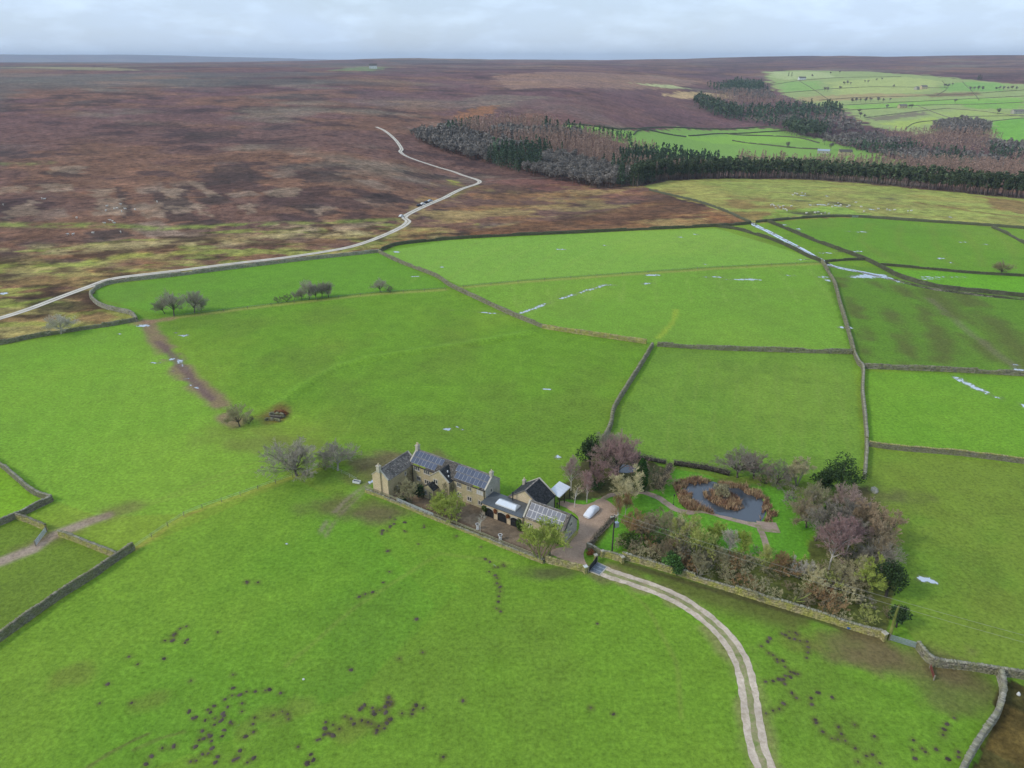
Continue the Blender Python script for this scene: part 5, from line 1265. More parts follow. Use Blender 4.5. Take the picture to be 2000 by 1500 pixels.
window(H3, 12.2, 1.6, 2, -1.35, .4, .85); window(H3, 16.5, 1.6, 2, -1.35, .4, .85)
window(H3, 1.0, 3.6, 2, 20.61, .42, .9, face='x+'); window(H3, 1.0, 1.3, 2, 20.61, .42, .9, face='x+')
part(H3, 'rooflight', 'white_paint', lambda mb: mb.slab([(17.2, 2.6, 4.46), (16.2, 2.6, 4.46), (16.2, 1.7, 5.38), (17.2, 1.7, 5.38)], .1))
part(H3, 'plinth', 'wall_mossy', lambda mb: mb.box(20.63, 21.1, -1.6, 3.6, -.2, .55))
V, F = join([leaf_blob((19.0, -1.8, .6), (1.4, .4, .8), 300, .14, rngb), leaf_blob((12.9, -1.7, .4), (.8, .4, .5), 140, .13, rngb)])
new_obj('shrubbery', np_mesh('shrubbery', V, F, 'ivy'), H3)

# --- white glazed canopy on posts
H4 = building('glazed_canopy', 'white glazed canopy on dark posts attached behind the slate barn', 'canopy')
part(H4, 'roof_frame', 'white_paint', lambda mb: (mb.bar((10.4, 9.45, 3.25), (10.4, 14.4, 3.25), .14), mb.bar((13.2, 9.45, 2.75), (13.2, 14.4, 2.75), .14), mb.bar((10.4, 9.5, 3.25), (13.2, 9.5, 2.75), .14), mb.bar((10.4, 14.35, 3.25), (13.2, 14.35, 2.75), .14)))
for i in range(5):
    y0 = 9.55 + i * .97
    part(H4, 'glazing_sheet', 'poly_roof', lambda mb: mb.slab([(10.4, y0, 3.33), (13.2, y0, 2.83), (13.2, y0 + .93, 2.83), (10.4, y0 + .93, 3.33)], .03))
for x_, y_, z_ in ((13.15, 9.6, 2.7), (13.15, 11.9, 2.7), (13.15, 14.3, 2.7), (10.45, 14.3, 3.2)):
    part(H4, 'post', 'black_metal', lambda mb: mb.box(x_ - .07, x_ + .07, y_ - .07, y_ + .07, -.1, z_))

# ------------------------------------------------------------------ front garden wall with rail fence, gate pillars, cattle grid
def base(px, py, z=None):
    p = at(px, py); return Vector((p[0], p[1], p[2]))

def rail_fence(label, pts, h=1.1, span=2.4, rails=(.45, .8, 1.05), z0=0.0, mat='timber_pale', world=False, wires=False, group=None, post=.1, name='rail_fence'):
    C = resample(pts if world else atl(pts), span)
    e = empty(name, (C[0][0], C[0][1], float(Z(*C[0])) + z0)); tag(e, label, 'fence', group)
    o = np.array(e.location)
    P = [np.array([c[0], c[1], float(Z(*c)) + z0]) - o for c in C]
    pm = MB(); pm.box(-post / 2, post / 2, -post / 2, post / 2, -.15, h); pme = np_mesh('post', pm.V, pm.F, mat, uv=pm.UV)
    r_ = random.Random(len(C))
    for p in P:
        q = new_obj('post', pme, e); q.location = p; q.rotation_euler = (r_.uniform(-.05, .05), r_.uniform(-.05, .05), r_.uniform(0, 3))
        q.scale = (1, 1, r_.uniform(.92, 1.08))
    for i in range(len(P) - 1):
        for hh in rails:
            mb = MB()
            a, b_ = P[i] + [0, 0, hh + r_.uniform(-.03, .03)], P[i + 1] + [0, 0, hh + r_.uniform(-.03, .03)]
            mb.bar(a, b_, .025 if wires else .05, .025 if wires else .1)
            mb.build('wire' if wires else 'rail', 'galv' if wires else mat, e)
    return e

FW = [(714, 961), (742, 971), (775, 984), (820, 1003), (870, 1023), (920, 1043), (970, 1064), (1020, 1084), (1060, 1100)]
stone_wall('low mossy wall topped by a rail fence along the farmhouse garden', FW, .75, .5, 'wall_mossy', True, 301, name='garden_wall', cope='wall_grey')
rail_fence('weathered rail fence on the low wall before the farmhouse', [(x, y - 2) for x, y in FW], 1.45, 2.3, (1.0, 1.3), mat='timber_pale')
stone_wall('mossy wall from the garden corner to the entrance pillar', [(1066, 1098), (1085, 1103), (1120, 1111), (1142, 1116)], 1.4, .5, 'wall_mossy', True, 302, name='garden_wall', cope='wall_mossy')
stone_wall('stone wall piece beside the entrance gate behind the verge', [(1173, 1086), (1188, 1089), (1214, 1097)], 1.5, .5, 'wall_mossy', True, 303, name='garden_wall', cope='wall_grey')
stone_wall('short dark wall turning in behind the red plants at the entrance', [(1146, 1072), (1160, 1078), (1173, 1086)], 1.4, .5, 'wall_stone', True, 304, name='garden_wall', cope='wall_grey')
stone_wall('short return wall at the garden corner under the yellow-green tree', [(1060, 1100), (1067, 1094), (1074, 1087)], 1.0, .5, 'wall_dark', True, 305, name='garden_wall', cope='wall_stone')

def hurdle(label, pts, n=6, h=1.15):
    C = resample(atl(pts), 1.9)
    e = empty('screen_fence', (C[0][0], C[0][1], float(Z(*C[0])))); tag(e, label, 'fence')
    o = np.array([C[0][0], C[0][1]])
    for a, b_ in zip(C[:-1], C[1:]):
        a, b_ = a - o, b_ - o
        mb = MB()
        for k in range(9):
            t0 = (k + .08) / 9; t1 = (k + .92) / 9
            p, q = a + (b_ - a) * t0, a + (b_ - a) * t1
            mb.bar((p[0], p[1], .95), (q[0], q[1], .95), .03, h * .85)
        mb.build('screen_panel', 'screen', e)
        mb = MB(); mb.bar((a[0], a[1], 0), (a[0], a[1], 1.5), .09); mb.build('post', 'timber_pale', e)
    return e
M['screen'] = simple_mat('grey_screen', (0.42, 0.44, 0.43), (0.30, 0.32, 0.31), 1.5, 0.6)
hurdle('grey slatted screen set on the low garden wall before the farmhouse', [(775, 982), (800, 993), (825, 1004), (847, 1013)])

def field_gate(label, a, b_, h=1.15, mat='galv', group=None, solid=False):
    a, b_ = np.asarray(a, float), np.asarray(b_, float)
    z = float(Z(*a[:2])); e = empty('field_gate', (a[0], a[1], z)); tag(e, label, 'gate', group)
    d = np.array([b_[0] - a[0], b_[1] - a[1], float(Z(*b_[:2])) - z])
    P = lambda t, hh: tuple(d * t + [0, 0, hh])
    mb = MB()
    for t in (0, 1): mb.bar(P(t, .12), P(t, h + .1), .07)
    mb.build('gate_frame', mat, e)
    for k in range(6 if not solid else 8):
        mb = MB(); hh = .18 + k * (h - .1) / (5 if not solid else 7); mb.bar(P(0, hh), P(1, hh), .05, .09 if not solid else .13); mb.build('gate_bar', mat, e)
    mb = MB(); mb.bar(P(0, .2), P(.5, h), .05); mb.bar(P(1, .2), P(.5, h), .05); mb.build('brace', mat, e)
    for t in (-.04, 1.04):
        mb = MB(); mb.bar(P(t, -.1), P(t, h + .25), .16); mb.build('gate_post', 'timber', e)
    return e
field_gate('closed grey metal gate between the thicket wall and the crooked wall', at(1738, 1251), at(1787, 1266))
field_gate('grey metal gate swung open between two short mossy walls', at(91, 1040), at(71, 1066))
field_gate('small far metal gate in the dark wall below the rough pasture', at(1664, 425), at(1682, 425))
field_gate('rusty red hurdle leaning by the crooked stone wall', at(1816, 1306), at(1823, 1328), .8, 'rust')
field_gate('black metal entrance gate beside the cattle grid', at(1150, 1118), at(1166, 1098), 1.3, 'black_metal', solid=True)

def pillar(label, px, py, w=.55, h=1.5, mat='wall_mossy', cap='trim'):
    p = at(px, py); e = empty('gate_pillar', p, .4); tag(e, label, 'pillar')
    rr = np.random.default_rng(int(px))
    cen, lx, ly, lz = [], [], [], []
    nk = int(h / .25)
    for k in range(nk):
        for (ax, ay) in ((-.25, -.25), (.25, -.25), (-.25, .25), (.25, .25)):
            cen.append((ax * w, ay * w, k * .25 - .05)); lx.append(w * .52); ly.append(w * .52); lz.append(.25)
    V, F = boxes(np.array(cen), np.zeros(len(cen)), np.array(lx), np.array(ly), np.array(lz), rr, .06)
    s = new_obj('stonework', np_mesh('stonework', V, F, mat), e); s['kind'] = 'stuff'
    part(e, 'capstone', cap, lambda mb: (mb.box(-w * .62, w * .62, -w * .62, w * .62, h - .06, h + .08), mb.face([(-w * .55, -w * .55, h + .082), (w * .55, -w * .55, h + .082), (w * .1, -.02, h + .3), (-w * .1, -.02, h + .3)]), mb.face([(w * .55, w * .55, h + .082), (-w * .55, w * .55, h + .082), (-w * .1, .02, h + .3), (w * .1, .02, h + .3)])))
    return e
pillar('pale capped stone pillar with a white plate at the cattle grid', 1143, 1119, .6, 1.6, 'wall_mossy', 'white_paint')
pillar('stone gate pillar behind the black entrance gate', 1163, 1097, .55, 1.7)
pillar('stone pillar ending the wall piece behind the verge', 1215, 1099, .6, 1.5)
pillar('pale stone pillar at the end of the thicket wall by the grey gate', 1725, 1250, .7, 1.6)
pillar('stone post in the hedge wall behind the black gate', 1176, 1088, .5, 1.6)

cg = [at(1164, 1098), at(1186, 1108), at(1171, 1124), at(1149, 1115)]
e = empty('cattle_grid', (*np.mean(cg, 0)[:2], float(Z(*np.mean(cg, 0)[:2])))); tag(e, 'steel cattle grid where the pale track reaches the yard', 'cattle grid')
q = [np.array([p[0], p[1], e.location.z]) - np.array(e.location) for p in cg]
part(e, 'pit_shade_plate', 'black_metal', lambda mb: mb.hexa([tuple(v + [0, 0, .03]) for v in q[::-1]] + [tuple(v + [0, 0, .055]) for v in q[::-1]]))  # flat black plate: the shade below the bars put into its colour
part(e, 'kerb', 'trim', lambda mb: [mb.bar(tuple(q[i] + [0, 0, .07]), tuple(q[(i + 1) % 4] + [0, 0, .07]), .22, .14) for i in range(4)])
for k in range(13):
    t = (k + .7) / 13.4
    part(e, 'bar', 'galv', lambda mb: mb.bar(tuple(q[0] + (q[1] - q[0]) * t + [0, 0, .11]), tuple(q[3] + (q[2] - q[3]) * t + [0, 0, .11]), .075, .06))
for t in (.33, .66): part(e, 'cross_bar', 'galv', lambda mb: mb.bar(tuple(q[0] + (q[3] - q[0]) * t + [0, 0, .16]), tuple(q[1] + (q[2] - q[1]) * t + [0, 0, .16]), .07, .04))

rail_fence('post and wire fence from the dark wall up to the bare oak', [(264, 1072), (300, 1047), (365, 1005), (410, 988), (450, 975), (520, 950), (572, 933)], 1.1, 4.0, (.6, 1.0), wires=True, post=.11, name='wire_fence', mat='timber')
rail_fence('short post fence between the bare oaks and the farmhouse gable', [(590, 930), (625, 914), (650, 918), (675, 929), (698, 941)], 1.1, 2.6, (.6, 1.0), wires=True, post=.11, name='wire_fence', mat='timber_pale')
rail_fence('post fence on the bank below the row of bare field trees', BANKS[0], 1.1, 9, (.9,), wires=True, post=.14, name='wire_fence', mat='timber')
rail_fence('post fence on the grassy bank across the flooded upper field', BANKS[1], 1.1, 12, (.9,), wires=True, post=.14, name='wire_fence', mat='timber')

# ------------------------------------------------------------------ trees
def grow(seed, H, stems=1, trunk=.35, limbs=9, kids=(6, 6, 5), ang=(38, 60), ratio=(.62, .55, .5, .5), up=.35, wob=.16, r0=None, lean=.05, spread0=.3, start=.25, tip=.007, twig=.017):
    """bare tree: returns trunk segments and twig segments (p0, p1, r0, r1)"""
    rng = np.random.default_rng(seed)
    r0 = r0 or H * .02
    big, fine = [], []
    def branch(p, d, ln, ra, rb, nseg, upb, store, w):
        pts = [p]
        for _ in range(nseg):
            d = d + rng.normal(size=3) * w; d[2] += upb / nseg; d = d / np.linalg.norm(d)
            pts.append(pts[-1] + d * ln / nseg)
        rs = np.linspace(ra, rb, nseg + 1)
        for k in range(nseg): store.append((pts[k], pts[k + 1], rs[k], rs[k + 1]))
        return pts, rs
    def turn(d, a, phi):
        ref = np.array([0, 0, 1.0]) if abs(d[2]) < .9 else np.array([1.0, 0, 0])
        t = np.cross(d, ref); t /= np.linalg.norm(t); b = np.cross(d, t)
        return d * math.cos(a) + (t * math.cos(phi) + b * math.sin(phi)) * math.sin(a)
    queue = []
    for s in range(stems):
        ph = 2 * math.pi * s / stems + rng.uniform(-.4, .4)
        sp = spread0 * rng.uniform(.6, 1.2) if stems > 1 else lean * rng.uniform(-1, 1)
        d = np.array([math.cos(ph) * sp, math.sin(ph) * sp, 1.0]); d /= np.linalg.norm(d)
        L0 = H * (trunk if stems == 1 else .8) * rng.uniform(.85, 1.05) * (1 if trunk < .6 or stems > 1 else 1)
        pts, rs = branch(np.array([math.cos(ph), math.sin(ph), 0]) * (.12 * (stems > 1)) * H * .1 - np.array([0, 0, .15]), d, L0, r0 / math.sqrt(stems), r0 * (.62 if trunk < .6 and stems == 1 else .22) / math.sqrt(stems), 6, .2, big, wob * .45)
        nl = max(2, int(limbs / stems))
        for k in range(nl):
            t = start + (1 - start) * (k + rng.uniform(.2, .8)) / nl
            if trunk < .6 and stems == 1: t = .72 + .28 * k / nl
            i = min(int(t * 6), 5); p = pts[i] + (pts[i + 1] - pts[i]) * (t * 6 - i)
            dd = turn((pts[i + 1] - pts[i]) / np.linalg.norm(pts[i + 1] - pts[i]), math.radians(rng.uniform(*ang)), k * 2.4 + rng.uniform(-.5, .5))
            if trunk < .6 and stems == 1: ln = H * (1 - trunk) * ratio[0] * 1.35 * rng.uniform(.8, 1.1)
            else: ln = H * ratio[0] * .62 * (1.15 - .75 * t) * rng.uniform(.8, 1.2)
            queue.append((p, dd, ln, rs[min(i, 5)] * .6, 1))
        if trunk < .6 and stems == 1: queue.append((pts[-1], d, H * (1 - trunk) * .8, rs[-1] * .7, 1))
    while queue:
        p, d, ln, ra, lv = queue.pop()
        last = lv > len(kids)
        nseg = 4 if lv == 1 else 3 if not last else 2
        st = big if lv == 1 else fine
        ra = max(ra, twig); pts, rs = branch(p, d, ln, ra, max(ra * .3, tip), nseg, up, st, wob)
        if last: continue
        n = kids[lv - 1]
        for k in range(n):
            t = .28 + .72 * (k + rng.uniform(.1, .9)) / n
            i = min(int(t * nseg), nseg - 1); q = pts[i] + (pts[i + 1] - pts[i]) * (t * nseg - i)
            dd = turn((pts[i + 1] - pts[i]) / np.linalg.norm(pts[i + 1] - pts[i]), math.radians(rng.uniform(25, 58)), rng.uniform(0, 6.28))
            queue.append((q, dd, ln * ratio[lv] * rng.uniform(.75, 1.25) * (1.1 - .35 * t), rs[i] * .6, lv + 1))
    def arr(S, n):
        return tubes([s[0] for s in S], [s[1] for s in S], [s[2] for s in S], [s[3] for s in S], n)
    Vb, Fb = arr(big, 5); Vf, Ff = arr(fine, 3)
    top = max(Vb[:, 2].max(), Vf[:, 2].max())
    k = H / top
    return Vb * k, Fb, Vf * k, Ff

PROTO = {}
def proto(kind, seed, H, **kw):
    Vb, Fb, Vf, Ff = grow(seed, H, **kw)
    PROTO.setdefault(kind, []).append((H, np_mesh(kind + '_trunk', Vb, Fb, 'bark_grey'), np_mesh(kind + '_crown', Vf, Ff, 'twig_grey')))
for s in (1, 2, 3): proto('oak', s, 10, trunk=.3, limbs=12, kids=(9, 7, 7), ang=(15, 72), ratio=(.56, .5, .48, .5), up=.22, wob=.2, r0=.27, twig=.023, tip=.011)
for s in (4, 5, 6): proto('alder', s, 10, trunk=.85, limbs=18, kids=(7, 6, 5), ang=(40, 65), ratio=(.62, .5, .5, .5), up=.3, r0=.13, start=.25, twig=.022, tip=.010)
for s in (7, 8): proto('birch', s, 10, trunk=.9, limbs=22, kids=(7, 6, 5), ang=(22, 42), ratio=(.66, .55, .5, .5), up=.35, r0=.16, start=.3, wob=.12, twig=.024, tip=.011)
for s in (9, 10, 11): proto('vase', s, 8, stems=5, limbs=25, kids=(7, 6, 5), ang=(20, 45), ratio=(.6, .55, .5, .5), up=.4, r0=.22, spread0=.42, start=.2, twig=.026, tip=.012)
for s in (12, 13, 14): proto('shrub', s, 4, stems=8, limbs=24, kids=(5, 4, 4), ang=(25, 60), ratio=(.62, .55, .5, .5), up=.25, r0=.12, spread0=.75, start=.12, twig=.022, tip=.011)
for s in (15, 16): proto('sapling', s, 5, trunk=.9, limbs=10, kids=(5, 4), ang=(25, 50), ratio=(.6, .5, .5), up=.3, r0=.07, start=.3, twig=.014)

def plant(kind, px, py, topy, bark, twig, label, cat='tree', group=None, wide=1.0, name=None, h=None, pos=None, rs=None, sub=None):
    r_ = random.Random(int(px * 13 + py * 7) if rs is None else rs)
    p = np.array(pos) if pos is not None else at(px, py)
    hh = h or max(.8, float(top_height(p, px, topy)))
    H, tm, cm = PROTO[kind][r_.randrange(len(PROTO[kind])) if sub is None else sub]
    e = empty(name or 'bare_tree', p, r_.uniform(0, 6.28)); tag(e, label, cat, group)
    k = hh / H; e.scale = (k * wide, k * wide, k)
    for nm, me_, mt in (('trunk', tm, 'bark_' + bark), ('crown', cm, 'twig_' + twig)):
        o = new_obj(nm, me_, e)
        o.material_slots[0].link = 'OBJECT'; o.material_slots[0].material = M[mt]
    return e

ROW = 'bare tree in the row on the fence bank in the upper field'
for a in [('oak', 340, 617, 559, 'grey', 'ash', 'tall bare tree where the muddy track meets the fence bank'), ('oak', 322, 613, 576, 'grey', 'ash', 'smaller bare tree leaning beside the tall one at the muddy track'),
          ('oak', 380, 611, 565, 'grey', 'ash', 'bare tree standing alone on the bank right of the muddy track'), ('oak', 394, 606, 577, 'grey', 'ash', 'small thin tree close to the lone tree by the muddy track')]:
    plant(*a, wide=.95)
for a in ((575, 586, 566), (590, 586, 560), (604, 585, 543), (618, 584, 552), (629, 582, 547), (642, 580, 545)):
    plant('oak', *a, 'grey', 'ash', ROW, group='row of trees on the fence bank', wide=.9)
plant('shrub', 560, 589, 573, 'dark', 'dark', 'bare bush at the end of the tree row on the fence bank', 'bush', name='bush'); plant('shrub', 543, 591, 578, 'dark', 'dark', 'smallest bare bush leading the tree row on the fence bank', 'bush', name='bush')
plant('oak', 743, 571, 543, 'grey', 'ash', 'lone spreading bare tree on the bank near the moor wall', wide=1.15); plant('shrub', 762, 571, 556, 'dark', 'dark', 'bare bush tucked beside the lone tree near the moor wall', 'bush', name='bush')
plant('oak', 120, 652, 611, 'pale', 'pale', 'pale whitish bare tree on the dark moor corner', wide=1.35)
plant('oak', 468, 833, 789, 'grey', 'olive', 'thin bare hawthorn at the lower end of the muddy track', wide=1.1); plant('shrub', 486, 828, 814, 'dark', 'dark', 'dark low bush between the hawthorn and the stone hollow', 'bush', name='bush')
plant('oak', 580, 929, 855, 'grey', 'ash', 'broad bare oak with a clear trunk on the fence line', wide=1.4, sub=0)
plant('oak', 660, 919, 861, 'pale', 'ash', 'broad bare oak nearest the farmhouse gable', wide=1.4, sub=1); plant('shrub', 633, 916, 900, 'grey', 'rosy', 'small pinkish bush between the two broad oaks', 'bush', name='bush')
plant('oak', 1955, 538, 505, 'grey', 'brown', 'lone round bare hawthorn on the low far wall', wide=1.25)
# house garden
plant('vase', 802, 983, 935, 'olive', 'olive', 'mossy bare tree in the farmhouse courtyard beside the wing', wide=1.1)
plant('vase', 862, 1010, 963, 'moss', 'lime', 'yellow-green tree in front of the farmhouse porch', wide=1.35); plant('vase', 884, 1017, 967, 'moss', 'lime', 'yellow-green tree in front of the gabled bay', wide=1.4)
plant('sapling', 938, 1040, 1001, 'birch', 'pale', 'slim white birch between the two white urns', wide=1.1)
plant('vase', 1056, 1096, 1012, 'moss', 'lime', 'big yellow-green tree at the garden corner by the low barn', wide=1.3)
plant('birch', 1115, 958, 890, 'birch', 'rosy', 'tallest white birch behind the glazed canopy', wide=1.0); plant('birch', 1146, 982, 918, 'birch', 'pink', 'leaning white birch with red twigs near the covered car', wide=.9); plant('sapling', 1122, 991, 944, 'birch', 'straw', 'slender pale birch between the canopy and the covered car', wide=1.2)
plant('oak', 1202, 934, 842, 'grey', 'pink', 'big tree with pink-tinged crown beside the dark evergreen', wide=.95); plant('alder', 1178, 925, 862, 'grey', 'rosy', 'rosy bare tree behind the leaning birch', wide=1.2); plant('oak', 1183, 900, 838, 'grey', 'grey', 'grey bare tree at the foot of the bent field wall', wide=1.0); plant('vase', 1165, 950, 905, 'grey', 'pink', 'reddish many-stemmed tree among the birches', wide=1.0)
plant('vase', 1222, 985, 923, 'moss', 'straw', 'straw-coloured spreading tree beside the red garden path', wide=1.25); plant('shrub', 1286, 954, 915, 'grey', 'brown', 'brown rounded bush between the cypress and the hedge', 'bush', name='bush', wide=1.0)
plant('birch', 1206, 1022, 965, 'birch', 'rust', 'thin white birch with rusty twigs at the yard edge', wide=.8); plant('birch', 1220, 1010, 960, 'birch', 'rust', 'second thin birch with rusty twigs by the straw-coloured tree', wide=.8)
# behind the pond
for a in (('oak', 1440, 933, 877, 'grey', 'grey', 'grey bare tree first in the row behind the pond'), ('oak', 1472, 934, 886, 'grey', 'rosy', 'rosy-grey tree second in the row behind the pond'), ('oak', 1517, 944, 897, 'grey', 'grey', 'grey tree at the middle of the row behind the pond'),
          ('vase', 1556, 948, 894, 'pale', 'straw', 'pale straw-coloured tree beside the dark pine behind the pond'), ('shrub', 1495, 944, 918, 'grey', 'brown', 'brown bush low in the row behind the pond')):
    plant(*a, cat='tree' if a[0] != 'shrub' else 'bush', wide=1.3, name='bush' if a[0] == 'shrub' else None)
# right-hand grove
for a in (('shrub', 1562, 1000, 955, 'grey', 'grey', 'grey-brown bush at the pond side of the grove'), ('oak', 1598, 1000, 945, 'grey', 'olive', 'olive-grey tree at the back of the grove'), ('oak', 1652, 1005, 945, 'grey', 'rosy', 'rosy tree at the back of the grove below the pine'), ('vase', 1682, 1030, 975, 'grey', 'orange', 'orange-brown larch-like tree on the grove edge'),
          ('oak', 1592, 1056, 990, 'grey', 'grey', 'grey tree left of the pink birch'), ('birch', 1619, 1112, 1012, 'birch', 'pink', 'pink-crowned white birch in the middle of the grove'), ('birch', 1650, 1085, 1010, 'birch', 'pink', 'second pink-crowned tree close behind the white birch'), ('oak', 1702, 1086, 1015, 'grey', 'brown', 'brown bare tree on the pasture side of the grove'), ('oak', 1722, 1120, 1050, 'grey', 'grey', 'grey bare tree at the outer edge of the grove'),
          ('vase', 1690, 1150, 1088, 'moss', 'lime', 'lime-green tree in front of the dark holly'), ('oak', 1665, 1140, 1080, 'grey', 'straw', 'straw-grey tree behind the lime-green tree'), ('vase', 1720, 1070, 1000, 'grey', 'orange', 'tawny tree beside the orange-brown one'), ('vase', 1640, 1060, 985, 'grey', 'grey', 'grey many-stemmed tree behind the pink birch'), ('oak', 1575, 1030, 975, 'grey', 'brown', 'brown bare tree near the end of the garden lawn')):
    plant(*a, cat='bush' if a[0] == 'shrub' else 'tree', name='bush' if a[0] == 'shrub' else None, wide=1.1 if a[0] != 'birch' else 1.25)
# strip behind the mossy wall
for a in (('vase', 1262, 1062, 1003, 'olive', 'brown', 'brown many-stemmed tree near the utility pole'), ('vase', 1236, 1052, 1000, 'olive', 'rust', 'rusty brown tree just right of the transformer'), ('alder', 1302, 1062, 998, 'olive', 'olive', 'olive bare tree between the pole and the vase-shaped green tree'), ('vase', 1356, 1090, 1010, 'moss', 'yellow', 'tall yellow-green vase-shaped tree in the strip'),
          ('vase', 1330, 1072, 1008, 'pale', 'straw', 'pale forked tree left of the tall yellow-green one'), ('birch', 1423, 1092, 1032, 'birch', 'pale', 'slim white-stemmed birch at the end of the lawn'), ('birch', 1448, 1100, 1034, 'moss', 'lime', 'slim yellow-green tree right of the white-stemmed birch'), ('birch', 1492, 1120, 1064, 'moss', 'yellow', 'narrow yellow tree near the end of the lower path'),
          ('birch', 1521, 1124, 1074, 'olive', 'rust', 'narrow rusty tree near the end of the lower path'), ('vase', 1560, 1130, 1090, 'pale', 'pale', 'whitish vase-shaped small tree in the strip'), ('vase', 1364, 1128, 1082, 'pale', 'olive', 'pale crooked tree close behind the mossy wall'), ('vase', 1592, 1158, 1112, 'moss', 'straw', 'straw-yellow tree with mossy forked stems'),
          ('alder', 1400, 1112, 1068, 'olive', 'olive', 'olive bare tree in the middle of the strip'), ('vase', 1395, 1068, 1018, 'moss', 'lime', 'lime-tinted tree on the lawn side of the strip'), ('vase', 1300, 1095, 1050, 'moss', 'brown', 'brown tree behind the pale boulder')):
    plant(*a, wide=1.05)
TH = [(1228, 1086), (1290, 1066), (1400, 1082), (1500, 1112), (1600, 1120), (1640, 1040), (1690, 960), (1730, 1030), (1742, 1120), (1744, 1196), (1722, 1238), (1600, 1202), (1430, 1150), (1330, 1119)]
rs_ = random.Random(4)
THW = np.array(atl(TH)); cnt = 0
while cnt < 76:
    x, y = rs_.uniform(THW[:, 0].min(), THW[:, 0].max()), rs_.uniform(THW[:, 1].min(), THW[:, 1].max())
    if not in_poly(np.array([x]), np.array([y]), [tuple(p) for p in THW])[0]: continue
    tw = rs_.choice(['brown', 'straw', 'olive', 'olive', 'rust', 'grey', 'yellow'])
    lab = {'brown': 'brown leafless bush in the thicket behind the mossy wall', 'straw': 'straw-coloured leafless bush in the thicket behind the mossy wall', 'yellow': 'yellow-green bush in the thicket behind the mossy wall', 'olive': 'olive leafless bush in the thicket behind the mossy wall', 'rust': 'rusty leafless bush in the thicket behind the mossy wall', 'grey': 'grey leafless bush in the thicket behind the mossy wall'}[tw]
    plant('shrub', 0, 0, 0, 'olive' if tw != 'dark' else 'dark', tw, lab, 'bush', tw + ' thicket bushes', name='bush', h=rs_.uniform(1.8, 4.2), pos=(x, y, float(Z(x, y))), rs=rs_.randrange(9999), wide=rs_.uniform(.9, 1.3)); cnt += 1
for i, (a, b_) in enumerate(((1225, 1072), (1245, 1078), (1270, 1072), (1285, 1088), (1310, 1100), (1340, 1106), (1252, 1040), (1280, 1042), (1242, 1030), (1290, 1020))):
    plant('shrub', a, b_, b_ - 24, 'olive', ['brown', 'olive', 'rust'][i % 3], ['brown bush crowding the strip by the utility pole', 'olive bush crowding the strip by the utility pole', 'rusty bush crowding the strip by the utility pole'][i % 3], 'bush', 'bushes by the utility pole', name='bush', wide=1.2)

# evergreens: leaves through lumpy crowns on a real trunk
def evergreen(label, px, py, topy, width, mat, shape='round', cat='tree', n=2600, leaf=.2, group=None, name='evergreen_tree', seed=1):
    p = at(px, py); h = float(top_height(p, px, topy)); rr = np.random.default_rng(seed)
    e = empty(name, p); tag(e, label, cat, group)
    V, F = tubes([(0, 0, -.2), (0, 0, h * .4), (.0, .05, h * .7)], [(0, 0, h * .4), (0, .05, h * .7), (0, 0, h * .95)], [h * .035, h * .025, h * .012], [h * .025, h * .012, .01], 6)
    new_obj('trunk', np_mesh('trunk', V, F, 'bark_dark'), e)
    if shape == 'column':
        t = rr.uniform(0, 1, n) ** .8; a = rr.uniform(0, 6.283, n)
        R = width * .5 * (np.sin(np.pi * np.clip(t * .85 + .13, 0, 1)) ** .8) * (0.75 + .4 * vnoise(a * 2, t * 7, seed)) * rr.uniform(.55, 1, n) ** .5
        V, F = leaves(np.stack([R * np.cos(a), R * np.sin(a), .1 + t * h], 1), leaf, rr, 1.5, .4)
    else:
        parts = []
        for k in range(9):
            a = rr.uniform(0, 6.283); q = rr.uniform(0, .32) * width
            parts.append(leaf_blob((q * math.cos(a), q * math.sin(a), h * rr.uniform(.35, .82)), (width * .26, width * .26, h * .2), n // 9, leaf, rr))
        V, F = join(parts)
    new_obj('crown', np_mesh('crown', V, F, mat), e)
    return e
evergreen('dark evergreen tree next to the big pink-crowned tree', 1152, 912, 848, 6.5, 'evergreen', seed=1)
evergreen('narrow green cypress by the garden pool', 1250, 958, 896, 3.4, 'cypress', 'column', n=3000, seed=2)
evergreen('spreading dark pine at the back corner of the garden', 1640, 958, 897, 9.5, 'evergreen', n=3600, seed=3)
evergreen('smaller dark pine leaning out beside the spreading pine', 1605, 962, 918, 6.5, 'evergreen', seed=4)
evergreen('dark holly on the pasture edge of the grove', 1730, 1165, 1095, 6.0, 'evergreen', seed=5)
evergreen('dark holly beside the wall end near the grey gate', 1750, 1225, 1180, 5.0, 'evergreen', n=1800, seed=6)
evergreen('dark green yew in the courtyard corner of the farmhouse', 818, 972, 945, 3.6, 'evergreen', n=1500, leaf=.16, seed=7)
evergreen('low dark evergreen bush by the courtyard fence', 788, 981, 968, 2.6, 'evergreen', n=900, leaf=.14, cat='bush', name='evergreen_bush', seed=8)
evergreen('light green laurel on the mossy wall', 1305, 1112, 1078, 4.5, 'laurel', n=2000, leaf=.17, cat='bush', name='evergreen_bush', seed=9)
evergreen('second light green laurel spilling over the mossy wall', 1322, 1124, 1098, 3.6, 'laurel', n=1400, leaf=.16, cat='bush', name='evergreen_bush', seed=10)
evergreen('dark green rhododendron on the lawn by the utility pole', 1228, 1068, 1040, 4.5, 'ivy', n=1600, leaf=.17, cat='bush', name='evergreen_bush', seed=11)
evergreen('dark low conifer under the birches by the canopy', 1165, 958, 935, 4.0, 'evergreen', n=1200, leaf=.16, cat='bush', name='evergreen_bush', seed=12)
evergreen('small green conifer in the shade of the grove', 1612, 1012, 990, 2.6, 'cypress', 'column', n=800, leaf=.15, seed=13)
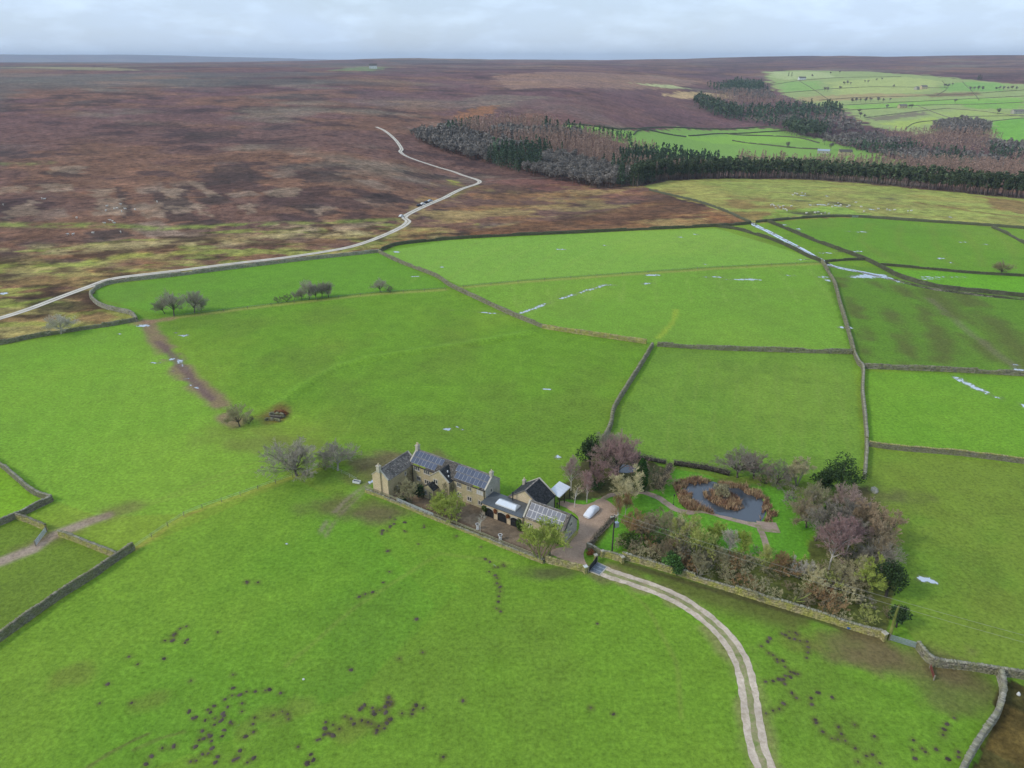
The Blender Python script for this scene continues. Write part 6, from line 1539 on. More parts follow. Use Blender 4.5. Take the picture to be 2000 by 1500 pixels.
evergreen('green clump growing on the pond island', 1407, 975, 948, 4.0, 'twig_olive', n=1200, leaf=.16, cat='bush', name='evergreen_bush', seed=14)
evergreen('dark evergreen bush in the strip below the rust-leaved bush', 1290, 1080, 1050, 3.0, 'evergreen', n=900, leaf=.15, cat='bush', name='evergreen_bush', seed=15)
evergreen('rust-leaved beech bush in the strip near the pole', 1310, 1078, 1050, 3.4, 'bracken', n=900, leaf=.14, cat='bush', name='beech_bush', seed=16)
evergreen('red and yellow planting inside the entrance gate', 1152, 1086, 1074, 2.2, 'creeper', n=500, leaf=.12, cat='bush', name='flowering_bush', seed=17)

# ivy-grown dead trunks by the wall
def snag(label, px, py, topy, seed, arms):
    p = at(px, py); h = float(top_height(p, px, topy)); rr = np.random.default_rng(seed)
    e = empty('dead_tree', p); tag(e, label, 'tree')
    P = [np.array([0, 0, -.2])]
    for k in range(5): P.append(P[-1] + np.array([rr.uniform(-.1, .1), rr.uniform(-.1, .1), (h + .2) / 5]))
    V, F = tubes(P[:-1], P[1:], np.linspace(.35, .22, 5), np.linspace(.32, .16, 5), 7)
    new_obj('trunk', np_mesh('trunk', V, F, 'bark_moss'), e)
    for dx, dy, dz, ln in arms:
        q0 = P[3]; d = np.array([dx, dy, dz]); d = d / np.linalg.norm(d); q1 = q0 + d * ln * .6; q2 = q1 + (d + [0, 0, .3]) * ln * .5
        V, F = tubes([q0, q1], [q1, q2], [.14, .1], [.1, .05], 6); new_obj('limb', np_mesh('limb', V, F, 'bark_moss'), e)
snag('thick mossy trunk standing at the end of the thicket wall', 1737, 1246, 1180, 3, [(-.6, -.2, .6, 2.2), (.3, .3, .9, 1.6)])
snag('bright mossy stump with a sideways limb behind the thicket wall', 1546, 1186, 1163, 4, [(1, .2, .25, 3.0), (.8, -.3, .1, 1.6)])

# hedges round the pond garden
def hedge(label, pts, w, h, mat, seed):
    C = resample(atl(pts), .5); rr = np.random.default_rng(seed)
    n = int(len(C) * 60)
    k = rr.integers(0, len(C), n); p = C[k] + rr.normal(size=(n, 2)) * .2
    d = np.gradient(C, axis=0)[k]; d /= np.linalg.norm(d, axis=1, keepdims=True)
    off = rr.uniform(-1, 1, n); p = p + np.stack([-d[:, 1], d[:, 0]], 1) * (off * w / 2)[:, None]
    z = Z(p[:, 0], p[:, 1]) + h * np.clip(rr.uniform(0, 1, n) ** .6 * (1.05 - .25 * np.abs(off) ** 3), 0.03, 2) * (.85 + .3 * vnoise(k / 7.0, k * 0.0, seed))
    V, F = leaves(np.column_stack([p, z]), .16, rr, .6, .3)
    o = new_obj('hedge', np_mesh('hedge', V, F, mat)); tag(o, label, 'hedge')
    V, F = tubes(np.column_stack([C[:-1], Z(C[:-1, 0], C[:-1, 1]) + h * .35]), np.column_stack([C[1:], Z(C[1:, 0], C[1:, 1]) + h * .35]), np.full(len(C) - 1, h * .36), np.full(len(C) - 1, h * .36), 6)
    new_obj('stems', np_mesh('stems', V, F, 'bark_dark'), o)
hedge('long brown clipped hedge between the pond garden and the field', [(1316, 908), (1350, 913), (1390, 920), (1424, 929)], 1.5, 1.7, 'twig_dark', 1)
hedge('brown hedge turning down beside the rounded bush', [(1309, 912), (1304, 925), (1296, 942), (1288, 955)], 1.6, 1.7, 'twig_brown', 2)
hedge('dark hedge behind the garden pool', [(1232, 893), (1260, 898), (1300, 906)], 1.3, 1.3, 'twig_dark', 3)
hedge('low dark hedge edging the lawn beside the yard', [(1197, 1012), (1182, 1030), (1165, 1050), (1153, 1066)], .9, .8, 'twig_dark', 4)

# reeds round the pond and on its island
def reeds(label_name, n, test, box, seed, hh=(.55, 1.25)):
    rr = np.random.default_rng(seed); P = []
    while len(P) < n:
        x = rr.uniform(box[0], box[1], 4000); y = rr.uniform(box[2], box[3], 4000)
        k = test(x, y); P += list(zip(x[k], y[k]))
    P = np.array(P[:n]); h = rr.uniform(*hh, n) * (.7 + .6 * vnoise(P[:, 0] / 1.5, P[:, 1] / 1.5, seed))
    a = rr.uniform(0, 6.283, n); w = rr.uniform(.05, .11, n); le = rr.normal(size=(n, 2)) * .35
    b0 = np.column_stack([P + np.stack([np.cos(a), np.sin(a)], 1) * w[:, None], np.zeros(n)]); b1 = np.column_stack([P - np.stack([np.cos(a), np.sin(a)], 1) * w[:, None], np.zeros(n)])
    t0 = np.column_stack([P + le * h[:, None], h]); 
    b2 = (b0 + t0) / 2 + [0, 0, .1]; b3 = (b1 + t0) / 2 + [0, 0, .1]
    V = np.stack([b0, b1, b3, b2, t0], 1).reshape(-1, 3); i = (np.arange(n) * 5)[:, None]
    F = [tuple(r) for r in (i + [0, 1, 2, 3])] + [tuple(r) for r in (i + [3, 2, 4])]
    o = new_obj(label_name, np_mesh(label_name, V, F, 'reed')); o['kind'] = 'stuff'
    return o
pond_in = [tuple(p) for p in atl([(1337, 957), (1350, 947), (1374, 945), (1400, 950), (1440, 956), (1474, 968), (1489, 988), (1489, 1010), (1476, 1018), (1450, 1016), (1420, 1008), (1395, 1000), (1378, 993), (1360, 981), (1349, 970)])]
reed_out = [tuple(p) for p in atl([(1318, 948), (1330, 938), (1360, 934), (1400, 940), (1450, 950), (1490, 962), (1508, 990), (1509, 1020), (1486, 1020), (1486, 992), (1450, 1020), (1380, 1000), (1345, 996), (1328, 985)])]
ro = np.array(reed_out)
south = atl([(1395, 1000), (1482, 1022)])
reeds('pond_reeds', 5200, lambda x, y: in_poly(x + 2.4 * (vnoise(x / 2.2, y / 2.2, 9) - .5), y + 2.4 * (vnoise(x / 2.2, y / 2.2, 19) - .5), reed_out) & (vnoise(x / 1.4, y / 1.4, 5) > .25) & ~in_poly(x + 2.0 * (vnoise(x / 1.8, y / 1.8, 29) - .5), y + 2.0 * (vnoise(x / 1.8, y / 1.8, 39) - .5), pond_in) & ~((x > at(1392, 1003)[0]) & (x < at(1486, 1015)[0]) & (y < at(1420, 990)[1])), (ro[:, 0].min(), ro[:, 0].max(), ro[:, 1].min(), ro[:, 1].max()), 1)
io = np.array(ISLE)
reeds('island_reeds', 1900, lambda x, y: in_poly(x, y, [tuple(p) for p in ISLE]) & (vnoise(x / 1.6, y / 1.6, 3) > .28), (io[:, 0].min(), io[:, 0].max(), io[:, 1].min(), io[:, 1].max()), 2)

# ------------------------------------------------------------------ small things about the farm
def covered_car(label, px, py, heading):
    p = at(px, py); e = empty('covered_car', (p[0], p[1], p[2] + .06), heading); tag(e, label, 'car')
    # cross-sections of a cloth cover drawn over a saloon: (x, half width, roof height)
    S = [(-2.35, .62, .55), (-2.2, .82, .72), (-1.6, .9, .88), (-1.0, .92, 1.05), (-.45, .9, 1.42), (.2, .88, 1.52), (.8, .88, 1.48), (1.4, .9, 1.18), (1.9, .88, .98), (2.25, .78, .86), (2.38, .6, .6)]
    prof = [(-1.0, .16), (-1.04, .5), (-.93, .78), (-.62, .97), (0, 1.03), (.62, .97), (.93, .78), (1.04, .5), (1.0, .16)]
    rr = np.random.default_rng(3); V = []
    for x, w, h in S:
        for a, t in prof: V.append((x + rr.uniform(-.03, .03), a * w + rr.uniform(-.025, .025), .14 + (h - .14) * max(0, (t - .16)) / .87 + rr.uniform(-.02, .02)))
    n, m = len(S), len(prof)
    F = [(i * m + j, (i + 1) * m + j, (i + 1) * m + j + 1, i * m + j + 1) for i in range(n - 1) for j in range(m - 1)]
    F += [tuple(range(m - 1, -1, -1)), tuple(range((n - 1) * m, n * m))]
    me = np_mesh('cover', V, F, 'cover', smooth_shade=True)
    o = new_obj('cover', me, e); md = o.modifiers.new('s', 'SUBSURF'); md.levels = md.render_levels = 2
    wm = MB(); wm.lathe([(.0, -.1), (.2, -.1), (.31, -.09), (.32, 0), (.31, .09), (.2, .1), (0, .1)], 14)
    wme = np_mesh('wheel', wm.V, wm.F, 'tyre', uv=wm.UV)
    for x in (-1.4, 1.4):
        for s in (-1, 1):
            w = new_obj('wheel', wme, e); w.location = (x, s * .76, .3); w.rotation_euler = (math.pi / 2, 0, 0)
    return e
a_, b_ = at(1142, 1012), at(1168, 988)
covered_car('car under a white cloth cover parked on the gravel yard', 1155, 1003, math.atan2(b_[1] - a_[1], b_[0] - a_[0]))

def urn(label, px, py):
    p = at(px, py); e = empty('urn', p); tag(e, label, 'urn', 'white urns on the terrace')
    part(e, 'plinth', 'porcelain', lambda mb: (mb.box(-.3, .3, -.3, .3, -.05, .12), mb.box(-.22, .22, -.22, .22, .122, .5), mb.box(-.27, .27, -.27, .27, .502, .58)))
    part(e, 'bowl', 'porcelain', lambda mb: mb.lathe([(.16, .582), (.12, .66), (.14, .72), (.36, .95), (.42, 1.2), (.46, 1.26), (.38, 1.27), (.33, 1.1), (.0, 1.05)], 14))
    part(e, 'soil', 'soil', lambda mb: mb.lathe([(.36, 1.18), (.0, 1.2)], 12))
urn('white stone urn on a plinth beside the slim white birch', 933, 1033)
urn('white stone urn on a plinth before the glazed doors', 977, 1054)

def utility_pole(label, px, py, top, box=True, pos=None):
    p = np.array(pos) if pos is not None else at(px, py); e = empty('utility_pole', p, .5); tag(e, label, 'pole')
    part(e, 'mast', 'pole', lambda mb: mb.lathe([(.17, -.3), (.15, 4), (.12, top), (0, top + .03)], 9))
    part(e, 'crossarm', 'trim', lambda mb: mb.box(-.95, .95, -.08, .08, top - .35, top - .2))
    for x in (-.85, 0, .85): part(e, 'insulator', 'porcelain', lambda mb: mb.lathe([(.05, top - .2), (.08, top - .1), (.04, top - .02), (.07, top + .05), (0, top + .08)], 8, (x, 0, 0)))
    if box:
        t = part(e, 'transformer', 'galv', lambda mb: (mb.box(.25, 1.0, -.32, .32, top - 3.0, top - 1.9), [mb.box(1.0 + .02, 1.06, -.3 + k * .12, -.26 + k * .12, top - 2.9, top - 2.0) for k in range(6)]))
        part(t, 'bushing', 'porcelain', lambda mb: mb.lathe([(.06, top - 1.9), (.07, top - 1.6), (0, top - 1.58)], 8, (.6, 0, 0)))
        part(e, 'bracket', 'black_metal', lambda mb: mb.box(.12, .25, -.06, .06, top - 3.0, top - 1.9))
    return e
PB = at(1195, 1081)
PT = float(top_height(PB, 1199, 1006))
utility_pole('dark wooden pole with a grey transformer beside the yard', 1195, 1081, PT)
m1_, m2_ = at(2000, 1259, 8.0), at(2000, 1245, 8.0)
S0 = np.array([PB[0], PB[1], PB[2] + PT])
dirn = ((m1_ + m2_) / 2 - S0) / np.linalg.norm((m1_ + m2_) / 2 - S0)
END = S0 + ((m1_ + m2_) / 2 - S0) * 1.22
ez = float(Z(END[0], END[1]))
utility_pole('plain wooden pole carrying the cables across the right pasture', 0, 0, 9.0, False, (END[0], END[1], ez))
for lab, mid, offs in (('lower of two thin cables running from the transformer pole', m1_, -.8), ('upper of two thin cables running from the transformer pole', m2_, .8)):
    c0 = S0 + np.array([offs * .88, offs * .48, .05]); c1 = mid + (mid - c0) * .22; c1[2] = ez + 9.05
    t = np.linspace(0, 1, 26)[:, None]
    P = c0 + (c1 - c0) * t; P[:, 2] -= 1.1 * 4 * (t * (1 - t))[:, 0]
    V, F = tubes(P[:-1], P[1:], np.full(25, .022), np.full(25, .022), 4)
    o = new_obj('power_cable', np_mesh('power_cable', V, F, 'cable')); tag(o, lab, 'cable')

def lamp_post(label, px, py, topy):
    p = at(px, py); h = float(top_height(p, px, topy)); e = empty('lamp_post', p); tag(e, label, 'lamp')
    part(e, 'post', 'black_metal', lambda mb: mb.lathe([(.12, -.1), (.12, .2), (.05, .3), (.04, h - .5), (0, h - .48)], 8))
    part(e, 'lantern', 'black_metal', lambda mb: mb.lathe([(.08, h - .5), (.17, h - .1), (.2, h - .08), (0, h + .12)], 6))
lamp_post('black garden lamp post on the lawn by the reeds', 1315, 986, 966)
lamp_post('short white-topped lamp by the canopy posts', 1088, 992, 982)

p = at(697, 943); e = empty('water_trough', p, -.3); tag(e, 'white water trough at the muddy end of the post fence', 'trough')
part(e, 'basin', 'white_paint', lambda mb: (mb.box(-.9, .9, -.4, -.32, .05, .6), mb.box(-.9, .9, .32, .4, .05, .6), mb.box(-.9, -.82, -.318, .318, .05, .6), mb.box(.82, .9, -.318, .318, .05, .6), mb.box(-.818, .818, -.318, .318, .05, .12)))
part(e, 'water', 'water', lambda mb: mb.box(-.815, .815, -.315, .315, .122, .48))
for x in (-.7, .7): part(e, 'foot', 'trim', lambda mb: mb.box(x - .15, x + .15, -.35, .35, -.1, .048))

p = at(1265, 1094); rr = np.random.default_rng(8)
def boulder(label, px, py, sx, sy, sz, mat, name='boulder', group=None):
    p = at(px, py); rr = np.random.default_rng(int(px + py)); mb = MB(); mb.lathe([(0, -.3), (.8, -.25), (1, .1), (.85, .55), (.45, .9), (0, 1)], 10)
    V = np.array(mb.V); V = V * (1 + .25 * (vnoise(V[:, 0] * 1.7 + px, V[:, 1] * 1.7 + V[:, 2] * 2, 4) - .5))[:, None] * [sx, sy, sz]
    o = new_obj(name, np_mesh(name, V, mb.F, mat)); o.location = p; o.rotation_euler = (0, 0, rr.uniform(0, 3)); tag(o, label, 'rock', group)
    return o
boulder('large pale boulder lying behind the mossy wall', 1266, 1096, 1.3, .7, .9, 'wall_grey')
boulder('pale flat stone by the field corner near the spreading pine', 1708, 958, 1.6, .9, .5, 'wall_grey')
o = boulder('small blue feed tub behind the mossy wall', 1658, 1226, .5, .5, .6, 'porcelain', 'feed_tub'); o['category'] = 'tub'
M['blue'] = simple_mat('blue_plastic', (0.03, 0.12, 0.35), None, 3, .5); o.data.materials[0] = M['blue']
boulder('small white stone at the foot of the heather corner', 1989, 1357, .3, .3, .5, 'porcelain')
boulder('white stone lying alone in the foreground pasture', 593, 1327, .22, .18, .2, 'porcelain')

# stone-lined hollow with bracken in the middle field
p = at(538, 818); e = empty('stone_hollow', p, -.2); tag(e, 'small stone-lined hollow under a patch of rusty bracken', 'ruin')
rr = np.random.default_rng(12)
for nm, y0, hh, ww in (('back_wall', 1.1, 1.3, 2.1), ('front_wall', -1.4, .8, 2.3)):
    cen, lx, lz, an = [], [], [], []
    for k in range(70):
        a = rr.uniform(-1.2, 1.2); cen.append((ww * math.sin(a), y0 + .9 * math.cos(a) - .5, rr.integers(0, 4) * hh / 4)); lx.append(rr.uniform(.35, .7)); lz.append(hh / 4); an.append(-a)
    V, F = boxes(np.array(cen), np.array(an), np.array(lx), np.full(70, .35), np.array(lz), rr)
    s = new_obj(nm, np_mesh(nm, V, F, 'wall_dark'), e); s['kind'] = 'stuff'
V, F = leaf_blob((0, 2.9, .45), (2.3, 1.3, .75), 900, .17, rr); new_obj('bracken', np_mesh('bracken', V, F, 'bracken'), e)
part(e, 'earth_bank', 'soil', lambda mb: mb.lathe([(2.2, -.1), (1.8, .3), (.9, .5), (0, .55)], 12, (0, 1.6, 0)))
for y0 in (-.2,): part(e, 'lintel', 'timber', lambda mb: mb.bar((-1.9, y0 + .3, .85), (1.8, y0 + .2, .95), .25, .2))

# ------------------------------------------------------------------ molehills
mole_me = []
for s in range(5):
    mb = MB(); mb.lathe([(1.0, -.06), (.92, .06), (.7, .2), (.4, .32), (0, .36)], 11)
    V = np.array(mb.V); rr = np.random.default_rng(s)
    V = V * (1 + .55 * (vnoise(V[:, 0] * 2.3 + s * 9, V[:, 1] * 2.3, s) - .5))[:, None] + 0
    V[:, 0] *= 1 + .25 * math.sin(s)
    mole_me.append(np_mesh('molehill', V, mb.F, 'soil', smooth_shade=True))
r_ = random.Random(21)
for lst, lab, grp in ((MH_A, 'dark molehill scattered alone on the wide foreground pasture', 'scattered molehills'), (MH_B, 'dark molehill in the winding line below the garden corner', 'molehill line below the garden corner'), (MH_C, 'dark molehill in the dense cluster in mid foreground pasture', 'molehill cluster in the foreground'),
                      (MH_D, 'dark molehill in the small group below the wire fence', 'molehills below the wire fence'), (MH_E, 'brown molehill in the loose spread at the lower pasture', 'loose spread of molehills'), (MH_F, 'dark molehill on the pasture between the pale track and the curved wall', 'molehills beyond the pale track'), (MH_G, 'dark molehill below the fence of the farmhouse garden', 'molehills below the farmhouse')):
    for a, b_ in lst:
        p = at(a, b_); o = new_obj('molehill', mole_me[r_.randrange(5)])
        s = r_.choice([.15, .2, .24, .28, .33]) * r_.uniform(.85, 1.15); o.location = p; o.scale = (s * r_.uniform(.9, 1.4), s, s * r_.uniform(.5, .9)); o.rotation_euler = (0, 0, r_.uniform(0, 6.28))
        tag(o, lab, 'molehill', grp)

# ------------------------------------------------------------------ sheep, parked cars, far buildings
M['fleece'] = simple_mat('fleece', (0.66, 0.64, 0.58), (0.52, 0.50, 0.44), 5, .95, .5)
def sheep_mesh():
    """one continuous body: trunk, neck and head as a lofted skin, with four legs"""
    S = [(-.62, .02, .72, .02), (-.58, .18, .70, .2), (-.4, .27, .68, .3), (0, .3, .68, .33), (.35, .25, .7, .29), (.5, .16, .8, .2), (.62, .1, .92, .14), (.74, .09, .9, .11), (.88, .05, .84, .06), (.9, .01, .83, .01)]
    V, F, n = [], [], 9
    for x, w, z, h in S:
        for k in range(n):
            a = 2 * math.pi * k / n; V.append((x, w * math.cos(a), z + h * math.sin(a)))
    for i in range(len(S) - 1):
        for k in range(n): F.append((i * n + k, (i + 1) * n + k, (i + 1) * n + (k + 1) % n, i * n + (k + 1) % n))
    for x in (-.38, .32):
        for y in (-.14, .14):
            b0 = len(V)
            for zz, r in ((.5, .07), (.25, .045), (-.02, .04)):
                for k in range(5): V.append((x + r * math.cos(k * 1.2566), y + r * math.sin(k * 1.2566), zz))
            for i in range(2):
                for k in range(5): F.append((b0 + i * 5 + k, b0 + (i + 1) * 5 + k, b0 + (i + 1) * 5 + (k + 1) % 5, b0 + i * 5 + (k + 1) % 5))
    return np_mesh('sheep', V, F, 'fleece', smooth_shade=True)
shm = sheep_mesh()
r_ = random.Random(3)
def sheep(px, py, lab, grp, s=1.25):
    o = new_obj('sheep', shm); o.location = at(px, py); o.rotation_euler = (0, 0, r_.uniform(0, 6.28)); o.scale = (s, s, s); tag(o, lab, 'sheep', grp)
for a, b_ in conv([(120, 155), (135, 150), (150, 160), (165, 185), (190, 160), (205, 175), (235, 165), (255, 195), (270, 205), (235, 190), (310, 165), (325, 60), (345, 45), (365, 50), (410, 40), (440, 50), (480, 155), (530, 225), (560, 220), (590, 240), (625, 225), (660, 235), (690, 170), (745, 135), (770, 155), (655, 150), (450, 230), (1120, 190), (1200, 195), (1270, 200), (1395, 210), (1425, 208), (960, 170), (985, 215), (850, 160), (910, 130)], 1480, 370, 4.762):
    sheep(a, b_, 'white sheep grazing on the rough pasture below the pines', 'sheep on the rough pasture')
for a, b_ in conv([(235, 27), (250, 30), (598, 70), (592, 95), (640, 85), (655, 82), (675, 60), (680, 100), (700, 85), (755, 90), (878, 45), (585, 165), (615, 150), (630, 155), (640, 165), (430, 135), (675, 215), (520, 220), (380, 228), (410, 228), (20, 62)], 0, 380, 2.857):
    sheep(a, b_, 'white sheep on the brown moor above the narrow field', 'sheep on the moor')

def tiny_car(label, px, py, mat, rz, group=None):
    p = at(px, py); e = empty('parked_car', (p[0], p[1], p[2] + .1), rz); tag(e, label, 'car', group)
    S = [(-2.1, .5, .8), (-2.0, .35, 1.0), (-1.4, .3, 1.05), (-1.0, .3, 1.45), (.6, .3, 1.48), (1.2, .3, 1.0), (1.95, .35, .9), (2.1, .5, .75)]
    V = [(x, s * .85, z) for x, z0, z1 in S for s, z in ((-1, z0), (1, z0), (.82, z1), (-.82, z1))]
    F = [(i * 4 + k, (i + 1) * 4 + k, (i + 1) * 4 + (k + 1) % 4, i * 4 + (k + 1) % 4) for i in range(7) for k in range(4)] + [(3, 2, 1, 0), (28, 29, 30, 31)]
    new_obj('body', np_mesh('body', V, F, mat), e)
    part(e, 'window_band', 'glass', lambda mb: mb.box(-1.0, .75, -.79, .79, 1.08, 1.36))
    wm = MB(); wm.lathe([(0, -.1), (.3, -.1), (.32, 0), (.3, .1), (0, .1)], 10); wme = np_mesh('wheel', wm.V, wm.F, 'tyre', uv=wm.UV)
    for x in (-1.3, 1.3):
        for s in (-1, 1):
            w = new_obj('wheel', wme, e); w.location = (x, s * .78, .32); w.rotation_euler = (math.pi / 2, 0, 0)
M['dark_paint'] = simple_mat('dark_car_paint', (0.02, 0.025, 0.035), None, 2, .3)
tiny_car('white car parked at the bend of the moor road', 784, 424, 'white_paint', 1.2)
for k, (a, b_, mt) in enumerate(((822, 404, 'dark_paint'), (829, 401, 'white_paint'), (836, 398, 'dark_paint'), (843, 395, 'galv'))):
    tiny_car(['dark car first in the line on the moor road above the bend', 'white car in the line on the moor road above the bend', 'dark car third in the line on the moor road above the bend', 'silver car last in the line on the moor road above the bend'][k], a - 3, b_ - 1, mt, .9)

def far_house(label, px, py, L_, W_, eave, ridge, rz, wall, rf, cat='house', ann=False):
    p = at(px, py); e = empty('far_house', p, rz); tag(e, label, cat)
    part(e, 'wall', wall, lambda mb: gabled_walls(mb, -L_ / 2, L_ / 2, -W_ / 2, W_ / 2, eave, ridge, 'x'))
    part(e, 'roof', rf, lambda mb: (mb.slab([(-L_ / 2 - .3, -W_ / 2 - .3, eave - .1), (L_ / 2 + .3, -W_ / 2 - .3, eave - .1), (L_ / 2 + .3, 0, ridge + .1), (-L_ / 2 - .3, 0, ridge + .1)], .2), mb.slab([(L_ / 2 + .3, W_ / 2 + .3, eave - .1), (-L_ / 2 - .3, W_ / 2 + .3, eave - .1), (-L_ / 2 - .3, 0, ridge + .1), (L_ / 2 + .3, 0, ridge + .1)], .2)))
    for x in (-L_ / 3, 0, L_ / 3):
        for z in ([1.6] if eave < 4 else [1.5, 4.0]): part(e, 'window', 'glass', lambda mb: mb.box(x - .5, x + .5, -W_ / 2 - .05, -W_ / 2 + .05, z - .5, z + .5))
    chimney(e, -L_ / 2 + .6, 0, ridge - .4, ridge + 1.3)
far_house('white-walled house on the knoll at the skyline', 729, 134, 26, 14, 9, 15, .2, 'white_paint', 'slate', 'house')
far_house('pale-roofed farm shed on the far green field', 1608, 299, 17, 8, 3.5, 5.5, -.4, 'ashlar_grey', 'galv', 'barn')
far_house('stone farmhouse behind the pine belt', 1650, 303, 18, 8, 5, 8, -.2, 'ashlar', 'slate', 'house')
far_house('pale stone farmhouse high on the far hillside', 1803, 174, 20, 10, 6, 10, .3, 'ashlar_gable', 'slate_pale', 'house')
far_house('small barn beside the pale farmhouse on the far hillside', 1790, 175, 14, 9, 5, 8, .6, 'ashlar_grey', 'slate_pale', 'barn')
far_house('farm building among bushes halfway up the far hillside', 1762, 211, 18, 9, 5, 8, .1, 'ashlar', 'slate_pale', 'house')
far_house('long low farm at the right end of the far hillside', 1990, 222, 30, 10, 5, 8, .1, 'ashlar_grey', 'slate_pale', 'barn')
far_house('white cottage between two trees at the top of the far fields', 1566, 156, 24, 10, 6, 10, .1, 'white_paint', 'slate', 'house')

# ------------------------------------------------------------------ woods
def far_proto(kind, seed):
    rr = np.random.default_rng(seed)
    if kind == 'pine':
        H = 17.0; V, F = tubes([(0, 0, -1)], [(0, 0, H * .85)], [.26], [.1], 5)
        parts = []
        for k in range(6):
            a = rr.uniform(0, 6.28); q = rr.uniform(0, 1.3); z = H * rr.uniform(.42, .9)
            parts.append(leaf_blob((q * math.cos(a), q * math.sin(a), z), (1.8, 1.8, 2.0), 28, .66, rr))
        c = join(parts); mats = ('bark_pine', 'far_pine')
    elif kind == 'spruce':
        H = 17.0; V, F = tubes([(0, 0, -1)], [(0, 0, H * .9)], [.24], [.05], 4); n = 170
        t = rr.uniform(.08, 1, n); a = rr.uniform(0, 6.28, n); R = 3.1 * (1 - t) ** .8 * rr.uniform(.5, 1, n) + .1
        c = leaves(np.stack([R * np.cos(a), R * np.sin(a), t * H], 1), .62, rr, -.3, .6); mats = ('bark_pine', 'far_spruce')
    elif kind == 'larch':
        H = 16.0; V, F = tubes([(0, 0, -1)], [(0, 0, H * .95)], [.2], [.04], 4); n = 300
        t = rr.uniform(.2, 1, n); a = rr.uniform(0, 6.28, n); R = 2.6 * (1 - t) ** .6 * rr.uniform(.3, 1, n) + .1
        c = leaves(np.stack([R * np.cos(a), R * np.sin(a), t * H], 1), .5, rr, .6, .2); mats = ('bark_larch', 'far_larch')
    else:
        H = 11.0; V, F = tubes([(0, 0, -1), (0, 0, H * .3), (0, 0, H * .3)], [(0, 0, H * .3), (1.2, .4, H * .7), (-1.1, -.5, H * .7)], [.25, .16, .16], [.2, .05, .05], 4)
        parts = []
        for k in range(7):
            a = rr.uniform(0, 6.28); q = rr.uniform(.3, 2.2); z = H * rr.uniform(.42, .78)
            parts.append(leaf_blob((q * math.cos(a), q * math.sin(a), z), (1.9, 1.9, 1.9), 54, .52, rr))
        Vc, Fc = join(parts); c = (Vc, Fc); mats = ('bark_grey', 'far_broad')
    nt_, nc_ = len(F), len(c[1]); V2, F2 = join([(V, F), c])
    return V2, F2, np.array([0] * nt_ + [1] * nc_), mats
M['bark_pine'] = twig_mat('bark_pine', (0.17, 0.135, 0.11), .2); M['bark_larch'] = twig_mat('bark_larch', (0.20, 0.16, 0.14), .2)
M['far_pine'] = twig_mat('far_pine', (0.050, 0.072, 0.036), .5, (0.075, 0.098, 0.044)); M['far_spruce'] = twig_mat('far_spruce', (0.050, 0.086, 0.050), .5, (0.072, 0.108, 0.054))
M['far_larch'] = twig_mat('far_larch', (0.42, 0.28, 0.205), .35, (0.32, 0.225, 0.175)); M['far_broad'] = twig_mat('far_broad', (0.25, 0.22, 0.19), .3, (0.19, 0.17, 0.14))
M['far_mauve'] = twig_mat('far_mauve', (0.19, 0.125, 0.115), .35, (0.15, 0.11, 0.10))
FP = {k: [far_proto(k, s) for s in range(6)] for k in ('pine', 'spruce', 'larch', 'broad')}
FM = {k: [np_mesh('far_' + k, V, F, list(m), midx=mi) for V, F, mi, m in v] for k, v in FP.items()}

def scatter(poly, spacing, seed):
    P = np.array(atl(poly)) if poly and isinstance(poly[0], tuple) else np.array(poly)
    x0, x1, y0, y1 = P[:, 0].min(), P[:, 0].max(), P[:, 1].min(), P[:, 1].max()
    rr = np.random.default_rng(seed)
    gx_, gy_ = np.meshgrid(np.arange(x0, x1, spacing), np.arange(y0, y1, spacing))
    gx_ = gx_.ravel() + rr.uniform(-.45, .45, gx_.size) * spacing; gy_ = gy_.ravel() + rr.uniform(-.45, .45, gy_.size) * spacing
    k = in_poly(gx_, gy_, [tuple(p) for p in P])
    return np.stack([gx_[k], gy_[k]], 1)

wood = {k: [] for k in FP}
def add_wood(kind, pts, smin=.75, smax=1.15):
    wood[kind].append(np.column_stack([pts, np.random.default_rng(len(pts)).uniform(smin, smax, len(pts))]))
PINE_FRONT = [(1238, 366), (1300, 353), (1420, 349), (1560, 350), (1700, 360), (1850, 374), (2000, 388), (2150, 402)]
pf = resample(atl(PINE_FRONT), 3.2); rr = np.random.default_rng(2)
rows = []
for k in range(7):
    d = pf / np.linalg.norm(pf, axis=1, keepdims=True)
    q_ = pf + d * (k * 4.2) + rr.uniform(-2.2, 2.2, pf.shape); rows.append(q_[rr.uniform(0, 1, len(q_)) > (.35 if k == 0 else .1)])
add_wood('pine', np.vstack(rows), .7, 1.2)
# mixed wood in the ravine: kind by place
MIX = [(806, 268), (850, 292), (950, 320), (1050, 346), (1120, 360), (1165, 369), (1238, 366), (1300, 353), (1400, 345), (1402, 326), (1300, 312), (1200, 288), (1110, 262), (1070, 250), (980, 246), (900, 252), (865, 260)]
mp = scatter(MIX, 5.6, 5)
def px_of(p):
    v = np.column_stack([p, Z(p[:, 0], p[:, 1]) - CAM_H]); k = v[:, 1] * cf - v[:, 2] * sf
    return 1000 + FOC * v[:, 0] / k, 750 - FOC * (v[:, 1] * sf + v[:, 2] * cf) / k
sel = fbm(mp[:, 0], mp[:, 1], 70, 400, 3); sel2 = fbm(mp[:, 0], mp[:, 1], 60, 411, 3)
dpt = np.hypot(mp[:, 0], mp[:, 1])
edge = polydist(mp[:, 0], mp[:, 1], [tuple(p) for p in atl(MIX[:6])])[0]
larch = (edge > 75) & (sel < .62); spru = ~larch & (sel2 > .55); brd = ~larch & ~spru
spru |= (edge > 60) & (polydist(mp[:, 0], mp[:, 1], [tuple(p) for p in atl([(1290, 330), (1400, 322)])])[0] < 45); larch &= ~spru; brd &= ~spru
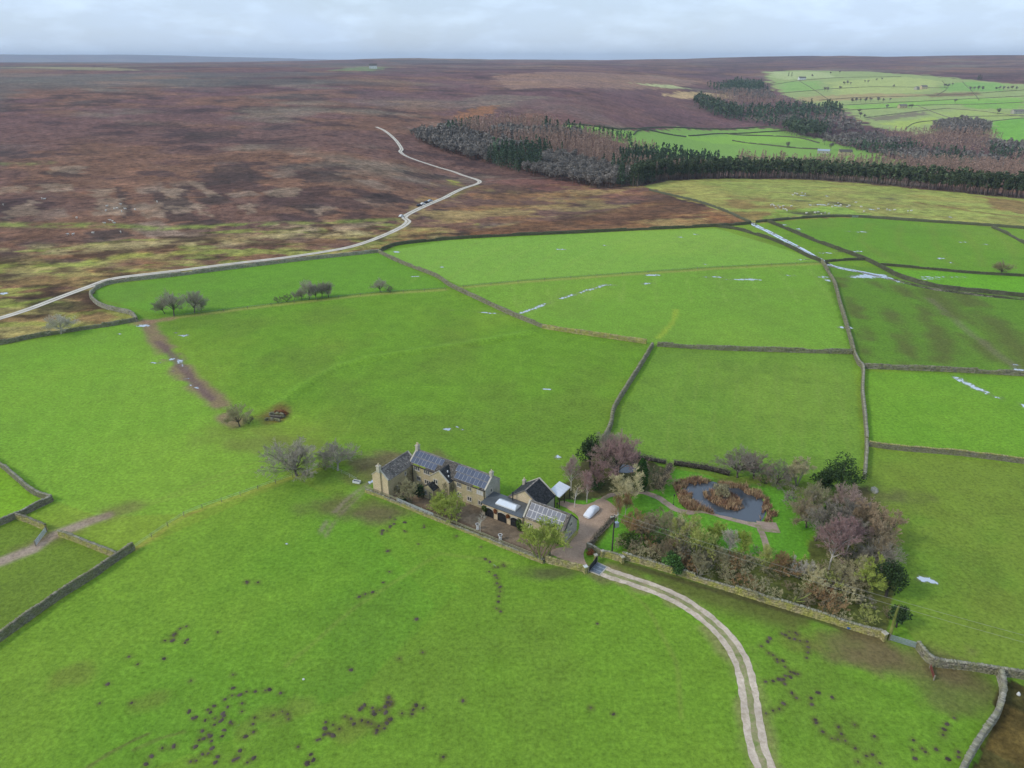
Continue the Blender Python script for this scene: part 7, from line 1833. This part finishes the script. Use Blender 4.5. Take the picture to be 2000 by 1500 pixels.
add_wood('larch', mp[larch], .65, 1.2); add_wood('spruce', mp[spru], .6, 1.2); add_wood('broad', mp[brd], .7, 1.35)
add_wood('spruce', scatter([(858, 262), (900, 250), (935, 246), (935, 252), (880, 268)], 6, 9), .6, .9)
add_wood('spruce', scatter([(1110, 254), (1150, 262), (1230, 275), (1240, 282), (1150, 268)], 6, 9), .5, .8)
add_wood('broad', scatter([(800, 262), (812, 276), (850, 290), (870, 270), (840, 255)], 6, 10), .5, .8)
LB = scatter([(1440, 322), (1560, 328), (1760, 332), (2000, 352), (2120, 362), (2120, 384), (2000, 372), (1700, 350), (1440, 342)], 6.0, 6)
add_wood('larch', LB, .65, 1.2)
RW = scatter([(1604, 272), (1680, 266), (1800, 266), (1900, 254), (1950, 278), (2000, 288), (2120, 300), (2120, 360), (2000, 350), (1850, 334), (1770, 320), (1700, 302), (1640, 287)], 8.5, 7)
s3 = fbm(RW[:, 0], RW[:, 1], 110, 420, 3); s4 = fbm(RW[:, 0], RW[:, 1], 70, 431, 3)
add_wood('larch', RW[s3 > .52]); add_wood('spruce', RW[(s3 <= .52) & (s4 > .6)], .7, 1.0); add_wood('broad', RW[(s3 <= .52) & (s4 <= .6)], .8, 1.2)
add_wood('pine', scatter([(1524, 258), (1560, 270), (1612, 272), (1608, 256), (1545, 244)], 7, 12), .9, 1.2)
add_wood('broad', scatter([(1815, 256), (1860, 262), (1930, 262), (1935, 246), (1880, 236), (1830, 244)], 8, 13), .9, 1.3)
RV = scatter([(1356, 208), (1400, 230), (1480, 243), (1530, 252), (1620, 264), (1690, 258), (1640, 228), (1600, 214), (1520, 198), (1482, 164), (1440, 158), (1405, 186)], 13, 14)
s5 = fbm(RV[:, 0], RV[:, 1], 160, 440, 3)
add_wood('spruce', RV[s5 > .53], .9, 1.3); add_wood('broad', RV[(s5 <= .53) & (s5 > .44)], 1.0, 1.4); add_wood('larch', RV[s5 <= .44], .9, 1.2)
add_wood('pine', scatter([(1352, 206), (1366, 192), (1400, 205), (1450, 226), (1440, 234), (1400, 226)], 9, 15), .9, 1.2)
add_wood('spruce', scatter([(1378, 172), (1420, 166), (1500, 172), (1490, 178), (1410, 180)], 14, 16), .9, 1.2)
add_wood('pine', scatter([(1600, 220), (1640, 226), (1646, 216), (1610, 208)], 11, 17), 1.0, 1.2)
INFO = {'pine': ('pine_tree', 'tall pine with bare lower trunk in the dark belt across the valley', 'tree', 'pines of the dark belt', 'pine_wood'), 'spruce': ('spruce_tree', 'dark green spruce among the bare trees of the far wood', 'tree', 'spruces of the far wood', 'spruce_wood'),
        'larch': ('larch_tree', 'pinkish brown leafless larch in the far wood', 'tree', 'larches of the far wood', 'larch_wood'), 'broad': ('broadleaf_tree', 'grey leafless broadleaf tree in the far wood', 'tree', 'broadleaf trees of the far wood', 'broadleaf_wood')}
for kind, lst in wood.items():
    A = np.vstack(lst); A = A[np.argsort(np.hypot(A[:, 0], A[:, 1]))]
    inview = np.abs(np.degrees(np.arctan2(A[:, 0], A[:, 1]))) < 37.5
    near = A[inview][:300]; rest = A[inview][300:]
    nm, lab, cat, grp, sn = INFO[kind]; rr = np.random.default_rng(31)
    for x, y, s in near:
        o = new_obj(nm, FM[kind][int(rr.integers(6))]); o.location = (x, y, float(Z(x, y))); o.rotation_euler = (0, 0, rr.uniform(0, 6.28))
        o.scale = (s * rr.uniform(.9, 1.15), s * rr.uniform(.9, 1.15), s); tag(o, lab, cat, grp)
    if len(rest):
        Vs, Fs, Ms, off = [], [], [], 0
        zr = Z(rest[:, 0], rest[:, 1])
        for (x, y, s), z in zip(rest, zr):
            V, F, mi, mats = FP[kind][int(rr.integers(6))]
            if True:       # thinner but larger leaves the farther off
                stp, gro = (11, 3.0) if math.hypot(x, y) > 1100 else (5, 2.0)
                tr = int((mi == 0).sum()); keep = np.concatenate([np.arange(tr), tr + np.arange(int(rr.integers(stp)), len(F) - tr, stp)]); F2, mi2 = F[keep], mi[keep]
                uq, inv = np.unique(F2, return_inverse=True); Vk = V[uq].copy(); F2 = inv.reshape(F2.shape)
                q = Vk[F2[tr:]]; cc = q.mean(1, keepdims=True); Vk[F2[tr:].ravel()] = (cc + (q - cc) * gro).reshape(-1, 3)
            a = rr.uniform(0, 6.28); c_, s_ = math.cos(a), math.sin(a)
            W = np.stack([(Vk[:, 0] * c_ - Vk[:, 1] * s_) * s + x, (Vk[:, 0] * s_ + Vk[:, 1] * c_) * s + y, Vk[:, 2] * s + z], 1)
            Vs.append(W); Fs.append(F2 + off); Ms.append(mi2); off += len(W)
        o = new_obj(sn, np_mesh(sn, np.concatenate(Vs), np.concatenate(Fs), list(mats), midx=np.concatenate(Ms))); o['kind'] = 'stuff'
# lone trees and hedgerow trees far off
HT = [(1540, 149, 'spruce'), (1546, 150, 'spruce'), (1586, 151, 'broad'), (1622, 146, 'broad'), (1640, 144, 'broad'), (1655, 165, 'broad'), (1661, 166, 'broad'), (1648, 167, 'broad'), (1689, 162, 'broad'), (1695, 163, 'broad'), (1712, 158, 'broad'), (1722, 157, 'broad'), (1745, 171, 'broad'), (1610, 178, 'broad'), (1616, 179, 'broad'), (1640, 176, 'broad'),
      (1845, 172, 'broad'), (1852, 171, 'broad'), (1860, 168, 'broad'), (1895, 177, 'broad'), (1902, 177, 'broad'), (1910, 176, 'broad'), (1918, 177, 'broad'), (1945, 176, 'broad'), (1952, 175, 'broad'), (1960, 176, 'broad'), (1968, 175, 'broad'), (1976, 176, 'broad'), (1985, 176, 'broad'), (1912, 157, 'spruce'), (1916, 157, 'spruce'), (1909, 157, 'spruce'),
      (1672, 200, 'broad'), (1680, 199, 'broad'), (1690, 200, 'broad'), (1700, 199, 'broad'), (1715, 199, 'broad'), (1725, 199, 'broad'), (1738, 198, 'broad'), (1664, 201, 'broad'), (1732, 213, 'broad'), (1775, 212, 'broad'), (1780, 212, 'broad'), (1865, 202, 'broad'), (1948, 223, 'broad'), (1680, 230, 'broad'), (1688, 231, 'broad'), (1678, 222, 'broad'),
      (1537, 289, 'broad'), (1622, 294, 'broad'), (1610, 283, 'broad'), (1712, 318, 'broad'), (1725, 320, 'broad')]
rr = np.random.default_rng(6)
for a, b_, kd in HT:
    p = at(a, b_); o = new_obj(INFO[kd][0], FM[kd][int(rr.integers(6))]); o.location = p; s = rr.uniform(.9, 1.4); o.scale = (s, s, s * .85); o.rotation_euler = (0, 0, rr.uniform(0, 6))
    if kd == 'broad':
        if b_ > 280: tag(o, 'leafless tree standing on the far bright green fields', 'tree', 'trees on the far green fields')
        else: tag(o, 'leafless hedgerow tree on the far hillside across the valley', 'tree', 'hedgerow trees on the far hillside')
    else: tag(o, 'dark evergreen standing by the walls of the far hillside', 'tree', 'evergreens on the far hillside')

# ------------------------------------------------------------------ the air over the moor
hz = MB(); hz.box(-23500, 23500, -23500, 23500, -70, 255)
hzm = bpy.data.materials.new('air')
hzm.use_nodes = True; hn = hzm.node_tree.nodes; hn.clear()
ho = hn.new('ShaderNodeOutputMaterial'); hv = hn.new('ShaderNodeVolumePrincipled')
hv.inputs['Color'].default_value = (0.70, 0.83, 1.0, 1); hv.inputs['Density'].default_value = 0.00006; hv.inputs['Anisotropy'].default_value = 0.0
hzm.node_tree.links.new(hv.outputs[0], ho.inputs['Volume'])
haze = hz.build('haze', hzm); haze['kind'] = 'stuff'
